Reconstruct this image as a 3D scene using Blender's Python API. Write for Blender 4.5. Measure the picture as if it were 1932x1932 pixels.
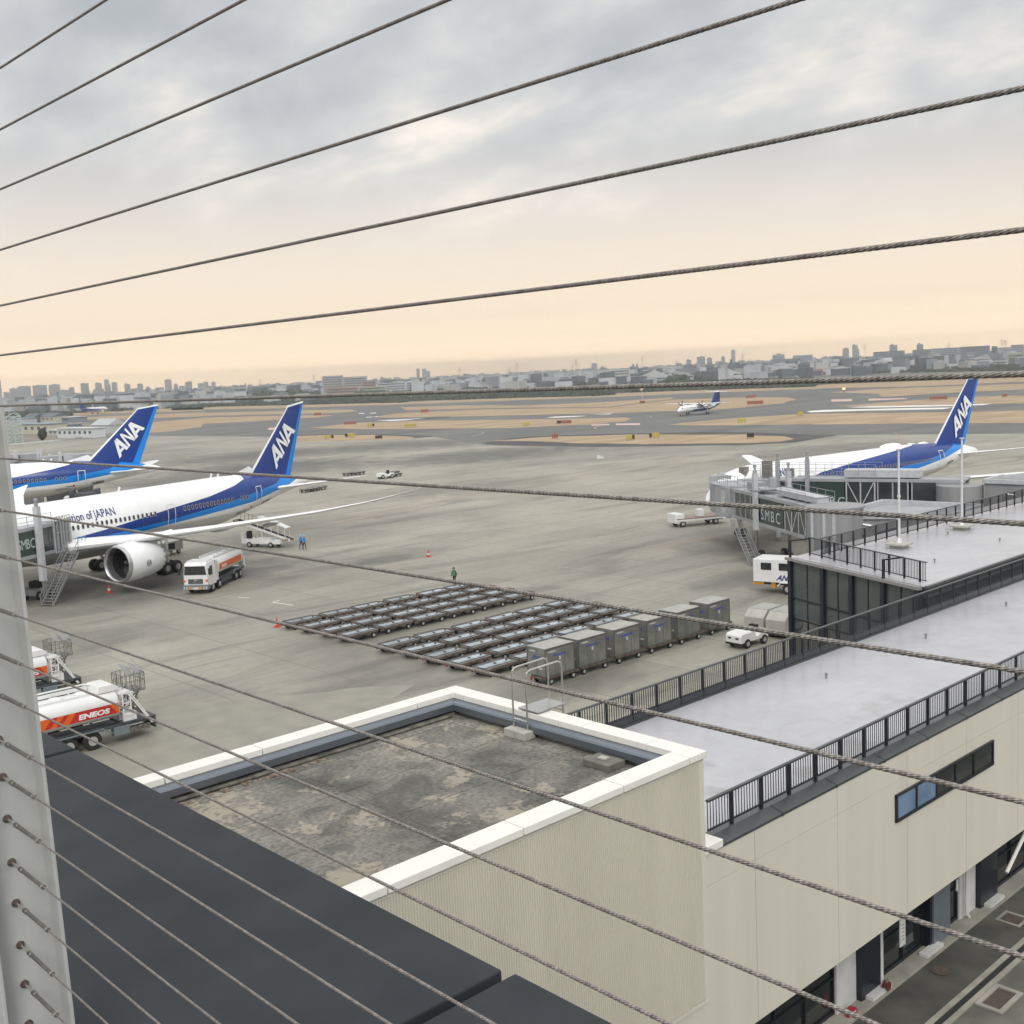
import bpy, math, random
from mathutils import Vector, Matrix
import numpy as np
D=bpy.data; SC=bpy.context.scene
for o in list(D.objects): D.objects.remove(o)
C=SC.collection
pi=math.pi; R=math.radians
# ------------------------------------------------------------------ camera
EYE=19.5; FPX=2142.2; PITCH=0.12232; ROLL=0.0477; PSI=0.82421
_f=np.array([math.cos(PSI)*math.cos(PITCH),math.sin(PSI)*math.cos(PITCH),-math.sin(PITCH)])
_r0=np.array([math.sin(PSI),-math.cos(PSI),0.]); _d0=np.cross(_f,_r0)
_rt=math.cos(ROLL)*_r0+math.sin(ROLL)*_d0; _dn=-math.sin(ROLL)*_r0+math.cos(ROLL)*_d0
cam=D.cameras.new('camera'); co=D.objects.new('camera',cam); C.objects.link(co)
co.matrix_world=Matrix(((_rt[0],-_dn[0],-_f[0],0),(_rt[1],-_dn[1],-_f[1],0),(_rt[2],-_dn[2],-_f[2],EYE),(0,0,0,1)))
cam.sensor_width=36; cam.sensor_fit='HORIZONTAL'; cam.lens=FPX/1932*36; cam.clip_start=.05; cam.clip_end=40000
SC.camera=co
def ray(x,y): return ((x-966)/FPX)*_rt+((y-966)/FPX)*_dn+_f
def at(x,y,z=0.):                       # where a photo point meets the level z
    v=ray(x,y); t=(z-EYE)/v[2]; return np.array([0,0,EYE])+t*v
def far(x,y,dist):                      # where a photo point lies at a horizontal distance
    v=ray(x,y); t=dist/math.hypot(v[0],v[1]); return np.array([0,0,EYE])+t*v
K=.6388889
def zz(o,s): return lambda x,y:((o[0]+x/s)*K,(o[1]+y/s)*K)
T0=zz((0,1060),3.22);T1=zz((600,1060),3.22);T2=zz((1200,1020),3.22);T3=zz((1800,1000),3.22);T4=zz((2400,1000),3.096)
# ------------------------------------------------------------------ world, sun, exposure
W=D.worlds.new('World'); SC.world=W; W.use_nodes=True
nt=W.node_tree; nt.nodes.clear(); N=nt.nodes.new; Lk=nt.links.new
def rampset(n,els):
    cr=n.color_ramp
    while len(cr.elements)>1: cr.elements.remove(cr.elements[-1])
    cr.elements[0].position=els[0][0]; cr.elements[0].color=(*els[0][1],1)
    for p,c in els[1:]:
        e=cr.elements.new(p); e.color=(*c,1)
SUN_EL=R(38); SUN_DIR=Vector((-.55,-.60,0)).normalized()   # where the sun stands, behind the cloud
sky=N('ShaderNodeTexSky'); sky.sky_type='NISHITA'; sky.sun_disc=False; sky.sun_elevation=SUN_EL
sky.sun_rotation=math.atan2(SUN_DIR.x,SUN_DIR.y); sky.air_density=1; sky.dust_density=3
bgs=N('ShaderNodeBackground'); bgs.inputs[1].default_value=.10; Lk(sky.outputs[0],bgs.inputs[0])
tc=N('ShaderNodeTexCoord'); sep=N('ShaderNodeSeparateXYZ'); Lk(tc.outputs['Generated'],sep.inputs[0])
def M(op,a,b=None,c=None):
    n=N('ShaderNodeMath'); n.operation=op
    for i,v in enumerate((a,b,c)):
        if v is None: continue
        if isinstance(v,(int,float)): n.inputs[i].default_value=v
        else: Lk(v,n.inputs[i])
    return n.outputs[0]
zc=M('MAXIMUM',sep.outputs[2],0.0); den=M('ADD',zc,.30)
cx=M('DIVIDE',sep.outputs[0],den); cy=M('DIVIDE',sep.outputs[1],den)
cmb=N('ShaderNodeCombineXYZ'); Lk(cx,cmb.inputs[0]); Lk(cy,cmb.inputs[1])
n1=N('ShaderNodeTexNoise'); n1.inputs['Scale'].default_value=2.6; n1.inputs['Detail'].default_value=7; n1.inputs['Roughness'].default_value=.56; n1.inputs['Distortion'].default_value=.15
mp=N('ShaderNodeMapping'); mp.inputs['Location'].default_value=(3.1,1.7,0); mp.inputs['Rotation'].default_value=(0,0,R(-38)); mp.inputs['Scale'].default_value=(1.5,1.0,1)
Lk(cmb.outputs[0],mp.inputs[0]); Lk(mp.outputs[0],n1.inputs['Vector'])
cl=N('ShaderNodeValToRGB'); rampset(cl,[(.32,(.46,.475,.49)),(.42,(.535,.545,.555)),(.50,(.61,.613,.61)),(.57,(.70,.69,.665)),(.64,(.84,.79,.73)),(.72,(1.02,.94,.83))]); Lk(n1.outputs[0],cl.inputs[0])
lowr=N('ShaderNodeValToRGB'); rampset(lowr,[(0.,(3.9,2.8,1.7)),(.012,(3.6,2.6,1.55)),(.02,(2.3,1.72,1.12)),(.03,(1.62,1.26,.88)),(.05,(1.22,.985,.72)),(.08,(1.08,.90,.70)),(.12,(1.0,.86,.71)),(.2,(.86,.80,.73)),(.3,(.74,.73,.72))]); Lk(zc,lowr.inputs[0])
lm=N('ShaderNodeMapRange'); lm.interpolation_type='SMOOTHSTEP'; Lk(zc,lm.inputs[0]); lm.inputs[1].default_value=.06; lm.inputs[2].default_value=.235; lm.inputs[3].default_value=0.05; lm.inputs[4].default_value=1.
nz=M('MULTIPLY_ADD',n1.outputs[0],.09,-.045); 
zj=M('ADD',zc,nz); Lk(zj,lm.inputs[0])
dt_=N('ShaderNodeVectorMath'); dt_.operation='DOT_PRODUCT'; Lk(tc.outputs['Generated'],dt_.inputs[0]); dt_.inputs[1].default_value=(math.cos(PSI-.15),math.sin(PSI-.15),0)
dm=N('ShaderNodeMapRange'); dm.interpolation_type='SMOOTHSTEP'; Lk(dt_.outputs['Value'],dm.inputs[0]); dm.inputs[1].default_value=-.1; dm.inputs[2].default_value=.75
lx=N('ShaderNodeMix'); lx.data_type='RGBA'; Lk(dm.outputs[0],lx.inputs[0]); lx.inputs[6].default_value=(.90,.91,.93,1); Lk(lowr.outputs[0],lx.inputs[7])
mx=N('ShaderNodeMix'); mx.data_type='RGBA'; Lk(lm.outputs[0],mx.inputs[0]); Lk(lx.outputs[2],mx.inputs[6]); Lk(cl.outputs[0],mx.inputs[7])
zen=N('ShaderNodeMapRange'); Lk(zc,zen.inputs[0]); zen.inputs[1].default_value=.30; zen.inputs[2].default_value=.75; zen.inputs[3].default_value=1.0; zen.inputs[4].default_value=2.1
bgc=N('ShaderNodeBackground'); Lk(mx.outputs[2],bgc.inputs[0]); Lk(zen.outputs[0],bgc.inputs[1])
ms=N('ShaderNodeMixShader'); ms.inputs[0].default_value=.90; Lk(bgs.outputs[0],ms.inputs[1]); Lk(bgc.outputs[0],ms.inputs[2])
wo=N('ShaderNodeOutputWorld'); Lk(ms.outputs[0],wo.inputs[0])
sl=D.lights.new('sun','SUN'); sl.energy=1.5; sl.angle=R(22); sl.color=(1,.975,.94)
so=D.objects.new('sun',sl); C.objects.link(so)
sd=Vector((SUN_DIR.x*math.cos(SUN_EL),SUN_DIR.y*math.cos(SUN_EL),math.sin(SUN_EL)))
so.rotation_euler=sd.to_track_quat('Z','Y').to_euler(); so.location=(0,-20,80)
SC.view_settings.view_transform='Standard'; SC.view_settings.look='None'; SC.view_settings.gamma=1; SC.view_settings.exposure=.15
SC.view_settings.use_curve_mapping=False
SC.render.engine='CYCLES'; SC.cycles.volume_bounces=0; SC.cycles.max_bounces=8; SC.cycles.transparent_max_bounces=12
# ------------------------------------------------------------------ helpers
def hx(h): 
    v=[int(h[i:i+2],16)/255 for i in (0,2,4)]
    return tuple(x/12.92 if x<=.04045 else ((x+.055)/1.055)**2.4 for x in v)
_m={}
def mat(name,col,rough=.6,metal=0.,var=.08,scale=2.,bump=0.,spec=.5,emit=None,c2=None,stretch=(1,1,1),alpha=1.,world=False,detail=6,lo=.35,hi=.65,rnd=0.):
    if name in _m: return _m[name]
    m=D.materials.new(name); _m[name]=m; m.use_nodes=True; t=m.node_tree; b=t.nodes['Principled BSDF']
    b.inputs['Roughness'].default_value=rough; b.inputs['Metallic'].default_value=metal; b.inputs['Specular IOR Level'].default_value=spec
    if emit: b.inputs['Emission Color'].default_value=(*emit[:3],1); b.inputs['Emission Strength'].default_value=emit[3]
    if alpha<1: b.inputs['Alpha'].default_value=alpha
    n=t.nodes.new('ShaderNodeTexNoise'); n.inputs['Scale'].default_value=scale; n.inputs['Detail'].default_value=detail
    mpn=t.nodes.new('ShaderNodeMapping'); mpn.inputs['Scale'].default_value=stretch
    if world:
        g=t.nodes.new('ShaderNodeNewGeometry'); t.links.new(g.outputs['Position'],mpn.inputs[0])
    else:
        g=t.nodes.new('ShaderNodeTexCoord'); t.links.new(g.outputs['Object'],mpn.inputs[0])
    t.links.new(mpn.outputs[0],n.inputs['Vector'])
    r=t.nodes.new('ShaderNodeValToRGB'); 
    a=tuple(max(0,x*(1-var)) for x in col) if c2 is None else col
    bb=tuple(min(1,x*(1+var)) for x in col) if c2 is None else c2
    rampset(r,[(lo,a),(hi,bb)]); t.links.new(n.outputs[0],r.inputs[0]); t.links.new(r.outputs[0],b.inputs['Base Color'])
    if rnd:
        oi=t.nodes.new('ShaderNodeObjectInfo'); mr=t.nodes.new('ShaderNodeMapRange'); t.links.new(oi.outputs['Random'],mr.inputs[0]); mr.inputs[3].default_value=1-rnd; mr.inputs[4].default_value=1+rnd
        mm=t.nodes.new('ShaderNodeMix'); mm.data_type='RGBA'; mm.blend_type='MULTIPLY'; mm.inputs[0].default_value=1; t.links.new(r.outputs[0],mm.inputs[6]); t.links.new(mr.outputs[0],mm.inputs[7]); t.links.new(mm.outputs[2],b.inputs['Base Color'])
    if bump:
        bp=t.nodes.new('ShaderNodeBump'); bp.inputs['Strength'].default_value=bump; bp.inputs['Distance'].default_value=.05
        t.links.new(n.outputs[0],bp.inputs['Height']); t.links.new(bp.outputs[0],b.inputs['Normal'])
    return m
class MB:
    def __init__(s): s.v=[];s.f=[];s.mi=[];s.m=0
    def add(s,vs,fs):
        o=len(s.v); s.v+= [tuple(map(float,p)) for p in vs]; s.f+=[tuple(i+o for i in f) for f in fs]; s.mi+=[s.m]*len(fs); return s
    def box(s,x0,x1,y0,y1,z0,z1):
        return s.add([(x0,y0,z0),(x1,y0,z0),(x1,y1,z0),(x0,y1,z0),(x0,y0,z1),(x1,y0,z1),(x1,y1,z1),(x0,y1,z1)],
          [(0,3,2,1),(4,5,6,7),(0,1,5,4),(1,2,6,5),(2,3,7,6),(3,0,4,7)])
    def bar(s,a,b,w,h=None,up=(0,0,1)):             # box beam from a to b
        h=h or w; a=Vector(a);b=Vector(b);d=(b-a).normalized();u=Vector(up)
        if abs(d.dot(u))>.98: u=Vector((1,0,0))
        sx=d.cross(u).normalized(); u=sx.cross(d).normalized()
        vs=[p+sx*i*w/2+u*j*h/2 for p in (a,b) for i,j in ((-1,-1),(1,-1),(1,1),(-1,1))]
        return s.add(vs,[(0,1,2,3),(7,6,5,4),(0,4,5,1),(1,5,6,2),(2,6,7,3),(3,7,4,0)])
    def tube(s,a,b,r,r2=None,n=10,cap=True):
        r2=r if r2 is None else r2; a=Vector(a);b=Vector(b);d=(b-a).normalized();u=Vector((0,0,1))
        if abs(d.dot(u))>.98: u=Vector((1,0,0))
        sx=d.cross(u).normalized(); u=sx.cross(d)
        vs=[p+(sx*math.cos(2*pi*i/n)+u*math.sin(2*pi*i/n))*q for p,q in ((a,r),(b,r2)) for i in range(n)]
        fs=[(i,(i+1)%n,n+(i+1)%n,n+i) for i in range(n)]
        if cap: fs+=[tuple(range(n-1,-1,-1)),tuple(range(n,2*n))]
        return s.add(vs,fs)
    def path(s,pts,r,n=8):
        for a,b in zip(pts,pts[1:]): s.tube(a,b,r,n=n)
        return s
    def prism(s,poly,y0,y1,ax='y'):                 # polygon of (a,b) pairs pushed along an axis
        n=len(poly)
        def P(a,b,t): return (a,t,b) if ax=='y' else ((t,a,b) if ax=='x' else (a,b,t))
        vs=[P(a,b,y0) for a,b in poly]+[P(a,b,y1) for a,b in poly]
        return s.add(vs,[tuple(range(n)),tuple(range(2*n-1,n-1,-1))]+[(i,n+i,n+(i+1)%n,(i+1)%n) for i in range(n)])
    def loft(s,rings,cap=True,closed=True):
        n=len(rings[0]); vs=[p for r in rings for p in r]; fs=[]
        for k in range(len(rings)-1):
            for i in range(n if closed else n-1): fs.append((k*n+i,k*n+(i+1)%n,(k+1)*n+(i+1)%n,(k+1)*n+i))
        if cap: fs+=[tuple(range(n-1,-1,-1)),tuple(range((len(rings)-1)*n,len(rings)*n))]
        return s.add(vs,fs)
    def lathe(s,prof,c=(0,0,0),ax='x',n=24,cap=False):
        rings=[]
        for t,r in prof:
            if ax=='x': rings.append([(c[0]+t,c[1]+r*math.cos(2*pi*i/n),c[2]+r*math.sin(2*pi*i/n)) for i in range(n)])
            elif ax=='y': rings.append([(c[0]+r*math.cos(2*pi*i/n),c[1]+t,c[2]+r*math.sin(2*pi*i/n)) for i in range(n)])
            else: rings.append([(c[0]+r*math.cos(2*pi*i/n),c[1]+r*math.sin(2*pi*i/n),c[2]+t) for i in range(n)])
        return s.loft(rings,cap)
    def mesh(s,name,mats,smooth=False,fixn=True):
        me=D.meshes.new(name); me.from_pydata(s.v,[],s.f)
        for m in (mats if isinstance(mats,(list,tuple)) else [mats]): me.materials.append(m)
        me.polygons.foreach_set('material_index',s.mi)
        if fixn:
            import bmesh
            bm=bmesh.new(); bm.from_mesh(me); bmesh.ops.recalc_face_normals(bm,faces=bm.faces); bm.to_mesh(me); bm.free()
        if smooth:
            me.polygons.foreach_set('use_smooth',[True]*len(me.polygons))
            me.set_sharp_from_angle(angle=R(38))
        me.update(); return me
    def build(s,name,mats,parent=None,smooth=False,loc=None,rz=0,fixn=True):
        o=D.objects.new(name,s.mesh(name,mats,smooth,fixn)); C.objects.link(o)
        if parent: o.parent=parent
        if loc is not None: o.location=loc
        o.rotation_euler[2]=rz; return o
def bevel(o,w=.02,seg=2):
    b=o.modifiers.new('bevel','BEVEL'); b.width=w; b.segments=seg; b.limit_method='ANGLE'; return o
def tag(o,label=None,cat=None,group=None,kind=None):
    if label: o['label']=label
    if cat: o['category']=cat
    if group: o['group']=group
    if kind: o['kind']=kind
    return o
def thing(name,label,cat,loc=(0,0,0),rz=0,group=None):
    o=D.objects.new(name,None); C.objects.link(o); o.location=loc; o.rotation_euler[2]=rz; o.empty_display_size=.3
    return tag(o,label,cat,group)
def copy_tree(o,parent=None):
    kids=list(o.children); c=o.copy(); C.objects.link(c)
    if parent: c.parent=parent
    for k in kids: copy_tree(k,c)
    return c
_tx={}
def textmesh(s,bold=0.,shear=0.):
    key=(s,bold,shear)
    if key in _tx: return _tx[key]
    cu=D.curves.new('t','FONT'); cu.body=s; cu.size=1; cu.offset=bold; cu.shear=shear; cu.resolution_u=3
    ob=D.objects.new('t',cu); C.objects.link(ob); dg=bpy.context.evaluated_depsgraph_get()
    me=D.meshes.new_from_object(ob.evaluated_get(dg)); vs=[tuple(v.co) for v in me.vertices]; fs=[tuple(p.vertices) for p in me.polygons]
    D.objects.remove(ob); D.meshes.remove(me)
    x0=min(v[0] for v in vs); x1=max(v[0] for v in vs)
    _tx[key]=([((v[0]-x0),v[1]) for v in vs],fs,x1-x0); return _tx[key]
def lettering(mb,s,fn,bold=0.,shear=0.):            # fn maps (u in text heights, v) to a point
    vs,fs,w=textmesh(s,bold,shear); mb.add([fn(u,v) for u,v in vs],fs); return w
# ------------------------------------------------------------------ ground, airfield, apron
def struct(o): return tag(o,kind='structure')
def sheet(name,polys,z,m,thick=0):
    mb=MB()
    for p in polys: mb.add([(q[0],q[1],z) for q in p],[tuple(range(len(p)))])
    o=mb.build(name,m,fixn=False)
    for pg in o.data.polygons:
        pass
    # every face looks up
    import bmesh
    bm=bmesh.new(); bm.from_mesh(o.data)
    for f in bm.faces:
        if f.normal.z<0: f.normal_flip()
    bmesh.ops.triangulate(bm,faces=bm.faces); bm.to_mesh(o.data); bm.free()
    return struct(o)
m_city=mat('city_ground',(.16,.155,.14),.95,var=.25,scale=.004,world=True)
mb=MB(); n=64; mb.add([(15000*math.cos(2*pi*i/n),15000*math.sin(2*pi*i/n),-.10) for i in range(n)],[tuple(range(n))]); struct(mb.build('ground',m_city))
m_tar=mat('taxiway_asphalt',(.085,.088,.088),.72,c2=(.15,.15,.143),scale=.03,stretch=(.35,2.2,1),world=True,lo=.3,hi=.7)
R3_=zz((1400,900),2.415); R4_=zz((2224,900),2.415)
m_grass=mat('dry_grass',(.28,.20,.125),.95,c2=(.42,.315,.205),scale=.07,stretch=(.5,2.,1),world=True,bump=.3,detail=9,lo=.3,hi=.68)
def G(pts): return [at(*p)[:2] for p in pts]
far_edge=[T1(-1000,455),T1(-300,470),T1(0,452),T1(1932,405),T2(600,512),T2(1932,460),T3(1932,432),T4(1932,345),T4(3800,240)]
low=[(-900,870),(0,838),(270,822),(383,823),(502,824),(556,834),(767,828),(816,824),(894,836),(921,840),(1133,843.6),(1405,839.6),(1500,835),(1580,821),(1932,818),(2900,800)]
sheet('taxiway',[G(far_edge)[::1]+G(low)[::-1]],-.05,m_tar)
def both(a,b): return a+b[::-1]
GR=[
 both([T1(500,745),T1(640,738),T1(880,733),T1(1200,722),T1(1600,722),T1(1900,735),T2(75,876)],[T1(620,772),T1(900,787),T1(1300,785),T1(1700,775),T2(50,888)]),
 [(921+0*i,832) for i in range(1)]+[((1400+x/2.415)*K,(900+y/2.415)*K) for x,y in [(330,955),(450,946),(600,940),(1100,925),(1932,925)]]+[((2224+x/2.415)*K,(900+y/2.415)*K) for x,y in [(0,930),(200,938),(300,955),(200,972),(0,985)]]+[((1400+x/2.415)*K,(900+y/2.415)*K) for x,y in [(1932,985),(1200,992),(700,988),(450,972)]],
 both([T1(1000,650),T1(1110,648),T1(1400,610),T1(1932,591),T2(1000,705),T2(1932,690),T3(0,749),T3(160,750),T3(230,765)],[T1(1110,660),T1(1500,669),T1(1932,666),T2(1000,785),T2(1400,767),T2(1800,748),T3(0,770+28),T3(100,790)]),
 both([T3(580,815),T3(900,780),T3(1400,740),T3(1932,713),T4(1300,672),T4(1932,655),T4(2600,640)],[T3(700,826),T3(1300,822),T3(1932,815),T4(0,787),T4(1000,776),T4(1932,770),T4(2600,760)]),
 both([T1(1640,550),T1(1750,530),T2(0,640),T2(740,608),T2(1932,592),T3(600,580),T3(1200,560),T3(1700,556),T3(1785,578)],[T1(1700,556),T1(1932,556),T2(1000,665),T2(1500,652),T2(1932,645),T3(400,692),T3(900,682),T3(1250,655),T3(1620,618)]),
 both([T1(1880,455),T2(0,588),T2(500,570),T2(1100,572),T2(1932,536),T3(600,558)],[T1(1900,466),T2(0,616),T2(500,604),T2(1000,592),T2(1932,584),T3(600,572)]),
 both([T1(-300,470),T1(0,455),T1(700,445),T1(1932,410),T2(600,515),T2(1932,463),T3(1932,438),T4(1932,350),T4(2600,310)],[T1(-300,488),T1(0,480),T1(700,470),T1(1932,430),T2(1000,522),T2(1932,490),T3(1932,475),T4(1000,435),T4(1932,393),T4(2600,360)]),
 both([T4(150,490),T4(700,455),T4(1400,430),T4(1932,413),T4(2600,390)],[T4(600,503),T4(650,533),T4(1300,492),T4(1932,463),T4(2600,440)]),
 both([T4(250,616),T4(700,580),T4(1300,535),T4(1932,518),T4(2600,500)],[T4(400,620),T4(900,610),T4(1300,600),T4(1932,590),T4(2600,580)]),
 both([T0(640,540),T0(690,515),T0(1020,490),T0(1932,458)],[T0(650,545),T0(720,541),T0(1020,522),T0(1932,492)]),
 both([T0(690,560),T0(1000,545),T0(1932,508),T1(0,514),T1(900,489),T1(1400,480),T1(1465,495)],[T0(700,580),T0(1300,568),T0(1932,545),T1(0,541),T1(900,522),T1(1200,515),T1(1400,505)]),
 both([T0(1250,650),T0(1450,600),T0(1932,560),T1(0,557),T1(700,541),T1(1240,532)],[T0(1380,705),T0(1600,692),T0(1932,645),T1(0,616),T1(500,592),T1(800,570),T1(1100,555)]),
]
def rough_edge(P,step=9.,amp=1.1,seed=1):
    rd=random.Random(seed); out=[]
    for a,b_ in zip(P,P[1:]+P[:1]):
        L=math.hypot(b_[0]-a[0],b_[1]-a[1]); n=max(1,min(60,int(L/step)))
        for k in range(n): out.append((a[0]+(b_[0]-a[0])*k/n+rd.uniform(-amp,amp),a[1]+(b_[1]-a[1])*k/n+rd.uniform(-amp,amp)))
    return out
sheet('airfield_grass',[rough_edge([tuple(q) for q in G(g)],seed=i) for i,g in enumerate(GR)],-.02,m_grass)
# painted sky reflections of the wet pavement, and threshold marks
SH=[both([T1(150,790),T1(400,765),T1(640,736),T1(880,724),T1(1200,712),T1(1600,712),T1(1932,722),T2(250,858)],[T1(250,803),T1(620,796),T1(900,805),T1(1300,802),T1(1700,792),T2(60,902),T2(200,882)]),
 both([R3_(60,985),R3_(250,950),R3_(450,935),R3_(1100,915),R3_(1932,905),R4_(200,918),R4_(400,925),R4_(620,925)],[R3_(180,1003),R3_(450,1008),R3_(1200,1012),R3_(1932,1004),R4_(200,992),R4_(480,955)])]
sheet('dark_shoulders',[G(g) for g in SH],-.035,mat('dark_asphalt',(.045,.047,.048),.8,c2=(.075,.076,.074),scale=.05,stretch=(.5,2,1),world=True))
m_white=mat('runway_paint_and_wet_sheen',(.72,.70,.66),.6,var=.08,scale=.05,world=True); m_pink=mat('faded_red_paint',(.55,.40,.36),.7,world=True)
def quadpx(a,b,h,t=0.): # thin strip between two photo points, h px high, pointed by t
    return G([(a[0],a[1]),(b[0],b[1]),(b[0],b[1]+h*(1-t)),(a[0],a[1]+h)])
sheet('painted_wet_sheen_strips',[  # sky sheen on wet pavement, put into the colour as white strips
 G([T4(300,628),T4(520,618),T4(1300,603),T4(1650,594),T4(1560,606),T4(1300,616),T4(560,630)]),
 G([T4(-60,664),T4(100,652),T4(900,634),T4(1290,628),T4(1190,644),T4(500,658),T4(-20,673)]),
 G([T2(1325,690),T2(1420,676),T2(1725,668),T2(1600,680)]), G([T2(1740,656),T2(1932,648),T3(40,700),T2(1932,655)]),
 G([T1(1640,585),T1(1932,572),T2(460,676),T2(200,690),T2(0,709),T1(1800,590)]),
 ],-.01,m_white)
sheet('faded_markings',[quadpx(T4(170,556),T4(360,552),4),quadpx(T4(510,548),T4(860,544),4,.6),quadpx(T3(60,806),T3(290,804),3.4),quadpx(T2(1760,752),T2(1932,745),2.4),quadpx(T1(620,655),T1(700,652),4)],-.012,m_pink)
for_marks=[]
for x,y in ((1480,516),(1590,512),(1550,552),(1580,548),(1610,546)): for_marks.append(G([T1(x,y),T1(x+55,y-2),T1(x+52,y+4),T1(x-3,y+6)]))
sheet('threshold_marks',for_marks,-.011,m_white)
# apron concrete
m=D.materials.new('apron_concrete'); m.use_nodes=True; t=m.node_tree; b=t.nodes['Principled BSDF']; b.inputs['Roughness'].default_value=.62; b.inputs['Specular IOR Level'].default_value=.35
def node(k): return t.nodes.new(k)
def lk(a,c): t.links.new(a,c)
g=node('ShaderNodeNewGeometry')
def noise(scale,st,det=5,dist=0.,loc=(0,0,0)):
    mpn=node('ShaderNodeMapping'); mpn.inputs['Scale'].default_value=st; mpn.inputs['Location'].default_value=loc; lk(g.outputs['Position'],mpn.inputs[0]); nn=node('ShaderNodeTexNoise'); nn.inputs['Scale'].default_value=scale; nn.inputs['Detail'].default_value=det; nn.inputs['Distortion'].default_value=dist; lk(mpn.outputs[0],nn.inputs['Vector']); return nn.outputs[0]
def ramp(v,els): r=node('ShaderNodeValToRGB'); rampset(r,els); lk(v,r.inputs[0]); return r.outputs[0]
def mixc(f,a,c,mode='MIX'):
    x=node('ShaderNodeMix'); x.data_type='RGBA'; x.blend_type=mode
    for i,v in ((0,f),(6,a),(7,c)):
        if isinstance(v,(int,float)): x.inputs[i].default_value=v
        elif isinstance(v,tuple): x.inputs[i].default_value=(*v,1)
        else: lk(v,x.inputs[i])
    return x.outputs[2]
base=ramp(noise(.05,(1,1,1),6),[(.3,(.268,.253,.214)),(.5,(.308,.291,.246)),(.7,(.348,.329,.277))])
fine=ramp(noise(1.3,(1,1,1),8),[(.3,(.90,.90,.90)),(.7,(1.05,1.05,1.05))])
col=mixc(1.,base,fine,'MULTIPLY')
streak=ramp(noise(.075,(.5,1.7,1),8,1.6),[(.32,(.66,.66,.67)),(.44,(.93,.93,.93)),(.60,(1.,1.,1.))])
streak2=ramp(noise(.013,(.8,1.6,1),4,.6,(5,3,0)),[(.36,(.82,.82,.83)),(.5,(1.,1.,1.)),(.72,(1.06,1.05,1.02))])
tyre=ramp(noise(.5,(.22,2.4,1),7,2.),[(.30,(.80,.80,.80)),(.42,(1,1,1)),(.8,(1.04,1.04,1.03))])
for s_ in (streak,streak2,tyre): col=mixc(1.,col,s_,'MULTIPLY')
sp=node('ShaderNodeSeparateXYZ'); lk(g.outputs['Position'],sp.inputs[0])
def mth(op,a,bb=None):
    x=node('ShaderNodeMath'); x.operation=op
    for i,v in enumerate((a,bb)):
        if v is None: continue
        if isinstance(v,(int,float)): x.inputs[i].default_value=v
        else: lk(v,x.inputs[i])
    return x.outputs[0]
jj=None
for o_,p_,f_ in ((0,7.5,0),(1,6.0,2.)):
    fr=mth('FRACT',mth('DIVIDE',mth('ADD',sp.outputs[o_],f_+3000),p_)); e=mth('LESS_THAN',mth('ABSOLUTE',mth('SUBTRACT',fr,.5)),.0065)
    jj=e if jj is None else mth('MAXIMUM',jj,e)
cbs=node('ShaderNodeCombineXYZ')
for o_,p_,f_ in ((0,7.5,0),(1,6.0,2.)): lk(mth('FLOOR',mth('ADD',mth('DIVIDE',mth('ADD',sp.outputs[o_],f_+3000),p_),.5)),cbs.inputs[o_])
wn=node('ShaderNodeTexWhiteNoise'); lk(cbs.outputs[0],wn.inputs['Vector']); col=mixc(1.,col,ramp(wn.outputs['Value'],[(0,(.93,.93,.93)),(1,(1.05,1.05,1.04))]),'MULTIPLY')
col=mixc(mth('MULTIPLY',jj,.65),col,(.12,.12,.11))
# oil and rubber stains of their own shape where aircraft and carts stand
def blot(cx,cy,rx,ry,k):
    dx=mth('DIVIDE',mth('SUBTRACT',sp.outputs[0],cx),rx); dy=mth('DIVIDE',mth('SUBTRACT',sp.outputs[1],cy),ry)
    q=mth('ADD',mth('MULTIPLY',dx,dx),mth('MULTIPLY',dy,dy)); nn=noise(.25,(1,1,1),6)
    q=mth('ADD',q,mth('MULTIPLY',mth('SUBTRACT',nn,.5),2.2)); mr=node('ShaderNodeMapRange'); lk(q,mr.inputs[0]); mr.inputs[1].default_value=.1; mr.inputs[2].default_value=1.3; mr.inputs[3].default_value=k; mr.inputs[4].default_value=0
    return mr.outputs[0]
for a in ((50,110,17,9,.8),(84,60,7,3.2,.65),(57,66,16,13,.32),(33,88,9,5,.45),(42,101,7,3,.5),(72,99,5,2,.5),(100,72,9,5,.6),(29,66,8,4,.35),(52,71,9,1.6,.35),(140,235,26,24,.85),(182,205,34,20,.8),(112,215,16,26,.75),(240,190,40,16,.6),(165,275,34,22,.8),(100,268,18,30,.6),(205,260,26,26,.7),(205,130,30,14,.55),(128,150,22,12,.4),(47,49,6,3,.45),(75,100,8,4,.45)): col=mixc(blot(*a),col,(.075,.074,.07))
lk(col,b.inputs['Base Color']); m_apron=m
sheet('apron',[G(low)+[(520,-330),(-220,-330),(-260,560)]],0.,m_apron)
m_patch=mat('apron_patch',(.215,.206,.172),.65,c2=(.265,.252,.208),scale=.6,world=True,bump=.1)
Q=lambda x,y:((400+x/1.932)*K,(2000+y/1.932)*K)
sheet('concrete_patch',[G([Q(-200,230),Q(90,168),Q(1060,88),Q(1250,60),Q(1600,40)])+[(23,47),(23,25),(6,25),(6,60)]],.006,m_patch)
def stripe(name,paths,w,m,z=.012):
    polys=[]
    for p in paths:
        q=[np.array(at(*a)[:2]) for a in p]
        for a,c_ in zip(q,q[1:]):
            d=(c_-a)/np.linalg.norm(c_-a); nn=np.array([-d[1],d[0]])*w/2
            polys.append([a-nn,c_-nn,c_+nn,a+nn])
    return sheet(name,polys,z,m)
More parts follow.
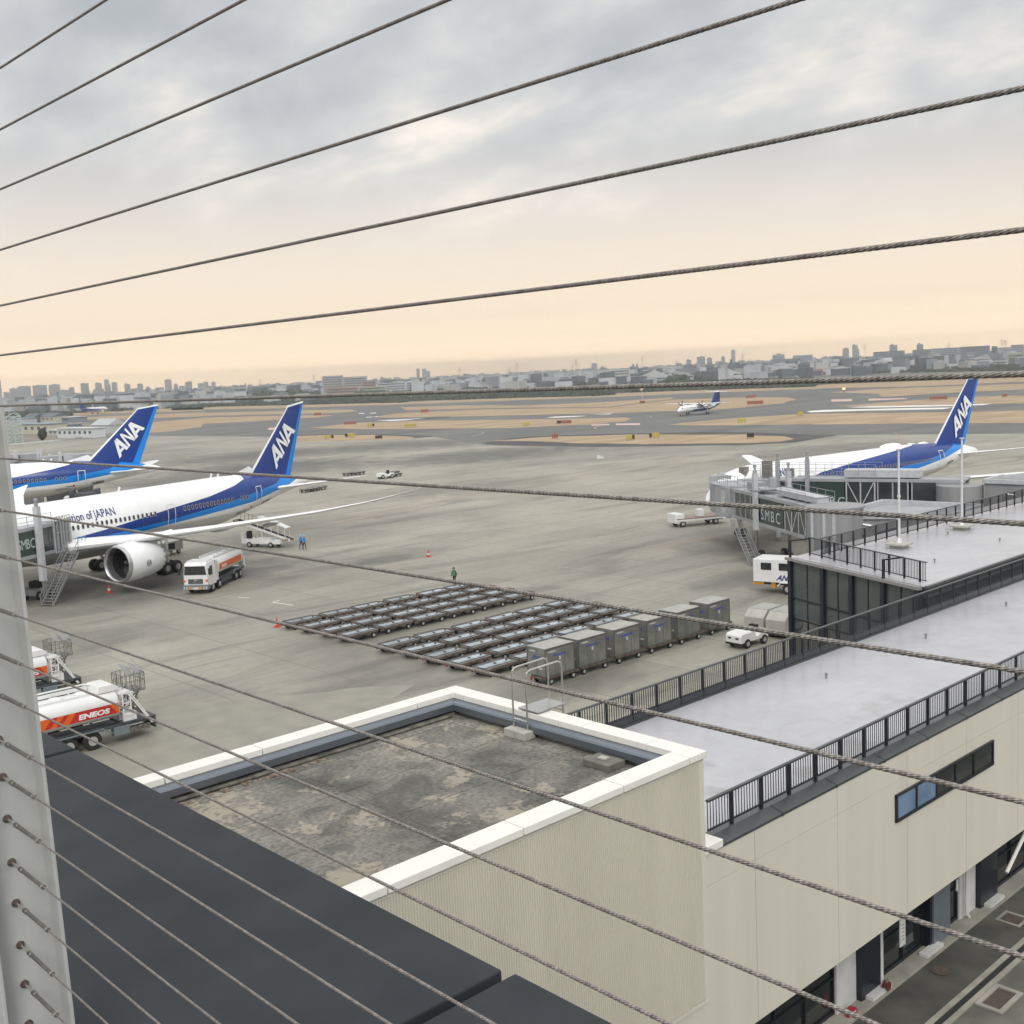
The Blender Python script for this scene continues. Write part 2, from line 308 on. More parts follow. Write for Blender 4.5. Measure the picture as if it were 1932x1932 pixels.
R3=zz((1400,900),2.415); R2=zz((600,1000),2.415); R4=zz((2224,900),2.415)
m_or=mat('faded_orange_paint',(.38,.23,.14),.7,c2=(.30,.24,.19),scale=1.,world=True)
stripe('apron_guide_lines',[[R3(1300,1738),R3(1460,1700),R3(1640,1675),R3(1800,1650)],[R3(0,1345),R3(180,1310),R3(400,1255),R3(550,1242)],[R3(720,1195),R3(830,1190)],[R3(1330,1135),R3(1480,1105),R3(1530,1080),R3(1500,1068)],[R2(700,1370),R2(1100,1290),R2(1500,1200),R2(1932,1110)],[R4(820,885),R4(1010,910),R4(1060,955),R4(1110,1000)]],.28,m_or)
stripe('bay_corner_marks',[[R2(545,1866),R2(495,1880),R2(640,1902)],[R2(1660,1122),R2(1730,1128)],[R2(700,1232),R2(760,1236)],[R2(250,1845),R2(330,1850)]],.14,m_white)
stripe('taxi_lines',[[T2(620,868),T2(730,835),T2(735,825),T2(690,825)],[T3(-20,785),T3(0,778)],[T2(1870,790),T2(1800,792),T2(1790,780),T2(1840,766)],[T3(390,750),T3(400,738),T3(330,735)],[T1(0,670),T1(300,655)],[T1(140,700),T1(330,680)]],.5,mat('dull_yellow_line',(.42,.36,.25),.7,world=True),-.008)
# service road by the building and its concrete edges
m_road=mat('service_road',(.045,.045,.040),.8,c2=(.088,.085,.073),scale=.7,world=True,bump=.3,detail=9)
sheet('service_road',[[(10,-40),(90,-40),(90,16.66),(10,16.66)]],.008,m_road)
m_conc=mat('old_concrete',(.22,.21,.18),.85,c2=(.33,.31,.265),scale=1.2,world=True,bump=.2)
mb=MB(); mb.box(20,90,16.664,17.6,0.,.12); struct(mb.build('kerb_walk',m_conc))
mb=MB(); mb.box(26,60,14.55,14.72,.012,.05); mb.box(26,60,14.93,15.10,.012,.05); struct(mb.build('drain_edge',m_conc))
sheet('drain_channel',[[(26,14.72),(60,14.72),(60,14.93),(26,14.93)]],.016,mat('drain_dark',(.02,.02,.02),.9))
sheet('worn_concrete',[[(26,8),(60,8),(60,14.55),(26,14.55)]],.014,mat('worn_concrete',(.09,.087,.075),.9,c2=(.20,.19,.16),scale=.45,world=True,bump=.3,detail=9))
m_iron=mat('rusty_iron',(.06,.045,.038),.8,c2=(.095,.07,.058),scale=9)
for i,(x,y,l) in enumerate(((32.52,16.14,'round rusty manhole cover in the service road before the panel door'),(37.28,15.92,'round rusty manhole cover in a pale square frame by the far column'))):
    t_=thing('manhole_cover',l,'manhole cover',(x,y,.01),group='manhole covers in the service road')
    MB().lathe([(0,0.001),(.02,.30),(.02,.30),(.024,.26),(.018,.25),(.022,.001)],ax='z',n=32).build('lid',m_iron,t_)
    if i: 
        mb=MB(); s_=.42
        for a in ((-s_,s_,-s_,-.33),(-s_,s_,.33,s_),(-s_,-.33,-.33,.33),(.33,s_,-.33,.33)): mb.box(*a,0,.03)
        mb.build('frame',m_conc,t_)
t_=thing('drain_pit','square concrete drain pit with a recessed dark cover beyond the gutter','drain',(32.1,14.1,.02))
mb=MB(); 
for a in ((-.75,.75,-.42,-.28),(-.75,.75,.28,.42),(-.75,-.6,-.28,.28),(.6,.75,-.28,.28)): mb.box(*a,0,.06)
mb.build('frame',m_conc,t_); MB().box(-.6,.6,-.28,.28,-.0,.012).build('cover',m_iron,t_)
# ------------------------------------------------------------------ viewing deck: cable fence, post, dark roof edge
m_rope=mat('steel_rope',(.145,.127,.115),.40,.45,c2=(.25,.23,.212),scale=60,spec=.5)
def rope_groove_shade():  # groove shade and crest highlights of the strands put into the colour
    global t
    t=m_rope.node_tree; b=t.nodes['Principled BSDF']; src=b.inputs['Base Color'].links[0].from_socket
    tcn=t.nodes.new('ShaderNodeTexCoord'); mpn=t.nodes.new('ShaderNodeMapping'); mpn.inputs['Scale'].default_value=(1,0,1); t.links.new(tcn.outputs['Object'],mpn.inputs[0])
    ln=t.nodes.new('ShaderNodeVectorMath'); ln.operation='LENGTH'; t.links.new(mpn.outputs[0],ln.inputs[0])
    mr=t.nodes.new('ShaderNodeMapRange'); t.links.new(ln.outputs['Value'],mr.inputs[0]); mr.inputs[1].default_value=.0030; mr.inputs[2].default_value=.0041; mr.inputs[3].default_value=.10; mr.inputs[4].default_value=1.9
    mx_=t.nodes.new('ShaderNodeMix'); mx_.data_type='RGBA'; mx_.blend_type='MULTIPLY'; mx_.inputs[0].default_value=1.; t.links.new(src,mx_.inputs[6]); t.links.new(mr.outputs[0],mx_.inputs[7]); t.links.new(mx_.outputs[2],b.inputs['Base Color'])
rope_groove_shade()
m_steel=mat('bright_steel',(.62,.60,.56),.28,.9); m_dsteel=mat('dull_steel',(.22,.21,.20),.45,.8,c2=(.30,.28,.26),scale=40)
m_nut=mat('nut_bronze',(.26,.22,.20),.4,.85)
def rope_mesh():
    L=6.0; lay=.078; r=.00185; rc=.00262; seg=7; per=8; n=int(L/lay*per)
    vs=[];fs=[]; t=np.linspace(0,1,n+1)
    for k in range(6):
        ph=2*pi*k/6; a=2*pi*L*t/lay+ph
        cx=np.cos(a)*rc; cz=np.sin(a)*rc; y=-1.2+L*t-.0; base=len(vs)
        for i in range(n+1):
            er=(math.cos(a[i]),math.sin(a[i])); et=(-er[1],er[0])
            for j in range(seg):
                q=2*pi*j/seg; u=math.cos(q)*r*.92; w=math.sin(q)*r*.95
                vs.append((cx[i]+er[0]*u+et[0]*w, y[i]-w*.33, cz[i]+er[1]*u+et[1]*w))
        for i in range(n):
            for j in range(seg):
                p=base+i*seg+j; q_=base+i*seg+(j+1)%seg; fs.append((p,q_,q_+seg,p+seg))
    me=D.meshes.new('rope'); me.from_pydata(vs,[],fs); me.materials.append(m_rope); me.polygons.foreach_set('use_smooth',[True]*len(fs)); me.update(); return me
rope=rope_mesh()   # from y=-1.2 to y=4.8, trimmed by the fitting
CZ=[20.600,20.409,20.217,20.016,19.825,19.650,19.466,19.270,19.070,18.888,18.666,18.474,18.303,18.100,17.940,17.760,17.570,17.391,17.205,17.030,16.850]
CL=['topmost','second from the top','third from the top','fourth from the top','fifth from the top','sixth from the top','seventh from the top, running just over the skyline',
'eighth from the top, first one crossing the parked aircraft','ninth from the top, crossing the long white fuselage','tenth from the top, crossing above the tanker cab','eleventh, its end fixed at the upper left of the post','twelfth, passing right above the tanker at the left edge',
'thirteenth, crossing the tank lettering','fourteenth, crossing the rear wheel of the tanker','fifteenth from the top','seventh from the bottom','sixth from the bottom','fifth from the bottom','fourth from the bottom','third from the bottom','second from the bottom']
def fitting(root):
    MB().lathe([(-.115,.0042),(0,.0042)],ax='y',n=10).build('rod',m_steel,root)
    b_=MB().lathe([(-.345,.006),(-.343,.0095),(-.335,.0095),(-.33,.0082),(-.13,.0088),(-.128,.0105),(-.10,.0105),(-.098,.0045)],ax='y',n=14).build('turnbuckle',m_dsteel,root,smooth=True)
    MB().lathe([(-.352,.0052),(-.352,.0105),(-.342,.0105),(-.342,.0052)],ax='y',n=14).build('ring',m_steel,b_,smooth=True)
    MB().lathe([(-.004,.0145),(-.012,.0145),(-.012,.010),(-.024,.009),(-.024,.004)],ax='y',n=6).build('nut',m_nut,root)
    MB().lathe([(0,.0175),(-.005,.0175),(-.005,.004)],ax='y',n=18).build('washer',m_nut,root,smooth=True)
rope_short=None
proto=None; YW=4.80
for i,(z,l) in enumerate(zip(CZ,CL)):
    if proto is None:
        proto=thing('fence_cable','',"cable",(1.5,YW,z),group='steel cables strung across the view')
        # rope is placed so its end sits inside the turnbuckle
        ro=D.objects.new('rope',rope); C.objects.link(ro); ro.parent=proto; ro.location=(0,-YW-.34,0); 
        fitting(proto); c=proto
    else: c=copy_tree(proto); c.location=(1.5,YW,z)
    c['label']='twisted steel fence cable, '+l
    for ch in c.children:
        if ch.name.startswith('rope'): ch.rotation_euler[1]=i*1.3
m_post=mat('post_paint',(.42,.43,.42),.35,c2=(.47,.475,.46),scale=1.5,stretch=(6,6,.5)); 
t_=thing('fence_post','tall pale grey steel H post holding the cable ends at the left','post',(0,0,16.5)); t_.rotation_euler[1]=-.0141
MB().box(1.40,1.648,YW,YW+.014,0,3.25).build('web',m_post,t_)
bevel(MB().box(1.648,1.664,YW-.097,YW+.10,0,3.25).build('flange',m_post,t_),.003)
bevel(MB().box(1.384,1.40,YW-.097,YW+.10,0,3.25).build('flange',m_post,t_),.003)
MB().box(1.30,1.383,YW+.02,YW+.05,0,1.9).build('side_plate',mat('side_plate',(.45,.42,.40),.5),t_)
# dark metal roof edge below the deck
m_dark=mat('charcoal_sheet',(.028,.032,.037),.62,c2=(.039,.043,.049),scale=2.2,spec=.12,detail=12,lo=.3,hi=.7)
m_seam=mat('seam_black',(.012,.012,.013),.7)
t_=thing('deck_building','charcoal metal clad roof edge of the viewing deck building in the foreground','building',(0,0,0))
ZC=16.5; YS=[-6.9,-1.36,4.06,9.46,14.86,20.3,30]
for j in range(len(YS)-1):
    a,b_=YS[j]+.035,YS[j+1]-.035; dx=.025 if j==1 else 0
    o=MB().box(-2.0,3.57+dx,a,b_,ZC-.22,ZC).build('coping_panel',m_dark,t_); bevel(o,.012)
MB().box(-1.95,3.50,-6.8,29.9,ZC-.30,ZC-.235).build('gutter',m_seam,t_)
MB().box(-1.9,3.40,-6.8,29.8,0,ZC-.302).build('wall',mat('deck_wall',(.30,.30,.29),.7),t_)
# ------------------------------------------------------------------ low building with the concrete roof
m_cream=mat('cream_panel',(.535,.518,.445),.62,c2=(.585,.567,.488),scale=1.3,stretch=(1,1,.07),detail=9,lo=.25,hi=.7); m_cap=mat('cream_coping',(.70,.69,.64),.45,c2=(.76,.745,.69),scale=1.5,spec=.4)
m_blue=mat('blue_grey_sheet',(.16,.18,.21),.32,.6,c2=(.18,.205,.24),scale=.6); m_tile=mat('parapet_tile',(.27,.265,.235),.8,c2=(.36,.35,.31),scale=1.2,stretch=(1,1,2.5))
t_=thing('plant_building','low cream building with ribbed wall and stained concrete roof','building')
X0,X1,Y0,Y1,ZT=5.0,20.12,15.7,24.5,10.68
# ribbed metal wall
mb=MB(); p=.0635; x=X0; y0=15.72; prof=[]
while x<X1-.17: prof+=[(x,y0),(x+p*.18,y0-.030),(x+p*.55,y0-.030),(x+p*.70,y0)]; x+=p
n=len(prof); mb.add([(a,b_,4.66) for a,b_ in prof]+[(a,b_,10.42) for a,b_ in prof],[(i,i+1,n+i+1,n+i) for i in range(n-1)]); mb.build('ribbed_wall',mat('ribbed_cream',(.51,.495,.415),.55,c2=(.585,.568,.48),scale=.9,stretch=(1,1,.1),detail=8,lo=.25,hi=.7),t_)
mb=MB(); mb.box(X1-.16,X1,15.685,15.80,4.64,10.5); mb.box(X0,X1-.16,15.690,15.74,10.42,10.5); mb.box(X0,X1,15.680,15.76,4.56,4.64); mb.build('corner_trim',m_cream,t_)
MB().box(X0,X1-.01,15.73,Y1-.04,0,4.56).build('base_wall',m_cream,t_)
MB().box(X0+.1,X1-.02,15.78,Y1-.05,4.57,10.08).build('core_wall',m_cream,t_)
# white coping in pieces with joints
def coping(pts): 
    for a,b_ in pts:
        bevel(MB().box(*a,*b_,ZT-.16,ZT).build('coping',m_cap,t_),.01)
for xa,xb in ((5,7.3),(7.33,11.05),(11.08,14.35),(14.38,17.3),(17.33,19.55)): bevel(MB().box(xa,xb,15.62,16.20,ZT-.16,ZT).build('coping',m_cap,t_),.012)
o=MB().prism([(19.58,15.62),(20.18,15.62),(20.18,17.0),(19.66,17.0),(19.66,16.20),(19.58,16.20)],ZT-.16,ZT,'z').build('coping',m_cap,t_); bevel(o,.012)
for ya,yb in ((17.03,19.1),(19.13,19.9),(19.93,21.9),(21.93,23.6)): bevel(MB().box(19.66,20.18,ya,yb,ZT-.16,ZT).build('coping',m_cap,t_),.012)
o=MB().prism([(18.4,24.02),(19.66,24.02),(19.66,23.63),(20.18,23.63),(20.18,24.54),(18.4,24.54)],ZT-.16,ZT,'z').build('coping',m_cap,t_); bevel(o,.012)
for xa,xb in ((5,8.1),(8.13,11.0),(11.03,13.55),(13.58,15.95),(15.98,18.37)): bevel(MB().box(xa,xb,24.02,24.54,ZT-.16,ZT).build('coping',m_cap,t_),.012)
# inner parapet: blue-grey sheet above pale tiles
mb=MB()
prof=[(0,ZT-.165),(.10,ZT-.17),(.20,ZT-.205),(.235,ZT-.25),(.22,ZT-.43),(.02,ZT-.44)]
mb.prism([(24.02-a,b_) for a,b_ in prof],X0,19.66,'x')
mb.prism([(19.66-a,b_) for a,b_ in prof],16.2,23.83,'y')
mb.prism([(16.20+a,b_) for a,b_ in prof],X0,19.47,'x')
mb.build('inner_flashing',m_blue,t_)
mb=MB(); w=.30; x=X0
while x<19.5: mb.box(x,x+w-.012,23.99,24.02,10.06,ZT-.40); mb.box(x,x+w-.012,16.20,16.23,10.06,ZT-.40); x+=w
y=16.3
while y<23.9: mb.box(19.63,19.66,y,y+w-.012,10.06,ZT-.40); y+=w
mb.build('parapet_tiles',m_tile,t_)
MB().box(X0,19.63,24.0+.022,24.5,10.08,ZT-.165).build('parapet',m_tile,t_)
MB().box(19.665,20.1,15.9,24.5,10.085,ZT-.166).build('parapet',m_tile,t_)
MB().box(X0,19.6,15.76,16.19,10.08,ZT-.165).build('parapet',m_tile,t_)
# stained roof
m=D.materials.new('stained_concrete_roof'); m.use_nodes=True; t=m.node_tree; b=t.nodes['Principled BSDF']; b.inputs['Roughness'].default_value=.9
g=node('ShaderNodeNewGeometry')
base=ramp(noise(.55,(1,1,1),8,.4,(2,0,0)),[(.34,(.095,.092,.082)),(.45,(.15,.145,.127)),(.57,(.195,.187,.162)),(.68,(.245,.232,.195))])
speck=ramp(noise(9,(1,1,1),6),[(.32,(.62,.62,.62)),(.5,(.98,.98,.98)),(.7,(1.25,1.24,1.2))])
col=mixc(1.,base,speck,'MULTIPLY')
pale=node('ShaderNodeMapRange'); lk(mth('ADD',mth('MULTIPLY',noise(.75,(1,.8,1),8,.35,(8.3,1.1,0)),.68),mth('MULTIPLY',noise(4.5,(1,1,1),10),.32)),pale.inputs[0]); pale.inputs[1].default_value=.555; pale.inputs[2].default_value=.60; pale.inputs[4].default_value=.75
col=mixc(pale.outputs[0],col,(.34,.30,.235))
dk=node('ShaderNodeMapRange'); lk(noise(.5,(1,1,1),8,1.5,(1.3,7.7,0)),dk.inputs[0]); dk.inputs[1].default_value=.56; dk.inputs[2].default_value=.62; dk.inputs[4].default_value=.4
col=mixc(dk.outputs[0],col,(.045,.045,.04)); lk(col,b.inputs['Base Color'])
bp=node('ShaderNodeBump'); bp.inputs['Strength'].default_value=.35; bp.inputs['Distance'].default_value=.03; lk(noise(14,(1,1,1),6),bp.inputs['Height']); lk(bp.outputs[0],b.inputs['Normal'])
m_roofc=m
mb=MB(); xs=[5,8.0,11.0,14.0,17.0,19.0,19.63]; ys=[16.23,17.2,19.2,21.3,23.3,23.99]
for i in range(len(xs)-1):
    for j in range(len(ys)-1): mb.box(xs[i]+.014,xs[i+1]-.014,ys[j]+.014,ys[j+1]-.014,10.085,10.11)
mb.build('roof_slabs',m_roofc,t_)
MB().box(X0,19.64,16.22,24.0,10.082,10.098).build('roof_joints',mat('joint_pale',(.30,.285,.24),.9,c2=(.10,.10,.09),scale=2),t_)
mb=MB(); mb.path([(5,23.72,10.16),(9,23.74,10.16),(12.2,23.70,10.17),(14.6,23.74,10.15),(19.3,23.7,10.16)],.045); mb.box(5,19.5,23.79,23.98,10.11,10.19); mb.build('drain_pipe',mat('wet_dirt',(.05,.048,.04),.6,c2=(.17,.16,.13),scale=3),t_)
mb=MB(); random.seed(5)
for k in range(26):
    x=random.uniform(9,15); mb.box(x,x+random.uniform(.06,.3),23.5+random.uniform(-.1,.12),23.66,10.11,10.115+random.random()*.03)
tag(mb.build('debris',mat('debris',(.06,.045,.035),.9,c2=(.25,.20,.15),scale=8),t_),kind='stuff')
# ladder over the parapet on its block
t2=thing('roof_ladder','bent stainless handrails of a ladder over the parapet','ladder',(20.0,21.0,0))
m_inox=mat('stainless_tube',(.55,.54,.51),.25,.85)
for dy in (-.26,.26):
    pts=[(-.62,dy,10.15),(-.62,dy,11.72)]+[(-.62+.18*(1-math.cos(a)),dy,11.72+.16*math.sin(a)) for a in (.5,1.,1.57)]+[(.55,dy,11.90),(.66,dy,11.86),(.70,dy,11.75),(.70,dy,8.1)]
    MB().path(pts,.024).build('handrail',m_inox,t2,smooth=True)
mb=MB()
for k in range(9): mb.tube((.70,-.26,8.3+k*.28),(.70,.26,8.3+k*.28),.014)
mb.tube((-.62,-.26,10.55),(-.62,.26,10.55),.014); mb.build('rungs',m_inox,t2)
MB().box(-.35,.72,-.36,.36,10.72,10.75).build('step_plate',mat('checker_plate',(.40,.41,.41),.35,.6),t2)
t2=thing('concrete_block','pale double concrete block under the ladder feet','block',(19.30,21.0,10.11),group='blocks on the stained roof')
m_blk=mat('block_concrete',(.34,.335,.30),.85,c2=(.42,.41,.37),scale=4,bump=.2)
for s in (-1,1): bevel(MB().box(-.17,.22,min(0,s*.40)+.008,max(0,s*.40)-.008,0,.21).build('half_block',m_blk,t2),.015)
t2=thing('concrete_block','weathered dark flat block by the right parapet corner','block',(19.1,17.85,10.11),group='blocks on the stained roof')
bevel(MB().box(-.3,.3,-.42,.42,.0,.17).build('body',mat('dark_block',(.12,.115,.10),.9,c2=(.17,.16,.14),scale=5),t2),.02)
bevel(MB().box(-.09,.09,-.12,.12,.17,.22).build('cap',m_blk,t2),.01)
# ------------------------------------------------------------------ terrace building
m_pale=mat('terrace_membrane',(.40,.402,.43),.24,c2=(.45,.45,.478),scale=.28,world=True,spec=.55,lo=.3,hi=.6,detail=8)
def addspots(m,spots,c):   # dried puddle marks with a shape of their own
    global t,g
    t=m.node_tree; b=t.nodes['Principled BSDF']; src=b.inputs['Base Color'].links[0].from_socket; g=node('ShaderNodeNewGeometry'); sp=node('ShaderNodeSeparateXYZ'); lk(g.outputs['Position'],sp.inputs[0]); col=src
    for cx_,cy_,rx,ry,k_ in spots:
        dx=mth('DIVIDE',mth('SUBTRACT',sp.outputs[0],cx_),rx); dy=mth('DIVIDE',mth('SUBTRACT',sp.outputs[1],cy_),ry)
        q=mth('ADD',mth('ADD',mth('MULTIPLY',dx,dx),mth('MULTIPLY',dy,dy)),mth('MULTIPLY',mth('SUBTRACT',noise(1.4,(1,1,1),8),.5),4.5))
        mr=node('ShaderNodeMapRange'); lk(q,mr.inputs[0]); mr.inputs[1].default_value=-.2; mr.inputs[2].default_value=1.; mr.inputs[3].default_value=k_; mr.inputs[4].default_value=0
        col=mixc(mr.outputs[0],col,c)
    fr=mth('FRACT',mth('DIVIDE',mth('ADD',sp.outputs[1],300.4),1.05)); e=mth('LESS_THAN',mth('ABSOLUTE',mth('SUBTRACT',fr,.5)),.012); fx=mth('FRACT',mth('DIVIDE',mth('ADD',sp.outputs[0],300),9.)); e2=mth('LESS_THAN',mth('ABSOLUTE',mth('SUBTRACT',fx,.5)),.0015)
    col=mixc(mth('MULTIPLY',mth('MAXIMUM',e,e2),.16),col,(.20,.20,.21))
    col=mixc(1.,col,ramp(noise(.9,(1,1,1),9,1.),[(.3,(.93,.93,.93)),(.55,(1.,1.,1.)),(.8,(1.03,1.03,1.02))]),'MULTIPLY')
    lk(col,b.inputs['Base Color'])
addspots(m_pale,[(25.5,20.3,.9,.6,.55),(24.3,18.6,.8,.5,.6),(29.5,17.9,1.6,.8,.45),(34,19.0,2,.8,.35),(27.3,17.6,.9,.4,.4),(47,30,3,1,.2)],(.24,.22,.20))
m_rail=mat('black_rail',(.022,.025,.030),.4,.3,var=.1); m_ledge=mat('ledge_sheet',(.065,.070,.075),.28,.3,c2=(.09,.095,.10),scale=.8)
t_=thing('terrace_building','cream two storey building with a wide pale terrace roof','building')
XA,XB=20.125,78.0
MB().box(20.16,XB,16.0,24.62,3.02,7.70).build('floor_core',m_cream,t_)
MB().box(20.16,XB,16.40,24.25,7.70,7.72).build('roof',m_pale,t_)
mb=MB(); mb.box(XA,XB,15.87,16.0,3.0,7.24); mb.box(XA,XB,15.87,16.0,7.25,8.06); mb.box(XA+.02,XB,15.885,15.99,7.2,7.3); mb.build('wall',m_cream,t_)
mb=MB()
for k in range(14): mb.box(22.3+k*3.8,22.312+k*3.8,15.866,15.872,3.02,8.02)
mb.build('panel_joints',mat('joint_dark_cream',(.33,.32,.28),.7),t_)  # panel joints as thin strips of darker cream
MB().box(20.3,XB,16.0,16.40,7.0,8.05).build('parapet',mat('parapet_inner',(.30,.30,.31),.6),t_)
bevel(MB().box(20.10,20.95,15.80,16.45,8.07,8.26).build('coping',m_cap,t_),.015)
mb=MB(); mb.prism([(15.845,8.03),(15.845,8.10),(16.20,8.21),(16.42,8.21),(16.42,8.03)],20.98,XB,'x'); 
x=23.53
while x<XB: mb.prism([(15.835,8.02),(15.835,8.115),(16.20,8.225),(16.20,8.02)],x-.03,x+.03,'x'); x+=2.54
mb.build('ledge',m_ledge,t_)
MB().box(20.2,XB,24.25,24.62,7.3,7.80).build('far_kerb',mat('far_kerb',(.045,.048,.052),.45),t_)
MB().box(20.2,XB,24.62,24.70,0,7.78).build('wall',m_cream,t_)
def railing(name,label,p0,p1,zb,zt,post0,pitch,heavy=.05,cap=.09,ext=True,grp='black balustrades on the roofs',toprail=True,kick=.0,bal=.026):
    # posts, rails and one baluster screen along a straight line
    p0=Vector((*p0,0));p1=Vector((*p1,0)); L=(p1-p0).length; d=(p1-p0)/L; ang=math.atan2(d.y,d.x)
    r_=thing(name,label,'railing',(p0.x,p0.y,zb),ang,grp); h=zt-zb
    MB().box(0,L,-cap/2,cap/2,h-.05,h).build('top_rail',m_rail if not toprail else mat('rail_cap',(.085,.09,.095),.35,.5),r_)
    MB().box(0,L,-.02,.02,.10+kick,.14+kick).build('bottom_rail',m_rail,r_)
    x=post0; xs=[]
    while x<L+.01: xs.append(x); x+=pitch
    for x in xs[:100]: MB().box(x-heavy/2,x+heavy/2,-.04,.04,-.12 if ext else 0,h-.05).build('post',m_rail,r_)
    mb=MB(); k=0
    while k*.115<L:
        x=k*.115; k+=1
        mb.box(x,x+bal,-.008,.008,.14+kick,h-.05)
    mb.build('balusters',m_rail,r_)
    if kick: MB().box(0,L,-.03,-.015,-.05,.10+kick).build('kick_panel',mat('kick_panel',(.03,.033,.038),.25),r_)
    return r_
railing('railing','black balustrade with heavy posts along the near edge of the pale terrace',(20.97,16.27),(60,16.27),8.21,9.09,.96,1.254,.085,ext=False,bal=.018)
railing('railing','long black balustrade with a glass kick strip along the far edge of the nearer terrace',(20.5,24.32),(78,24.32),7.72,8.84,.69,1.265,.05,kick=.22)
# small vents standing on the membrane
vm=MB().lathe([(0,.035),(.14,.035),(.14,.06),(.20,.06),(.21,.03)],ax='z',n=12).mesh('vent',mat('vent_grey',(.22,.22,.23),.5)); RV=zz((2224,1600),2.415)
for (x,y),l in ((RV(1805,460),'farthest'),(RV(1232,690),'middle'),(RV(522,975),'nearest')):
    p=at(x,y,7.72); o=D.objects.new('roof_vent',vm); C.objects.link(o); o.location=p; tag(o,f'small grey roof vent, {l} of the three on the nearer pale terrace','vent','small roof vents')
# window band
wb=thing('window_band','long horizontal window band with dark frame in the cream wall','window',(0,0,0)); wb.parent=t_; 
del wb['label']; del wb['category']; wb.name='window_band'
m_glass=mat('dark_glass',(.018,.022,.024),.06,.0,spec=.8,var=.2); m_blue_g=mat('blue_pane',(.10,.17,.27),.12,spec=.7,c2=(.16,.25,.37),scale=1.)
f=MB(); wx=[29.22,30.38,31.62,32.86,34.10,35.48]
for x in wx: f.box(x-.04,x+.04,15.80,15.868,6.12,6.86)
f.box(29.18,35.52,15.795,15.868,6.05,6.14); f.box(29.18,35.52,15.795,15.868,6.82,6.88); f.build('frame',m_rail,wb)
for i in range(5):
    o=MB().box(wx[i]+.04,wx[i+1]-.04,15.83,15.868,6.14,6.82).build('pane',m_blue_g if i<2 else m_glass,wb)
# ground floor, set back
m_wht=mat('white_panel',(.52,.52,.51),.5); m_navy=mat('navy_column',(.010,.013,.022),.35); m_gy=mat('grey_metal_panel',(.14,.165,.19),.4,.2)
def pt(n,x0,x1,y0,y1,z0,z1,m_): return MB().box(x0,x1,y0,y1,z0,z1).build(n,m_,t_)
pt('soffit',20.2,XB,16.01,17.5,2.96,3.01,mat('soffit',(.25,.245,.22),.7))
pt('back_wall',20.2,XB,17.62,24.6,0,2.95,mat('gf_dark',(.03,.033,.036),.5))
def glazed(x0,x1,n):
    mb=MB(); 
    for k in range(n+1):
        x=x0+(x1-x0)*k/n; mb.box(x-.03,x+.03,17.18,17.24,.14,2.95)
    mb.box(x0,x1,17.19,17.23,.14,.24); mb.box(x0,x1,17.19,17.23,1.25,1.31); mb.box(x0,x1,17.19,17.23,2.1,2.16)
    mb.build('door_frame',m_rail,t_); pt('glazing',x0,x1,17.25,17.27,.14,2.95,m_glass)
glazed(20.4,27.95,5); pt('panel_wall',28.0,29.1,17.12,17.3,.12,2.95,m_wht); pt('column',29.12,30.25,16.95,17.55,.12,2.95,m_navy)
pt('panel_wall',30.28,30.72,17.12,17.3,.12,2.95,m_wht); glazed(30.75,33.4,2)
pt('column',33.42,33.56,16.95,17.3,.12,2.95,m_navy); pt('meter_cabinet',33.58,34.72,16.9,17.3,.12,2.95,m_gy); glazed(34.75,35.82,1)
pt('panel_wall',35.85,37.05,17.12,17.3,.12,2.95,m_wht); pt('column',37.08,38.42,16.95,17.55,.12,2.95,m_navy); pt('panel_wall',38.44,38.56,17.05,17.2,.12,2.95,m_wht); glazed(38.6,62,16)
for x in (29.9,33.3,37.9): pt('column_foot',x-.55,x+.55,16.70,17.0,.12,.22,m_wht)
bevel(pt('ac_unit',37.05,37.75,16.68,16.93,2.35,2.95,m_wht),.02)
MB().path([(36.0,16.95,2.5),(36.0,16.95,.35),(36.12,16.9,.2)],.05).build('downpipe',m_wht,t_); MB().path([(41.2,16.6,2.9),(38.7,16.75,.95)],.07).build('brace_pipe',m_cap,t_)
sg=MB().box(30.82,31.14,16.60,16.64,1.30,2.75).build('notice_board',mat('notice_white',(.55,.55,.52),.5),t_)
mb=MB(); mb.box(30.87,31.09,16.592,16.598,2.2,2.65); mb.m=1
for k in range(5): mb.box(30.90,31.06,16.592,16.598,1.5+.12*k,1.53+.12*k)
mb.build('notice_print',[mat('notice_yellow',(.55,.42,.10),.5),mat('notice_ink',(.2,.2,.22),.5)],sg)
pt('mail_slot',35.1,35.2,16.86,16.89,1.5,1.9,m_wht)
t2=thing('hose_reel','dark red hose cart against the near dark column','hose cart',(30.18,16.72,.12))
mb=MB().lathe([(-.12,.02),(-.12,.2),(-.09,.2),(-.09,.12),(.09,.12),(.09,.2),(.12,.2),(.12,.02)],c=(0,0,.24),ax='y',n=18); mb.build('reel',mat('dark_red',(.12,.022,.025),.5),t2)
MB().path([(-.2,0,0),(-.1,0,.55),(.1,0,.55),(.2,0,0)],.018).build('stand',m_dsteel,t2); t2.scale=(.7,.7,.7)
t2=thing('red_barrier','small bright red wedge barrier on the kerb by the white panel','barrier',(28.35,16.85,.12))
MB().prism([(-.35,0),(.35,0),(.28,.16),(.08,.30),(-.08,.30),(-.28,.16)],-.09,.09).build('body',mat('bright_red',(.30,.02,.035),.45),t2); MB().box(-.20,.20,-.095,.095,.07,.11).build('band',m_wht,t2); t2.scale=(.75,.75,.75)
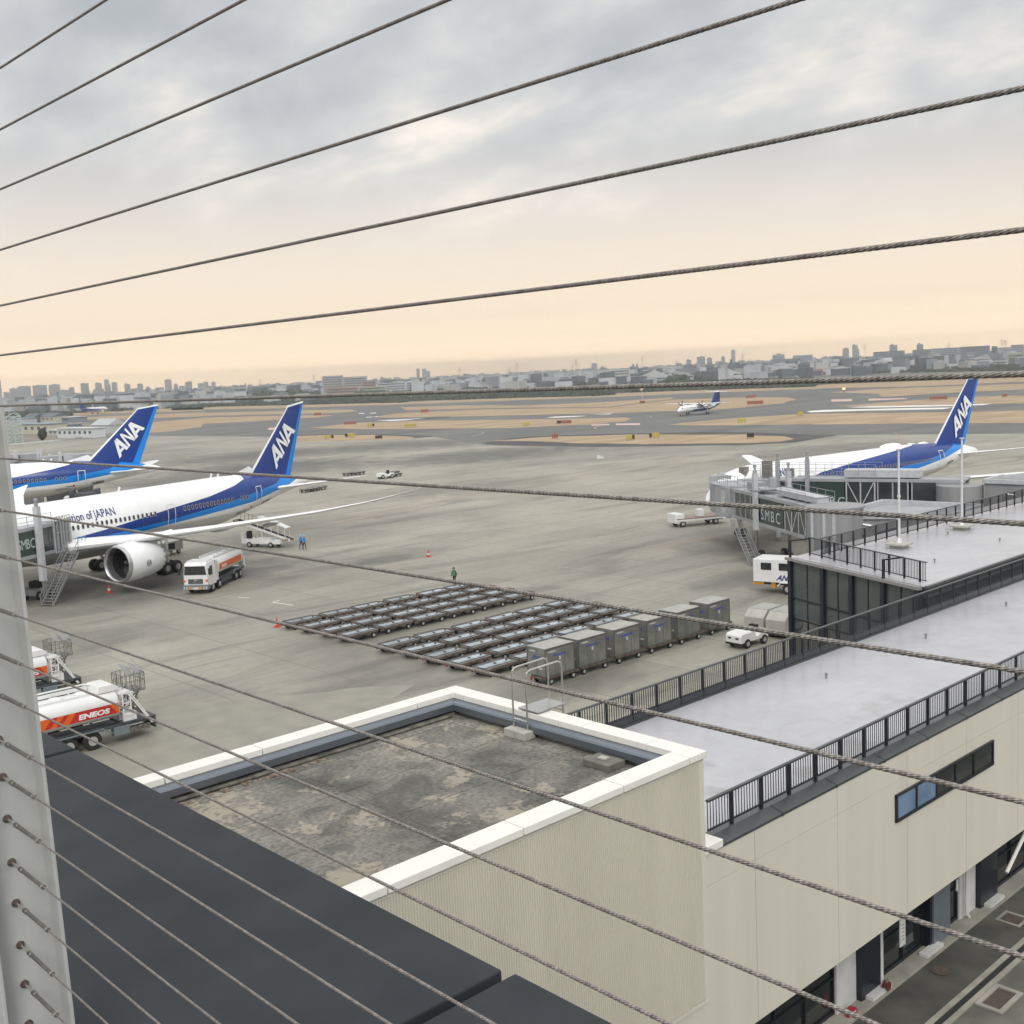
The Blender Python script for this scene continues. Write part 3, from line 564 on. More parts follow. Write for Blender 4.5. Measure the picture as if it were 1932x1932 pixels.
# ------------------------------------------------------------------ second terrace with dark glass end
t_=thing('glass_building','dark glass walled wing carrying the farther pale terrace','building')
E0=Vector((54.0,35.45)); E1=Vector((50.1,25.68)); ZB=8.5
poly=[(E1.x,E1.y),(96,25.68),(96,35.85),(E0.x,E0.y)]
MB().prism(poly,ZB-.04,ZB,'z').build('roof',m_pale,t_)
MB().prism([(poly[0][0]+.05,poly[0][1]),(96,25.7),(96,35.8),(E0.x+.1,E0.y-.05)],ZB-.62,ZB-.045,'z').build('roof_edge',m_ledge,t_)
MB().prism([(66.2,25.8),(96,25.8),(96,35.7),(66.2,35.7)],0,ZB-.63,'z').build('core_wall',mat('gl_core',(.05,.055,.06),.5),t_)
mb=MB(); mb.box(50.15,96,25.50,25.66,ZB-.10,ZB+.02); mb.box(50.2,96,25.42,25.50,ZB-.5,ZB-.42); mb.build('eaves',mat('eaves',(.15,.155,.16),.35,.4),t_)
mb=MB()
for k in range(7): mb.box(50.4,96,25.60,25.66,ZB-1.5-k*.42,ZB-1.38-k*.42)
mb.build('louvre_bands',m_gy,t_)
m_dg=mat('smoke_glass',(.075,.090,.090),.12,spec=.6,c2=(.085,.10,.10),scale=1.,alpha=.86)
MB().box(50.3,96,25.66,25.70,0,ZB-.63).build('side_glazing',m_dg,t_)
d=(E1-E0); L=d.length; d/=L; ang=math.atan2(d.y,d.x)
fr=thing('facade','x','x',(E0.x,E0.y,0),ang); fr.parent=t_; del fr['label']; del fr['category']
cols=[.16,3.1,5.5,7.95,10.4]
for i,x in enumerate(cols):
    zt=ZB-.1
    x=min(x,L-.1)
    MB().box(x-.14,x+.14,-.36,-.10,0,zt).build('column',m_navy,fr)
    if i in (0,3): MB().box(x-.055,x+.055,-.31,-.20,zt,ZB+1.0).box(x-.03,x+.03,-.20,1.0,ZB+.93,ZB+1.0).build('bracket',m_rail,fr)
for a,b_ in zip(cols,cols[1:]):
    b_=min(b_,L-.1)
    for k in range(2):
        xa=a+.14+(b_-a-.28)*k/2; xb=a+.14+(b_-a-.28)*(k+1)/2
        MB().box(xa+.03,xb-.03,-.20,-.18,ZB-2.2,ZB-.2).build('pane',m_dg,fr)
        MB().box(xa+.03,xb-.03,-.20,-.18,ZB-3.3,ZB-2.3).build('pane',m_dg,fr)
        MB().box(xa-.03,xa+.03,-.23,-.15,2.9,ZB-.1).build('mullion',m_rail,fr)
mb=MB(); mb.box(0,L,-.24,-.14,ZB-2.3,ZB-2.20); mb.box(0,L,-.24,-.14,ZB-3.42,ZB-3.32); mb.build('transom',m_rail,fr)
MB().box(-.1,L+.1,-.45,-.20,ZB-.12,ZB+.03).build('edge_coping',mat('edge_coping',(.30,.29,.29),.4,.3),fr)
MB().box(.2,L-.2,-.19,-.17,.1,ZB-3.44).build('lower_glazing',mat('see_through_glass',(.05,.055,.055),.06,alpha=.55),fr)
MB().box(5.2,L,2.6,2.8,0,ZB-.7).build('inner_wall',mat('inner_wall',(.045,.048,.05),.6),fr)
railing('railing','black balustrade across the angled end of the farther terrace',(E0.x+1.0,E0.y-.45),(E1.x+.75,E1.y+.25),ZB,ZB+1.05,.05,1.18,.07,ext=False)
railing('railing','black balustrade along the far side of the farther terrace by the masts',(E0.x+.9,34.2),(96,34.2),ZB,ZB+1.05,.9,1.27,.06,ext=False)
0 and railing('gate_frame','short square black gate frame in front of the angled balustrade',(51.3,28.45),(52.9,28.95),ZB,ZB+.98,.05,1.58,.09,ext=False)
vents2=[((2524+912/3.864)*K,(1250+1590/3.864)*K),((2524+1655/3.864)*K,(1250+1350/3.864)*K),((2524+1065/3.864)*K,(1250+1275/3.864)*K)]
for (x,y),l in zip(vents2,('nearest the gate','far right','between the two masts')):
    p=at(x,y,ZB); o=D.objects.new('roof_vent',vm); C.objects.link(o); o.location=p; tag(o,f'small grey roof vent, the one {l} on the farther pale terrace','vent','small roof vents')
m_mast=mat('mast_white',(.60,.60,.60),.35,.2)
for px,pyb,pyt,l in (((2524+508/3.864)*K,(1250+1425/3.864)*K,(1250+300/3.864)*K,'white roof mast on a square pale plinth, left of the pair'),((2524+1222/3.864)*K,(1250+1215/3.864)*K,(1250+175/3.864)*K,'white roof mast on a square pale plinth, right of the pair, overlapping the blue tail')):
    p=at(px,pyb,ZB); dist=math.hypot(p[0],p[1]); h=far(px,pyt,dist)[2]-ZB
    q=thing('mast',l,'mast',tuple(p),group='masts on the farther terrace')
    mb=MB(); mb.tube((0,0,.5),(0,0,h),.075,.055,12); mb.tube((0,0,h*.52),(0,0,h*.54),.10,.10,12); mb.build('pole',m_mast,q,smooth=True); MB().tube((0,0,h),(0,0,h+.05),.15,.15,12).build('lamp_cap',m_mast,q); mb=MB(); mb.tube((0,0,.32),(0,0,.6),.2,.1,14); mb.build('flange',m_mast,q)
    b_=MB().box(-.38,.38,-.38,.38,0,.20).build('plinth',m_blk,q); bevel(MB().box(-.58,.58,-.58,.58,.20,.32).build('plinth_slab',m_blk,q),.02)
# ------------------------------------------------------------------ aircraft
NAVY=(.002,.033,.21); SKYB=(.0,.20,.64); AWH=(.80,.81,.815); ABEL=(.56,.555,.53)
def livery(name,L,up,mid,low,zr=(0,12),upjump=None):
    # white crown, dark blue and light blue bands over a pale belly, painted along the body; curves are (x, z) pairs in metres
    m=D.materials.new(name); m.use_nodes=True; global t
    t=m.node_tree; b=t.nodes['Principled BSDF']; b.inputs['Roughness'].default_value=.26; b.inputs['Coat Weight'].default_value=.0
    tcn=node('ShaderNodeTexCoord'); sp=node('ShaderNodeSeparateXYZ'); lk(tcn.outputs['Object'],sp.inputs[0])
    xn=mth('DIVIDE',mth('MULTIPLY',sp.outputs[0],-1),L)
    def curve(pts):
        fc=node('ShaderNodeFloatCurve'); c=fc.mapping.curves[0]; fc.mapping.use_clip=False
        P=[(max(0,min(1,x/L)),z/12) for x,z in pts]
        if P[0][0]>0: P=[(0,P[0][1])]+P
        if P[-1][0]<1: P=P+[(1,P[-1][1])]
        while len(c.points)<len(P): c.points.new(.5,.5)
        for q,(a,b_) in zip(c.points,P): q.location=(a,b_); q.handle_type='VECTOR'
        fc.mapping.update(); lk(xn,fc.inputs[1]); return mth('MULTIPLY',fc.outputs[0],12)
    z=sp.outputs[2]; soft=lambda e:mth('MULTIPLY',mth('SUBTRACT',z,e),30)
    def step(e):
        n=node('ShaderNodeClamp'); lk(soft(e),n.inputs[0]); return n.outputs[0]
    bel=node('ShaderNodeMapRange'); lk(z,bel.inputs[0]); bel.inputs[1].default_value=4.6; bel.inputs[2].default_value=4.75
    col=mixc(bel.outputs[0],ABEL,AWH)
    col=mixc(step(curve(low)),col,SKYB); col=mixc(step(curve(mid)),col,NAVY); col=mixc(step(curve(up)),col,AWH)
    nn=node('ShaderNodeTexNoise'); nn.inputs['Scale'].default_value=.8; nn.inputs['Detail'].default_value=5; lk(tcn.outputs['Object'],nn.inputs['Vector'])
    col=mixc(1.,col,ramp(nn.outputs[0],[(.3,(.94,.94,.93)),(.7,(1.,1.,1.))]),'MULTIPLY')
    fr=mth('FRACT',mth('DIVIDE',sp.outputs[0],2.9)); e=mth('LESS_THAN',mth('ABSOLUTE',mth('SUBTRACT',fr,.5)),.007); col=mixc(mth('MULTIPLY',e,.22),col,(.25,.25,.26)); lk(col,b.inputs['Base Color']); return m
m_acw=mat('aircraft_white',AWH,.28,var=.03,scale=.7); m_acg=mat('aircraft_grey',(.42,.43,.42),.35,var=.06,scale=.6); m_metal=mat('polished_lip',(.50,.50,.51),.28,.85,var=.05)
m_navy_p=mat('tail_blue',NAVY,.25,var=.03); m_sky_p=mat('tail_light_blue',SKYB,.25,var=.03); m_dark=m_dark
m_tyre=mat('tyre',(.018,.018,.019),.8,var=.2); m_hub=mat('wheel_hub',(.32,.32,.32),.4,.5); m_void=mat('intake_dark',(.02,.02,.022),.5); m_fan=mat('fan_blades',(.07,.07,.075),.35,.6)
m_winp=mat('cabin_window',(.035,.035,.04),.2); m_winr=mat('window_rim',(.40,.40,.42),.35); m_out=mat('door_outline',(.62,.63,.66),.35); m_ink=mat('fuselage_ink',(.02,.02,.03),.4); m_blink=mat('blue_ink',(.02,.03,.15),.4); m_redp=mat('red_dot',(.45,.02,.03),.5)
# bodies use x forward (aft is -x), y to port
def fus_section(prof,x):
    xs=[p[0] for p in prof]; return tuple(np.interp(x,xs,[p[k] for p in prof]) for k in (1,2,3))
def fuselage(prof,L,m,root,n=40,N=110):
    rings=[]
    for k in range(N+1):
        u=k/N; x=L*(u if .1<u<.9 else u); 
        if k<12: x=L*.11*(k/12)**1.7
        else: x=L*(.11+.89*(k-12)/(N-12))
        zc_,ry,rz=fus_section(prof,x); rings.append([(-x,ry*math.cos(2*pi*i/n),zc_+rz*math.sin(2*pi*i/n)) for i in range(n)])
    return MB().loft(rings).build('fuselage',m,root,smooth=True)
def side(prof,x,z,off=.02,s=1):
    zc_,ry,rz=fus_section(prof,x); q=max(-.999,min(.999,(z-zc_)/rz)); c_=math.sqrt(1-q*q); return (-x,s*(ry*c_+off*c_),z+off*q)
def wing(secs,m,root,name='wing',inc=.035):
    rings=[]   # secs: (le_x, y, z, chord, thickness)
    for le,y,z,ch,th in secs:
        up=[(0,0),(.02,.5),(.1,.85),(.3,1),(.6,.75),(.85,.3),(1,.02)]; r=[]
        for a,b_ in up: r.append((-(le+a*ch),y,z+b_*th/2-a*ch*inc))
        for a,b_ in up[::-1][1:-1]: r.append((-(le+a*ch),y,z-b_*th/2-a*ch*inc))
        rings.append(r)
    return MB().loft(rings).build(name,m,root,smooth=True)
def wheel(mb_t,mb_h,x,y,r,w):
    mb_t.lathe([(-w/2,r*.55),(-w/2,r*.9),(-w*.3,r),(w*.3,r),(w/2,r*.9),(w/2,r*.55)],c=(x,y,r),ax='y',n=20,cap=True); mb_h.lathe([(-w/2-.01,.01),(-w/2-.012,r*.5),(w/2+.012,r*.5),(w/2+.01,.01)],c=(x,y,r),ax='y',n=16)
def gear(root,x,ys,r,w,top,bogie=1,name='main_gear'):
    g_=MB(); 
    for y in ys: g_.tube((-x,y,r),(-x,y,top),.16,n=10)
    def wh(x_,y_):
        a=MB();b_=MB(); wheel(a,b_,x_,y_,r,w); o_=a.build('wheel',m_tyre,go,smooth=True); b_.build('rim',m_hub,o_,smooth=True)
    for y in ys: g_.bar((-x-(.75 if bogie>1 else .1),y,r),(-x+(.75 if bogie>1 else .1),y,r),.2)
    for y in ys: g_.bar((-x,y,r+.4),(-x+1.1,y,top),.10)
    go=g_.build(name,m_acg,root)
    for y in ys:
        for dx in ((-.75,.75) if bogie>1 else (0,)):
            for dy in (-.45,.45): wh(-x+dx,y+dy)
    return go
def engine(root,x0,y,z,r,Lg,pyl,chev=True):
    e=MB(); n=36; prof=[(0,r*.86),(-.06,r*.93),(-.25,r*.99)]
    en=thing('engine','e','e',(-x0,y,z)); en.parent=root; del en['label']; del en['category']
    MB().lathe([(-.9,r*.80),(-.35,r*.80),(-.08,r*.84),(0,r*.885),(-.05,r*.935),(-.35,r*.985)],n=n).build('intake_lip',m_metal,en,smooth=True)
    rings=[]
    for tx,rr in [(-.35,r*.985),(-.9,r*1.0),(-1.8,r*1.0),(-Lg*.72,r*.93),(-Lg*.94,r*.82)]:
        rings.append([(tx,rr*math.cos(2*pi*i/n),rr*math.sin(2*pi*i/n)) for i in range(n)])
    if chev: rings.append([(-Lg*(1.0 if i%2 else .93),r*.79*math.cos(2*pi*i/n),r*.79*math.sin(2*pi*i/n)) for i in range(n)])
    else: rings.append([(-Lg,r*.78*math.cos(2*pi*i/n),r*.78*math.sin(2*pi*i/n)) for i in range(n)])
    MB().loft(rings,cap=False).build('nacelle',m_acw,en,smooth=True)
    MB().lathe([(-.9,r*.80),(-2.2,r*.78),(-2.2,.02)],n=n).build('intake_duct',m_void,en,smooth=True)
    f=MB()
    for i in range(18):
        a=2*pi*i/18; ca,sa=math.cos(a),math.sin(a); ca2,sa2=math.cos(a+.22),math.sin(a+.22)
        f.add([(-1.45,.3*ca,.3*sa),(-1.25,r*.77*ca,r*.77*sa),(-1.65,r*.77*ca2,r*.77*sa2),(-1.65,.3*ca2,.3*sa2)],[(0,1,2,3)])
    f.build('fan',m_fan,en,fixn=False); MB().lathe([(-.95,.01),(-1.1,.18),(-1.5,.36)],n=16).build('spinner',m_fan,en,smooth=True)
    MB().lathe([(-Lg*.85,r*.62),(-Lg*1.08,r*.5),(-Lg*1.3,r*.18),(-Lg*1.42,.02)],n=24).build('exhaust_cone',m_acg,en,smooth=True)
    w=.22; MB().loft([[(-1.3-.0,-w,r*.75),(-1.3,w,r*.75),(-1.2,w*.4,r*1.0),(-1.2,-w*.4,r*1.0)],[(-Lg*.6,-w,r*.8),(-Lg*.6,w,r*.8),(-Lg*.7,w,pyl),(-Lg*.7,-w,pyl)],[(-Lg*1.35,-.06,pyl-.5),(-Lg*1.35,.06,pyl-.5),(-Lg*1.5,.1,pyl+.3),(-Lg*1.5,-.1,pyl+.3)]]).build('pylon',m_acw,en)
    return en
AN=[[(0,0),(.20,0),(.235,.20),(.60,.20),(.635,0),(.86,0),(.66,1),(.36,1)],None]
def logo(quad,y,root,prof=None):
    # three slanted letters laid in a quad given as bottom-left, bottom-right, top-left, top-right in (x,z)
    BL,BR,TL,TR=[np.array(q) for q in quad]
    def P(u,v):
        a=BL+(BR-BL)*u; b_=TL+(TR-TL)*u; q=a+(b_-a)*v; return (-q[0],y,q[1])
    mb=MB()
    def add(poly,u0,w):
        for pl in poly: mb.add([P(u0+a*w,b_) for a,b_ in pl],[tuple(range(len(pl)))])
    A=[[(0,0),(.24,0),(.50,.66),(.50,1),(.34,1)],[(.34,1),(.50,1),(.66,1),(.66,.99),(.50,.62),(.45,.70)],[(.50,.62),(.66,1),(1.0,0),(.76,0)],[(.20,.17),(.78,.17),(.72,.34),(.27,.34)]]
    Nn=[[(0,0),(.22,0),(.22,1),(0,1)],[(.22,1),(0,1),(.76,0),(1,0)],[(.78,0),(1,0),(1,1),(.78,1)]]
    add(A,0,.36); add(Nn,.37,.27); add(A,.645,.355)
    return mb.build('tail_lettering',m_acw,root,fixn=False)
def fin(root,P,edge,th=.45):
    # P: le_root, te_root, te_tip, le_tip in (x,z); edge: width of the light blue strip
    lr,tr,tt,lt=[np.array(q,float) for q in P]
    def ring(a,b_,z,t_): return [(-(a+(b_-a)*u),s*t_*w,z) for u,w,s in ((0,0,1),(.05,.5,1),(.25,1,1),(.6,.8,1),(1,.05,1),(1,.05,-1),(.6,.8,-1),(.25,1,-1),(.05,.5,-1))]
    mb=MB(); rows=9
    us=[0,.05,.12,.25,.6,.86,1]; ws=[0,.45,.75,1,.75,.35,.04]
    vs=[];fs=[];mi=[]
    for s in (1,-1):
        base=len(vs)
        for k in range(rows):
            q=k/(rows-1); a=lr+(lt-lr)*q; b_=tr+(tt-tr)*q
            for u,w in zip(us,ws):
                p=a+(b_-a)*u; vs.append((-p[0],s*th/2*w*(1-.55*q),p[1]))
        for k in range(rows-1):
            for i in range(len(us)-1):
                i0=base+k*len(us)+i; fs.append((i0,i0+1,i0+1+len(us),i0+len(us))); mi.append(0 if i<1 else (2 if i>=5 else 1))
    mb.v=vs; mb.f=fs; mb.mi=mi
    o=mb.build('tail_fin',[m_acw,m_navy_p,m_sky_p],root,smooth=True)
    tip=MB().loft([[(-(lt[0]-.15),.05,lt[1]),(-(lt[0]-.15),-.05,lt[1]),(-tt[0],-.05,tt[1]),(-tt[0],.05,tt[1])],[(-(lt[0]+.25),.03,lt[1]+.28),(-(lt[0]+.25),-.03,lt[1]+.28),(-tt[0],-.02,tt[1]+.22),(-tt[0],.02,tt[1]+.22)]]).build('fin_tip',m_acw,o)
    return o
def windows(root,prof,spans,pitch,z,maxn=100,h=.46,w=.27,sides=(1,),lim=None):
    me=None; k=0
    for s in sides:
        for a,b_ in spans:
            x=a
            while x<=b_ and k<maxn:
                zc_,ry,rz=fus_section(prof,x); q=(z-zc_)/rz; q=max(-.99,min(.99,q)); c_=math.sqrt(1-q*q)
                if me is None:
                    mb=MB(); n=10
                    pts=[(w/2*math.copysign(abs(math.cos(2*pi*i/n))**.6,math.cos(2*pi*i/n)),h/2*math.copysign(abs(math.sin(2*pi*i/n))**.7,math.sin(2*pi*i/n))) for i in range(n)]
                    mb.add([(p[0]*1.35,-.0,p[1]*1.2) for p in pts],[tuple(range(n))]); mb.m=1; mb.add([(p[0],.012,p[1]) for p in pts],[tuple(range(n))]); me=mb.mesh('window',[m_winr,m_winp],fixn=False)
                o=D.objects.new('cabin_window',me); C.objects.link(o); o.parent=root
                p=side(prof,x,z,.015,s); o.location=p; tilt=math.atan2(q*1.,c_)
                o.rotation_euler=(tilt if s>0 else -tilt, 0, 0 if s>0 else pi); k+=1; x+=pitch
def door(root,prof,x,z0,z1,w=1.07,s=1,col=None):
    mb=MB(); zs=np.linspace(z0,z1,8)
    for a,b_ in zip(zs,zs[1:]):
        for xx in (x-w/2,x+w/2): 
            p=[side(prof,xx-.045,a,.03,s),side(prof,xx+.045,a,.03,s),side(prof,xx+.045,b_,.03,s),side(prof,xx-.045,b_,.03,s)]; mb.add(p,[(0,1,2,3)])
    for zq in (z0,z1):
        p=[side(prof,x-w/2,zq-.045,.03,s),side(prof,x+w/2,zq-.045,.03,s),side(prof,x+w/2,zq+.045,.03,s),side(prof,x-w/2,zq+.045,.03,s)]; mb.add(p,[(0,1,2,3)])
    o=mb.build('door_outline',col or m_out,root,fixn=False)
    zm=z0+(z1-z0)*.72; mb=MB(); mb.add([side(prof,x-.12,zm-.17,.035,s),side(prof,x+.12,zm-.17,.035,s),side(prof,x+.12,zm+.17,.035,s),side(prof,x-.12,zm+.17,.035,s)],[(0,1,2,3)]); mb.build('door_window',m_winp,o,fixn=False)
    return o
def sidetext(root,prof,s,x0,z0,h,m,slope=0.,bold=.0,shear=0.,name='lettering',fit=None):
    k=1. if fit is None else fit/(textmesh(s,bold,shear)[2]*h)
    mb=MB(); lettering(mb,s,lambda u,v:side(prof,x0+u*h*k,z0+v*h+slope*u*h,.04),bold,shear); return mb.build(name,m,root,fixn=False)
# big twin-jet: stations measured from the photo (metres aft of the nose, height)
PA=[(0,4.75,.05,.05),(.5,4.8,.75,.75),(1.2,4.95,1.2,1.25),(2.5,5.3,1.85,2.0),(4,5.6,2.35,2.5),(6,5.83,2.72,2.85),(8.5,5.92,2.87,2.97),(40,5.92,2.88,2.98),(45,6.15,2.7,2.75),(49,6.42,2.35,2.32),(53,6.68,1.85,1.78),(56,6.8,1.40,1.33),(59,6.82,.92,.88),(61,6.75,.52,.52),(61.9,6.7,.22,.24)]
LU=[(0,3.9),(14,4.3),(20.6,5.15),(26.2,5.6),(34.6,6.5),(40.8,7.05),(45.6,7.75),(48.2,8.3),(49.6,9.5),(50.5,11.9),(57.5,11.9),(58.4,11.9),(62,11.9)]
LMm=[(0,3.5),(20,4.5),(24.7,4.85),(27.5,4.95),(34.7,5.3),(40.7,5.75),(45.4,6.2),(51.3,6.85),(54.0,7.2),(55.6,7.8),(56.6,9.5),(57,11.9),(62,11.9)]
LL=[(0,3.5),(24,4.3),(29.2,4.5),(34.9,4.8),(40.6,5.1),(48.8,5.5),(51,5.85),(54.3,6.3),(57.2,6.8),(59.6,7.4),(60.3,9),(60.5,11.9),(62,11.9)]
M_A=livery('livery_long',62,LU,LMm,LL)
ANQ=[(55.75,8.7),(60.05,13.35),(54.75,11.1),(58.35,14.9)]
def widebody(label,pos,head,reg,full=True,slogan=True):
    r_=thing('airliner',label,'airliner',(pos[0],pos[1],0),R(head),'big airliners parked at the gates')
    fuselage(PA,61.9,M_A,r_)
    fn=fin(r_,[(50.6,8.35),(58.6,7.2),(62.35,16.85),(59.0,16.35)],.86); logo(ANQ,.26,fn); lo=logo(ANQ,-.26,fn)
    MB().loft([[(-46.5,.0,8.45),(-46.5,.01,8.45),(-50.8,.14,8.2),(-50.8,-.14,8.2)],[(-50.9,0,9.6),(-50.9,.01,9.6),(-51.6,.06,9.2),(-51.6,-.06,9.2)]]).build('fin_fillet',m_acw,fn)
    for s in (1,-1):
        wing([(17.5,s*2.3,4.55,12.2,1.5),(21.2,s*9.0,5.1,8.2,.85),(26.2,s*15.3,5.7,5.7,.55),(33.2,s*23.5,6.6,3.7,.30),(36.7,s*27.2,7.2,3.2,.18),(39.4,s*29.0,7.65,2.3,.10),(42.6,s*30.0,8.05,.35,.04)],m_acg if False else m_acw,r_)
        engine(r_,19.8,s*9.9,3.1,1.86,5.0,2.05)
        wing([(53.6,s*1.0,6.55,5.4,.5),(57.0,s*5.5,6.95,3.3,.3),(60.2,s*9.6,7.35,1.6,.12),(61.2,s*9.95,7.4,.7,.05)],m_acw,r_,'tailplane')
        for yy,x0,l in ((6.5,28,4.2),(13,29.5,3.6),(18,31.3,3.0)): MB().lathe([(0,.03),(-l*.25,.20),(-l*.7,.18),(-l,.03)],c=(-x0,s*yy,3.95+abs(yy)*.075),n=10).build('flap_fairing',m_acg,r_,smooth=True)
    MB().loft([[( -x,w*math.cos(a),zc_+hh*math.sin(a)) for a in [pi+pi*i/12 for i in range(13)]] for x,w,zc_,hh in ((16,1.5,3.6,.4),(19,3.0,4.3,1.6),(24,3.4,4.6,2.0),(30,3.35,4.6,2.0),(34,2.8,4.3,1.5),(37,1.4,3.7,.6))],closed=False).build('belly_fairing',m_acg,r_,smooth=True)
    gear(r_,31.4,(4.9,),.66,.5,4.6,2); gear(r_,31.4,(-4.9,),.66,.5,4.6,2); gear(r_,7.3,(0,),.5,.36,3.6,1,'nose_gear')
    windows(r_,PA,[(12.0,17.2),(20.6,32.3),(36.6,45.0),(46.2,47.9)],.61,6.25)
    for x in (5.2,18.6,34.6,49.9): door(r_,PA,x,4.75,6.95 if x<40 else 7.25)
    if slogan: sidetext(r_,PA,'Inspiration of JAPAN',18.75,6.86,1.12,m_blink,bold=.008,name='slogan',fit=8.15)
    sidetext(r_,PA,reg,51.1,4.82,.62,m_ink,slope=.12,shear=.3,bold=.02,name='registration'); sidetext(r_,PA,'BOEING 787-9' if full else 'BOEING 787-8',45.8,4.35,.36,m_ink,slope=.07,shear=.3,name='type_lettering')
    if not full: MB().add([side(PA,47.4,4.05,.03),side(PA,48.6,4.15,.03),side(PA,48.6,4.95,.03),side(PA,47.4,4.95,.03)],[(0,1,2,3)]).build('cargo_hatch',m_seam,r_,fixn=False)
    mb=MB(); c0=(48.6,4.95); mb.add([side(PA,c0[0]+.17*math.cos(a),c0[1]+.17*math.sin(a),.035) for a in [2*pi*i/12 for i in range(12)]],[tuple(range(12))]); mb.build('flag_dot',m_redp,r_,fixn=False)
    mb=MB(); 
    for x in (44.1,45.3,30): mb.bar((-x,0,8.8),(-x-.25,0,9.35),.05,.25)
    mb.build('antennas',m_acw,r_)
    return r_
a1=widebody('white airliner with blue tail and a large round engine beside the tanker truck',(22.9,107.1),199.2,'JA836A')
# round emblem on the near engine cowl
for en in a1.children:
    if en.name.startswith('engine') and en.location.y>0:
        mb=MB()
        def q_(a,rr): 
            zz_=-.15+.30*rr*math.sin(a); return (-2.35+.30*rr*math.cos(a),math.sqrt(1.86**2-zz_**2)+.012,zz_)
        n=20
        for rr0,rr1 in ((.82,1.),):
            for i in range(n): mb.add([q_(2*pi*i/n,rr0),q_(2*pi*(i+1)/n,rr0),q_(2*pi*(i+1)/n,rr1),q_(2*pi*i/n,rr1)],[(0,1,2,3)])
        vs,fs,w=textmesh('GE',.02,.2); mb.add([( -2.35-(u-w/2)*-.0-(-(u-w/2))*-.32,1.875,-.15-.11+v*.32) for u,v in vs],fs)
        mb.build('emblem',m_ink,en,fixn=False)
# belly hold loader, open cargo door and truck at the far one are things of their own (below)
a2=widebody('white airliner with blue tail at the far left, behind the nearer one',(28.2,201.6),154.6,'JA880A',full=False,slogan=False)
# shorter twin-jet with a dome on its back
PB=[(0,4.55,.05,.05),(.5,4.6,.65,.65),(1.2,4.72,1.05,1.1),(2.6,5.05,1.6,1.75),(4.2,5.25,2.05,2.2),(6.5,5.35,2.4,2.5),(9,5.38,2.5,2.6),(34,5.38,2.5,2.6),(38.5,5.6,2.4,2.38),(43,5.85,2.05,1.95),(47,6.05,1.5,1.45),(50.5,6.1,.95,.95),(53,6.0,.45,.5),(53.9,5.95,.15,.2)]
M_B=livery('livery_short',54,[(0,4.2),(14,5.6),(17,6.3),(25,7.0),(32,7.5),(38,7.9),(42,8.6),(43.2,11.9),(54,11.9)],[(0,4.1),(16,4.9),(28,5.3),(36,5.8),(42,6.4),(46.5,7.2),(48.6,7.9),(49.4,11.9),(54,11.9)],[(0,4.0),(16,4.6),(28,4.7),(36,5.1),(43,5.9),(48,6.7),(50.3,7.2),(51.4,11.9),(54,11.9)])
r_=thing('airliner','white airliner with blue tail, domes on its back, at the right behind the bridges','airliner',(99.1,75.85,0),R(173.2),'big airliners parked at the gates'); r_.scale=(.968,1,1)
fuselage(PB,53.9,M_B,r_); fn=fin(r_,[(43.6,7.6),(50.6,6.7),(54.2,15.7),(51.5,15.7)],.86)
sc=lambda q:(43.6+(q[0]-50.6)*.80,7.6+(q[1]-8.35)*.965); LQ=[(48.3,8.0),(52.2,12.3),(47.5,10.3),(50.9,14.1)]
logo(LQ,.26,fn); logo(LQ,-.26,fn)
MB().lathe([(0,.05),(-.5,.42),(-1.5,.55),(-3,.55),(-4.,.4),(-4.8,.05)],c=(-31.8,0,7.86),n=16).build('antenna_dome',m_acw,r_,smooth=True)
MB().lathe([(0,.05),(-.5,.25),(-1.6,.3),(-2.6,.05)],c=(-39.8,0,7.8),n=12).build('antenna_dome',m_acw,r_,smooth=True)
for s in (1,-1):
    wing([(15.5,s*2.0,4.2,9.5,1.2),(19.8,s*8.0,4.8,6.2,.7),(26.,s*15.5,5.5,4.2,.42),(32.4,s*23.4,6.2,2.2,.16),(33.,s*23.8,6.25,1.4,.08)],m_acw,r_)
    engine(r_,17.3,s*7.9,2.75,1.35,4.0,1.7,False)
    wing([(46.2,s*.9,6.1,4.6,.4),(49.5,s*6,6.55,2.7,.22),(51.6,s*9.3,6.9,1.5,.1)],m_acw,r_,'tailplane')
gear(r_,25.5,(4.65,),.6,.45,4.3,2); gear(r_,25.5,(-4.65,),.6,.45,4.3,2); gear(r_,5.5,(0,),.48,.34,3.4,1,'nose_gear')
windows(r_,PB,[(8,14.2),(16,40.6)],.56,5.95,60,h=.36,w=.24)
for x in (5.4,15.2,42.3): door(r_,PB,x,4.5,6.5 if x<40 else 6.9)
sidetext(r_,PB,'JA622A',43.8,4.95,.55,m_ink,slope=.12,shear=.3,bold=.02,name='registration'); sidetext(r_,PB,'ANA',9.2,6.55,1.0,m_blink,shear=.3,bold=.03,name='airline_lettering')
# taxiing high-wing propliner
PC=[(0,1.95,.04,.04),(.6,2.05,.55,.55),(1.6,2.3,.95,.95),(3,2.5,1.3,1.32),(5,2.55,1.35,1.36),(22,2.55,1.35,1.36),(26,2.9,1.05,1.05),(30,3.4,.6,.6),(32.5,3.8,.2,.22)]
dp=at(1279,786,0); dt=at(1366,777.5,0); dh=math.degrees(math.atan2(dp[1]-dt[1],dp[0]-dt[0]))
dh=187.0
r_=thing('propliner','small white high wing propeller plane with blue T tail taxiing on the far taxiway','propeller plane',(dp[0],dp[1],0),R(dh))
M_C=livery('livery_prop',32.5,[(0,1.1),(7,1.3),(10,2.1),(18,2.25),(22,2.1),(26,2.7),(28,3.6),(32.5,4)],[(0,-1),(8,-.5),(32,.5)],[(0,-2),(32,-2)]); 
MB_f=fuselage(PC,32.5,M_C,r_,24,60)
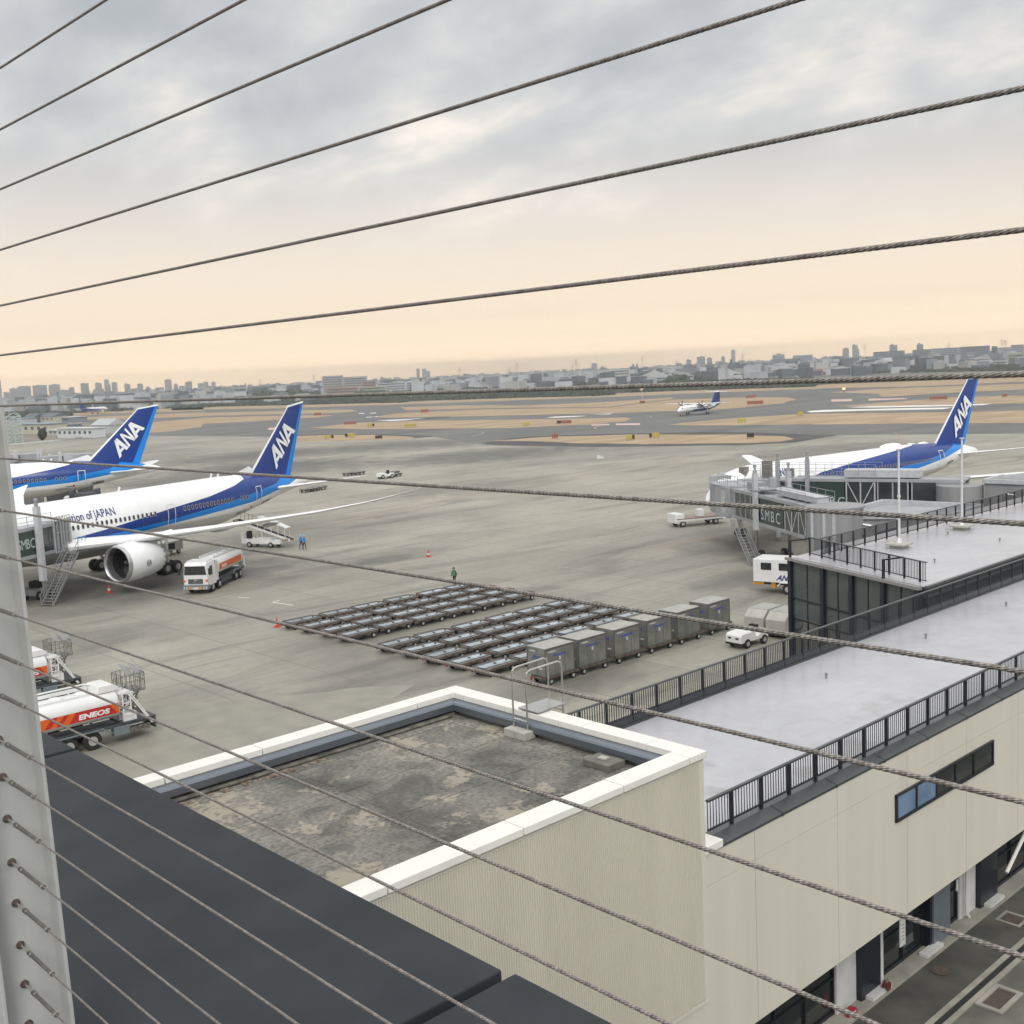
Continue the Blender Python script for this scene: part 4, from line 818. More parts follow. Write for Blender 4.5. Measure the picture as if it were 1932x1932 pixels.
fin_=MB().prism([(-24.8,3.5),(-28.2,8.0),(-31.6,8.0),(-31.4,3.9)],-.16,.16); fo=fin_.build('tail_fin',m_navy_p,r_)
wing([(28.2,-4.7,8.05,2.2,.2),(27.9,0,8.1,3.2,.35),(28.2,4.7,8.05,2.2,.2)],m_acw,r_,'tailplane'); MB().lathe([(0,.05),(-.5,.3),(-3,.3),(-3.9,.05)],c=(-27.6,0,8.05),n=10).build('tail_bullet',m_acw,r_)
wing([(14.0,-14.2,4.35,1.6,.15),(12.6,-4,4.15,3.2,.5),(12.3,0,4.1,3.4,.6),(12.6,4,4.15,3.2,.5),(14.0,14.2,4.35,1.6,.15)],m_acw,r_)
for s in (1,-1):
    n_=MB().lathe([(0,.05),(-.1,.45),(-1,.72),(-3.5,.8),(-7,.55),(-8.2,.1)],c=(-10.4,s*4.4,3.45),n=14).build('engine_nacelle',m_acw,r_,smooth=True)
    mb=MB(); 
    for k in range(6):
        a=2*pi*k/6+.4; mb.bar((-10.3,s*4.4,3.45),(-10.3,s*4.4+2.05*math.cos(a),3.45+2.05*math.sin(a)),.28,.06,up=(1,0,0))
    mb.build('propeller',m_ink,n_); gear(r_,14.5,(s*4.4,),.5,.3,3,1)
gear(r_,2.6,(0,),.32,.2,1.6,1,'nose_gear'); windows(r_,PC,[(7,22)],.85,2.95,17,h=.4,w=.3)
mb=MB(); mb.add([side(PC,1.5+.0,2.75,.03),side(PC,2.4,2.85,.03),side(PC,2.4,3.2,.03),side(PC,1.75,3.05,.03)],[(0,1,2,3)]); mb.build('cockpit_window',m_winp,r_,fixn=False)
# distant single-aisle jet on the runway, nose to the right
p=far(*T0(1025,500),1118); q=far(*T0(680,500),1080); hd=math.atan2(p[1]-q[1],p[0]-q[0])
PD=[(0,3.3,.05,.05),(1,3.5,1.,1.),(3,3.9,1.8,1.85),(6,4,2.0,2.1),(26,4,2.0,2.1),(33,4.6,1.1,1.1),(38,5,.2,.2)]
r_=thing('distant_airliner','tiny hazy white airliner rolling on the far runway, nose to the right','airliner',(p[0],p[1],-.05),hd)
M_D=livery('livery_far',38,[(0,3.2),(10,4.2),(24,4.8),(30,5.6),(31,11.9),(38,11.9)],[(0,3),(38,3.2)],[(0,3),(38,3.2)]); fuselage(PD,38,M_D,r_,20,40)
MB().prism([(-30,5.8),(-35.2,12.2),(-37.6,12.2),(-36.8,5.6)],-.15,.15).build('tail_fin',m_navy_p,r_)
for s in (1,-1): 
    wing([(12,s*1.5,3,7,.8),(17,s*9,3.6,3.6,.4),(21.5,s*17.3,4.4,1.6,.15)],m_acw,r_); MB().lathe([(0,.8),(-1.2,1.0),(-3,.9),(-4,.5)],c=(-12.5,s*5.2,2.1),n=14,cap=True).build('engine',m_acw,r_,smooth=True); wing([(33.5,s*.5,5.1,3.5,.3),(37,s*6.8,5.7,1.4,.1)],m_acw,r_,'tailplane')
gear(r_,18,(2.8,),.5,.4,3,1); gear(r_,18,(-2.8,),.5,.4,3,1); gear(r_,4,(0,),.35,.3,2.5,1,'nose_gear')
# ------------------------------------------------------------------ passenger bridges
m_br=mat('bridge_grey',(.29,.30,.32),.45,.1,c2=(.36,.37,.39),scale=.5); m_brd=mat('bridge_dark_glass',(.03,.036,.038),.12,spec=.7,c2=(.045,.054,.056),scale=.5); m_green=mat('sign_green',(.026,.046,.040),.4,c2=(.034,.058,.050),scale=.4)
m_letter=mat('sign_lettering',(.50,.56,.54),.4); m_lime=mat('emblem_green',(.35,.50,.04),.5); m_galv=mat('galvanised',(.36,.37,.38),.4,.5); m_stw=mat('white_steel',(.44,.45,.47),.4)
def frame_rail(mb,pts,h=1.05,pitch=1.6,r=.025):
    for a,b_ in zip(pts,pts[1:]):
        a=Vector(a);b_=Vector(b_);L=(b_-a).length;n=max(1,int(L/pitch))
        for k in range(n+1): p=a.lerp(b_,k/n); mb.bar(p,p+Vector((0,0,h)),r*1.6)
        for z in (h,h*.55): mb.bar(a+Vector((0,0,z)),b_+Vector((0,0,z)),r*1.6)
def bridge(name,label,A,B,zb,zt,panels,wd=2.9,sgn=-1,trench=True):
    # A: cabin end, B: building end; local x runs from A to B, local -y faces the viewer when sgn=-1
    A=Vector((*A,0));B=Vector((*B,0));d=B-A;L=d.length; r_=thing(name,label,'passenger bridge',(A.x,A.y,0),math.atan2(d.y,d.x),'passenger bridges'); h=zt-zb; w=wd/2
    mb=MB(); mb.box(0,L,-w,w,zb,zb+.12); mb.box(0,L,-w,w,zt-.12,zt); mb.build('tunnel_floor_and_roof',m_br,r_)
    for s in (1,-1):
        mb=MB(); y=s*w
        for z in (zb+.08,zt-.08): mb.box(0,L,y-.12,y+.12,z-.16,z+.16)
        mb.build('beam',m_br,r_)
        for x0,x1,kind in panels:
            if kind=='sign':
                p_=MB().box(x0,x1,y-.05,y+.05,zb+.22,zt-.22).build('sign_panel',m_green,r_)
            elif kind=='glass': 
                p_=MB().box(x0,x1,y-.04,y+.04,zb+.22,zt-.22).build('window_panel',m_brd,r_)
                q=MB(); n=max(1,int((x1-x0)/1.3)); 
                for k in range(n+1): q.bar((x0+(x1-x0)*k/n,y,zb+.2),(x0+(x1-x0)*k/n,y,zt-.2),.09,.16)
                q.bar((x0,y,zb+1.1),(x1,y,zb+1.1),.06,.14); q.build('window_frame',m_br,p_)
            elif kind=='truss':
                p_=MB().box(x0,x1,y-.02*s-.05,y-.02*s,zb+.22,zt-.22).build('window_panel',m_brd,r_)
                q=MB(); n=max(2,int((x1-x0)/1.25)); 
                for k in range(n+1):
                    xa=x0+(x1-x0)*k/n; q.bar((xa,y,zb+.1),(xa,y,zt-.1),.10,.14)
                    if k<n: xb=x0+(x1-x0)*(k+1)/n; q.bar((xa if k%2 else xb,y+.01*s,zb+.1),(xb if k%2 else xa,y+.01*s,zt-.1),.09,.10)
                q.build('truss',m_stw,p_)
            else: MB().box(x0,x1,y-.06,y+.06,zb+.15,zt-.15).build('side_wall',m_br,r_)
    return r_,L
A=(97.5,69.6); B=(88.5,55.05)
r1,L1=bridge('passenger_bridge','nearest passenger bridge at the right with a dark green lettered panel and white truss',A,B,3.55,6.45,[(-.0,.9,'wall'),(.9,6.2,'glass'),(7.2,12.5,'sign'),(12.8,17.1,'truss')])
def sign_text(r_,x0,z0,h,y,s='SMBC',dot=None,flip=1,sx=1.):
    mb=MB(); x=x0
    for ch in s:
        vs,fs,w=textmesh(ch,.0,0); mb.add([(x+flip*u*h*sx,y,z0+v*h) for u,v in vs],fs); x+=flip*(w*h*sx+.26*h)
    sp_=[c_ for c_ in r_.children if c_.name.startswith('sign_panel')]
    mb.build('sign_lettering',m_letter,r_,fixn=False)
    if dot: 
        mb=MB(); x,z=dot; mb.add([(x,y,z),(x+.55,y,z+.1),(x+.75,y,z+.75),(x+.65,y,z+1.3),(x+.1,y,z+1.15),(x+.15,y,z+.6)],[tuple(range(6))]); mb.build('sign_emblem',m_lime,r_,fixn=False)
# viewer side of this bridge is where local y points to the viewer
def vside(r_,w=1.45):
    # which local y sign faces the camera
    a=r_.rotation_euler[2]; n=Vector((-math.sin(a),math.cos(a))); to=Vector((-r_.location.x,-r_.location.y)); return 1 if n.dot(to)>0 else -1
s1=vside(r1); sign_text(r1,7.5,4.15,1.5,s1*1.53,dot=(5.3,4.1))
q=MB(); frame_rail(q,[(1.5,s1*1.4,6.5),(17,s1*1.4,6.5)]); frame_rail(q,[(1.5,-s1*1.4,6.5),(17,-s1*1.4,6.5)]); q.build('roof_railing',m_galv,r1)
mb=MB(); mb.box(9.0,17.6,-.55,.55,6.62,7.15); mb.prism([(-.62,7.15),(.62,7.15),(.5,7.25),(-.5,7.25)],8.9,17.7,'x'); bevel(mb.build('cable_trough',m_stw,r1),.04)
mb=MB(); mb.box(2.2,3.6,-.7,.7,6.6,7.3); mb.box(4.6,6.0,-.9,.3,6.6,7.0); mb.box(5.4,5.9,.2,.9,6.6,7.9); mb.build('roof_equipment',m_br,r1)
MB().box(6.2,7.1,-2.0,2.0,6.9,7.02).build('lift_beam',m_br,r1)
for s in (1,-1):
    MB().box(6.5,6.94,s*1.75-.22,s*1.75+.22,3.0,8.6).build('lift_column',m_stw,r1); MB().lathe([(0,.2),(.3,.2),(.33,.1),(.55,.1),(.57,.17),(.8,.17),(.85,.05)],c=(6.72,s*1.75,8.6),ax='z',n=10).build('motor',m_galv,r1)
    MB().tube((6.72,s*1.75,.4),(6.72,s*1.75,3.4),.17,n=12).build('lift_leg',m_dsteel,r1)
mb=MB(); mb.box(6.2,7.2,-1.9,1.9,.3,.55); mb.build('wheel_beam',m_dsteel,r1); a=MB(); b_=MB(); 
for yy in (-1.2,1.2): wheel(a,b_,6.72,yy,.5,.4)
a.build('tyre',m_tyre,r1); b_.build('hub',m_hub,r1)
# cabin with folded hood
mb=MB(); mb.prism([(-.2,1.9*1),( -.2,-1.9),(-3.4,-2.1),(-5.6,-1.2),(-5.6,1.8),(-3.2,2.3)],3.4,3.55,'z'); mb.prism([(-.2,1.9),( -.2,-1.9),(-3.4,-2.1),(-5.6,-1.2),(-5.6,1.8),(-3.2,2.3)],6.6,6.7,'z')
for k in range(11): 
    t_u=k/10; mb.box(-3.3-2.3*t_u,-3.18-2.3*t_u,-2.0+.3*t_u,2.2-.2*t_u,3.5,6.65)
mb.box(-3.2,-.2,s1*1.95-.05,s1*1.95+.05,3.5,6.65); mb.box(-.5,-.1,-1.9,1.9,3.5,6.65); bevel(mb.build('cabin',m_br,r1),.03)
MB().box(-5.72,-5.64,-1.6,2.0,3.6,6.6).build('cabin_mouth',m_seam,r1)
MB().box(-1.6,-.6,s1*2.0-.03,s1*2.0+.03,3.9,6.2).build('cabin_door',m_stw,r1)
q=MB(); frame_rail(q,[(-3.0,s1*1.8,6.65),(-.2,s1*1.8,6.65),(1.5,s1*1.4,6.6)],1.2,.5); q.build('cabin_railing',m_galv,r1)
# service stair
def stair(root,a,b_,w=.9,n=16,m=None):
    a=Vector(a);b_=Vector(b_); hd=(b_-a); hd.z=0; hd.normalize(); sd_=Vector((-hd.y,hd.x,0)); m=m or m_galv
    st=MB(); mb=MB()
    for s in (1,-1):
        o=sd_*s*w/2; mb.bar(a+o,b_+o,.06,.22); mb.bar(a+o+Vector((0,0,1.0)),b_+o+Vector((0,0,1.0)),.05); mb.bar(a+o+Vector((0,0,.55)),b_+o+Vector((0,0,.55)),.04)
        for k in range(6): p=a.lerp(b_,k/5)+o; mb.bar(p,p+Vector((0,0,1.0)),.04)
    for k in range(n): p=a.lerp(b_,(k+.5)/n); st.bar(p-sd_*w/2,p+sd_*w/2,.24,.03)
    o=mb.build('stair_rails',m,root); st.build('stair_treads',m,o); return o
inv=lambda r_,p:(Matrix.Rotation(-r_.rotation_euler[2],3,'Z')@(Vector(p)-Vector((r_.location.x,r_.location.y,0))))
stair(r1,inv(r1,(95.2,69.3,3.5)),inv(r1,(89.6,63.0,0)))
# rotunda and fixed buildings behind the terrace
m_wall2=mat('grey_cladding',(.235,.24,.245),.5,c2=(.275,.28,.285),scale=.4,stretch=(4,4,.3))
q=thing('rotunda','pale grey round bridge head beside the nearest passenger bridge','bridge head',(87.4,53.0,0)); MB().lathe([(0,2.4),(6.45,2.4),(6.45,2.55),(6.65,2.55),(6.7,.01)],ax='z',n=28).build('drum',m_wall2,q,smooth=True)
for a in (-150,-170,160): MB().box(2.38*math.cos(R(a))-.12,2.38*math.cos(R(a))+.12,2.38*math.sin(R(a))-.12,2.38*math.sin(R(a))+.12,0,6.5).build('rib',m_stw,q)
q=thing('gate_block','low grey block with a white rimmed flat roof between the two passenger bridges','building',(0,0,0))
pp=[(90.5,53.0),(96.36,55.56),(101.2,56.0),(101.6,46.5),(94.5,46.0)]
MB().prism(pp,0,5.05,'z').build('wall',m_wall2,q); mb=MB()
for a,b_ in zip(pp,pp[1:]+pp[:1]): mb.bar((*a,5.28),(*b_,5.28),.35,.45)
mb.build('parapet',m_stw,q); MB().prism(pp,5.05,5.07,'z').build('roof',m_br,q)
bevel(MB().prism([(0,0),(1.4,0),(1.4,.3),(1.1,.75),(.2,.9),(0,.6)],-.45,.45).build('vent_hood',mat('hood_metal',(.50,.50,.52),.25,.8),q,loc=(88.2,51.0,4.2),rz=R(-60)),.03)
MB().box(88.5,92.3,49.6,49.9,3.4,4.3).build('window',m_brd,q)
A2=(105.5,68.9); B2=(110.4,51.9)
r2,L2=bridge('passenger_bridge','farther passenger bridge running level behind the nearest one, with a green panel at its left','x' and A2,B2,3.7,6.75,[(-1.5,5.8,'sign'),(6.0,8.9,'truss'),(9.2,12.2,'glass'),(12.6,15.0,'glass'),(15.1,17.6,'wall')])
s2=vside(r2); sign_text(r2,2.5,4.1,1.15,s2*1.53,dot=(1.5,4.1))
q=MB(); frame_rail(q,[(-5,s2*1.4,6.8),(9,s2*1.4,6.8)],1.5); frame_rail(q,[(-5,-s2*1.4,6.8),(9,-s2*1.4,6.8)],1.5); q.build('roof_railing',m_galv,r2)
mb=MB(); mb.box(5.6,13.2,-.9,.9,6.9,7.7); bevel(mb.build('cable_trough',m_stw,r2),.04)
mb=MB(); mb.box(-7,0,-1.5,1.5,3.7,6.7); mb.box(-9,-6.5,-1.9,1.9,3.6,7.1); bevel(mb.build('cabin',m_br,r2),.05)
mb=MB(); mb.box(-3.4,-2.5,-.5,.5,6.8,8.6); mb.box(-6,-5.2,-.5,.5,6.8,7.9); mb.box(-.9,-.2,.2,.9,6.8,7.7); mb.build('roof_equipment',m_dsteel,r2)
for x,hh in ((-1.2,9.6),(2.0,9.8)):
    for s in (1,): MB().box(x-.2,x+.2,s2*1.8-.2,s2*1.8+.2,0.5,hh-.9).build('lift_column',m_br,r2); MB().lathe([(0,.2),(.3,.2),(.33,.1),(.6,.1),(.62,.17),(.85,.17),(.9,.05)],c=(x,s2*1.8,hh-.9),ax='z',n=10).build('motor',m_galv,r2)
q=thing('gate_block','taller grey block at the right edge where the farther passenger bridge ends','building',(0,0,0))
MB().prism([(109.0,49.6),(113.5,49.9),(116,40),(121,22),(110,20)],0,6.55,'z').build('wall',m_wall2,q); mb=MB()
pp=[(109.0,49.6),(113.5,49.9),(121,22),(110,20)]
for a,b_ in zip(pp,pp[1:]+pp[:1]): mb.bar((*a,6.75),(*b_,6.75),.4,.4)
mb.build('parapet',m_stw,q); MB().lathe([(0,2.2),(6.3,2.2),(6.35,.01)],c=(108.9,52.0,0),ax='z',n=24).build('drum',m_wall2,q,smooth=True)
bevel(MB().prism([(0,0),(1.4,0),(1.4,.3),(1.1,.75),(.2,.9),(0,.6)],-.45,.45).build('vent_hood',_m['hood_metal'],q,loc=(107.2,47.0,5.0),rz=R(-60)),.03)
# bridge at the left
A3=(45.2,117.1); B3=(36.0,112.4)
A3=(40.1,109.9); B3=(27.2,102.3)
r3,L3=bridge('passenger_bridge','passenger bridge at the far left with dark green lettered panel beside the post','x' and A3,B3,4.55,7.3,[(.0,2.2,'glass'),(2.7,8.6,'sign'),(8.8,14.5,'truss')])
s3=vside(r3)
mb=MB(); x=4.95
for ch in 'SMBC':
    vs,fs,w=textmesh(ch); mb.add([(x-u*1.3*.74,s3*1.53,5.45+v*1.3) for u,v in vs],fs); x-=w*1.3*.74+.07
mb.build('sign_lettering',m_letter,r3,fixn=False)
q=MB(); frame_rail(q,[(0,s3*1.4,7.3),(15,s3*1.4,7.3)]); frame_rail(q,[(0,-s3*1.4,7.3),(15,-s3*1.4,7.3)]); q.build('roof_railing',m_galv,r3)
MB().box(2.15,2.65,s3*1.8-.25,s3*1.8+.25,2.2,9.2).build('lift_column',m_stw,r3); MB().lathe([(0,.2),(.3,.2),(.33,.1),(.5,.1),(.52,.17),(.75,.17),(.8,.05)],c=(2.4,s3*1.8,9.2),ax='z',n=10).build('motor',m_galv,r3); MB().tube((2.4,s3*1.8,.1),(2.4,s3*1.8,2.4),.16).build('lift_leg',m_dsteel,r3)
mb=MB(); mb.box(-2.2,0,-1.2,1.7,4.4,4.55); mb.box(-2.2,0,-1.2,1.7,7.4,7.55)
for k in range(5): mb.box(-2.2+k*.42,-2.1+k*.42,-1.2,1.7,4.5,7.5)
mb.box(-.2,0,-1.2,1.6,4.5,7.5); bevel(mb.build('cabin',m_stw,r3),.03)
q=MB(); frame_rail(q,[(-2.0,s3*1.9,4.5),(0.2,s3*1.9,4.5),(.2,s3*2.6,4.5)],3.4,.35,.03); q.build('door_ladder_cage',m_galv,r3)
stair(r3,inv(r3,(42.3,108.0,4.4)),inv(r3,(38.6,105.9,0)),1.3,18); 
MB().box(-3.2,-1.2,s3*1.7-.1,s3*1.7+1.6*0+.9,4.3,4.42).build('landing',m_galv,r3)
q=MB(); frame_rail(q,[(-3.2,s3*1.7,4.4),(-3.2,s3*2.6,4.4),(-2.0,s3*2.6,4.4)],1.1,.5); q.build('landing_rail',mat('rail_blue',(.08,.30,.50),.5),r3)
q=thing('tow_tractor','dark grey low tractor under the left stairs, half behind the post','tow tractor',tuple(at(74,1128,0)),R(30))
bevel(MB().box(-1.4,1.4,-.8,.8,.45,1.1).build('body',m_galv,q),.06); bevel(MB().box(-.6,.3,-.6,.6,1.1,1.7).build('cab',m_seam,q),.05); a=MB();b_=MB()
for x in (-.9,.9):
    for y in (-.75,.75): wheel(a,b_,x,y,.42,.25)
a.build('tyre',m_tyre,q);b_.build('hub',m_hub,q)
# low bridge roofs far behind on the left
q=thing('gate_block','long low grey bridge roof with ducts far behind the left tail','building',(0,0,0)); mb=MB()
pa=at(*T0(400,955),0); 
def lowbox(px0,px1,ytop,dist,h,depth=4,name='roof'):
    a=far(*T0(px0,ytop),dist); b_=far(*T0(px1,ytop),dist); z=(a[2]+b_[2])/2; dx=b_-a; ang=math.atan2(dx[1],dx[0]); return a,b_,z,ang
for x0,x1,yt,ds,h in ((95,390,905,205,2.2),(390,690,925,200,2.4),(690,870,905,196,3.0)):
    a,b_,z,ang=lowbox(x0,x1,yt,ds,h); L=math.hypot(*(b_-a)[:2]); o=MB().box(0,L,0,4,z-h,z).build('roof_section',m_br,q,loc=(a[0],a[1],0),rz=ang); MB().box(.2,L-.2,.3,3.7,0,z-h-.01).build('wall',m_wall2,o)
for x0,x1,yt,ds,h in ((120,165,870,204,1.2),(550,585,888,199,1.2),(600,690,898,199,.7),(345,362,862,201,2.),(375,392,862,201,2.),(455,490,905,201,.6)):
    a,b_,z,ang=lowbox(x0,x1,yt,ds,h); L=math.hypot(*(b_-a)[:2]); MB().box(0,L,0,1.0,z-h-.6,z).build('duct',m_stw,q,loc=(a[0],a[1],0),rz=ang)
# ------------------------------------------------------------------ carts and containers
m_deck=mat('cart_deck',(.21,.225,.235),.45,.3,c2=(.085,.075,.068),scale=2.2,stretch=(.6,2,1),rnd=.25); m_roll=mat('cart_rollers',(.24,.26,.27),.35,.6,c2=(.12,.10,.085),scale=3); m_fr=mat('cart_frame',(.035,.038,.045),.6,c2=(.07,.055,.045),scale=3); m_rust=mat('cart_edge',(.17,.145,.125),.6,.3,c2=(.10,.07,.05),scale=4)
def make_cart(label):
    c_=thing('container_dolly',label,'container dolly',(0,0,0),0,'empty container dollies')
    d_=MB(); d_.prism([(-1.62,-.35),(-1.30,-.78),(1.30,-.78),(1.62,-.35),(1.62,.35),(1.30,.78),(-1.30,.78),(-1.62,.35)],.46,.53,'z'); d_.build('deck',m_deck,c_)
    r_=MB(); k=-1.22
    while k<1.25: r_.tube((k,-.66,.545),(k,.66,.545),.030,n=6,cap=False); k+=.115
    for y in (-.70,-.0,.70): r_.box(-1.3,1.3,y-.03,y+.03,.53,.585)
    r_.build('rollers',m_roll,c_)
    MB().box(-1.28,1.28,-.33,.35,.578,.592).build('centre_strip',mat('cart_strip',(.46,.56,.63),.3,.55,c2=(.28,.30,.31),scale=2.5,stretch=(1,3,1),rnd=.25),c_)
    e_=MB(); 
    for y in (-.79,.79): e_.box(-1.3,1.3,y-.02,y+.02,.44,.60)
    for s in (1,-1):
        for t_s in (1,-1): e_.bar((s*1.3,t_s*.79,.52),(s*1.63,t_s*.35,.52),.04,.14)
        e_.bar((s*1.63,-.35,.52),(s*1.63,.35,.52),.04,.14)
    e_.box(-.06,.06,-.1,.1,.58,.66); e_.box(1.0,1.1,-.06,.06,.58,.68); e_.build('edge_guides',m_rust,c_)
    f_=MB(); f_.box(-1.2,1.2,-.5,.5,.34,.45); f_.bar((1.2,0,.38),(1.85,0,.32),.07); f_.bar((-1.2,-.3,.4),(-1.5,-.3,.4),.06); f_.build('frame',m_fr,c_)
    for s in (1,-1):
        for y in (-.62,.62): a=MB();b_=MB(); wheel(a,b_,s*.98,y,.22,.14); o=a.build('wheel',m_tyre,c_); b_.build('rim',mat('cart_rim',(.5,.5,.5),.4,.3),o)
    bevel(MB().box(-1.72,-1.64,.34,.46,.30,.52).build('reflector',mat('reflector_red',(.30,.02,.025),.4),c_),.01)
    return c_
rowsY=[77.65,75.15,72.65,70.2, 64.85,62.25,59.7,57.1,54.6]
rn=['farthest','second','third','nearest']; rn2=['farthest','second','third','fourth','nearest']
cn=['leftmost','second from the left','third from the left','third from the right','second from the right','rightmost']
cart0=make_cart(''); first=True; rr=random.Random(3)
for i,y in enumerate(rowsY):
    for k in range(6):
        c_=cart0 if first else copy_tree(cart0); first=False
        c_.location=(48.35+3.35*k+rr.uniform(-.17,.17),y+rr.uniform(-.1,.1),0); c_.rotation_euler[2]=R(rr.uniform(-2.6,2.6))
        blk='far' if i<4 else 'near'; rw=rn[i] if i<4 else rn2[i-4]
        c_['label']=f'empty roller dolly, {cn[k]} in the {rw} row of the {blk} block'
m_box=mat('container_alu',(.17,.175,.165),.42,.4,c2=(.25,.253,.238),scale=1.4,detail=8,rnd=.12); m_boxt=mat('container_top',(.33,.325,.30),.5,.3,c2=(.42,.41,.38),scale=1.5); m_boxd=mat('container_seam',(.10,.10,.10),.5)
m_lbl=mat('container_label',(.45,.46,.48),.5); m_lblb=mat('container_blue',(.07,.09,.30),.5)
def make_container(txt=True):
    c_=thing('cargo_container','','cargo container',(0,0,.6),0,'grey cargo containers on dollies'); 
    bevel(MB().box(-1.19,1.19,-.76,.76,0,1.60).build('body',m_box,c_),.02)
    MB().box(-1.20,1.20,-.77,.77,1.602,1.625).build('top',m_boxt,c_)
    s_=MB()
    for x in (-1.195,1.195):
        for y in (-.765,.765): s_.box(x-.025,x+.025,y-.025,y+.025,0,1.6)
    for x in (-.42,.40): s_.box(x-.012,x+.012,-.772,-.762,.05,1.58)
    s_.box(-1.2,1.2,-.775,-.765,1.50,1.60); s_.box(-1.2,1.2,-.775,-.765,0,.07); s_.box(-1.205,-1.195,-.02,.0,.05,1.55); s_.build('seams',m_boxd,c_)
    l_=MB(); l_.m=0
    if txt:
        l_.box(-.08,.08,-.780,-.774,.82,1.02); l_.box(-.95,-.35,-.780,-.774,1.34,1.42); l_.box(-1.208,-1.202,-.5,-.2,.40,.50); l_.box(-1.208,-1.202,.05,.55,1.36,1.44)
        l_.m=1; lettering(l_,'CARGO',lambda u,v:(-.55+u*.26,-.777,1.10+v*.26) ,.01,.2) if False else l_.box(-.6,.55,-.779,-.774,1.10,1.19)
        lettering(l_,'ANA',lambda u,v:(-1.207,.38-u*.34,.95+v*.34),.03,.3)
    l_.build('stickers',[m_lbl,m_lblb],c_,fixn=False); return c_
k0=None; pos='nearest, at the left end|second from the left|third from the left|third from the right|second from the right|farthest, at the right end'.split('|')
for k in range(6):
    x=48.75+3.33*k+(.35 if k==0 else 0)-(.15 if k in(4,) else 0); y=50.1-.02*k
    c_=copy_tree(cart0); c_.location=(x+.3,y,0); c_.rotation_euler[2]=R(rr.uniform(-1,1)); c_['label']=f'loaded dolly carrying the {pos[k].split(",")[0]} grey container of the row'; c_['group']='dollies under the grey containers'
    k_=make_container() if k0 is None else copy_tree(k0); k0=k0 or k_
    k_.location=(x,y,.60); k_.scale=(1.06,1.06,1.12); k_.rotation_euler[2]=c_.rotation_euler[2]; k_['label']=f'grey metal cargo container, {pos[k]} of the row'
# ------------------------------------------------------------------ people and cones
def person(label,loc,rz,mats,pose=0):
    hair,skin,top,leg,shoe=mats
    p_=thing('person',label,'person',loc,R(rz))
    J={'pel':(0,0,.93,.135,.10),'waist':(0,0,1.10,.125,.095),'chest':(.01,0,1.32,.155,.105),'neck':(.01,0,1.47,.055,.055),'head':(.03,0,1.60,.085,.095),'top':(.03,0,1.70,.06,.07)}
    P={}; vs=[];ed=[];rad=[]
    def v(n,x,y,z,r,par=None):
        P[n]=len(vs); vs.append((x,y,z)); rad.append(r)
        if par: ed.append((P[par],P[n]))
    st=.10 if pose else .04
    v('pel',0,0,.95,(.14,.11)); v('waist',0,0,1.1,(.13,.1),'pel'); v('chest',.01,0,1.32,(.15,.11),'waist'); v('neck',.015,0,1.46,(.055,.055),'chest'); v('h1',.03,0,1.56,(.078,.085),'neck'); v('h2',.035,0,1.66,(.082,.09),'h1'); v('h3',.03,0,1.73,(.05,.055),'h2')
    for s,n in ((1,'l'),(-1,'r')):
        v(n+'hip',0,s*.095,.90,(.09,.085),'pel'); v(n+'kn',s*st+.02,s*.11,.50,(.062,.06),n+'hip'); v(n+'an',s*st*1.6-.02,s*.12,.10,(.042,.042),n+'kn'); v(n+'toe',s*st*1.6+.15,s*.125,.045,(.035,.04),n+'an')
        v(n+'sh',.0,s*.17,1.38,(.065,.06),'chest'); fx=.16 if (pose and s>0) else .03; v(n+'el',fx*.4-.02,s*.25,1.11,(.045,.043),n+'sh'); v(n+'wr',fx+.07,s*.25,.90,(.033,.030),n+'el'); v(n+'hd',fx+.10,s*.245,.80,(.034,.022),n+'wr')
    me=D.meshes.new('body'); me.from_pydata(vs,ed,[]); o=D.objects.new('body',me); C.objects.link(o); o.parent=p_
    sk=o.modifiers.new('skin','SKIN'); sd_=me.skin_vertices[0].data
    for i,r in enumerate(rad): sd_[i].radius=r
    sd_[0].use_root=True; ss=o.modifiers.new('sub','SUBSURF'); ss.levels=2; ss.render_levels=2
    dg=bpy.context.evaluated_depsgraph_get(); m2=D.meshes.new_from_object(o.evaluated_get(dg)); o.modifiers.clear(); o.data=m2
    for mm in (skin,top,leg,shoe,hair): m2.materials.append(mm)
    for pg in m2.polygons:
        c_=pg.center; z=c_.z; hand=z<.88 and abs(c_.y)>.205
        pg.material_index=0 if (z>1.47 or hand) else (1 if (z>.93 or abs(c_.y)>.2 and z>.86) else (2 if z>.12 else 3)); pg.use_smooth=True
    return p_
m_skin=mat('skin',(.40,.25,.18),.6); m_hairm=mat('dark_hair',(.02,.018,.015),.6); m_bl=mat('blue_jacket',(.03,.22,.50),.7); m_nv=mat('navy_trousers',(.02,.028,.06),.8); m_gv=mat('green_vest',(.06,.16,.07),.7); m_bk=mat('dark_trousers',(.02,.022,.025),.8)
def helmet(p_,m,r=.115): MB().lathe([(-.03,r*1.15),(0,r),(.06,r*.88),(.11,r*.5),(.125,.005)],c=(.035,0,1.66),ax='z',n=16).build('helmet',m,p_,smooth=True)
pb=at(569,1036,0); p_=person('person in light blue jacket and helmet standing behind the belt loader',(pb[0],pb[1],0),120,(m_hairm,m_skin,m_bl,m_nv,m_bk),1); helmet(p_,mat('helmet_blue',(.18,.42,.62),.4))
MB().loft([[(.02+.17*math.cos(a),.21*math.sin(a),1.0) for a in [2*pi*i/14 for i in range(14)]],[(.02+.15*math.cos(a),.19*math.sin(a),1.3) for a in [2*pi*i/14 for i in range(14)]],[(.02+.11*math.cos(a),.17*math.sin(a),1.43) for a in [2*pi*i/14 for i in range(14)]]]).build('jacket',m_bl,p_,smooth=True)
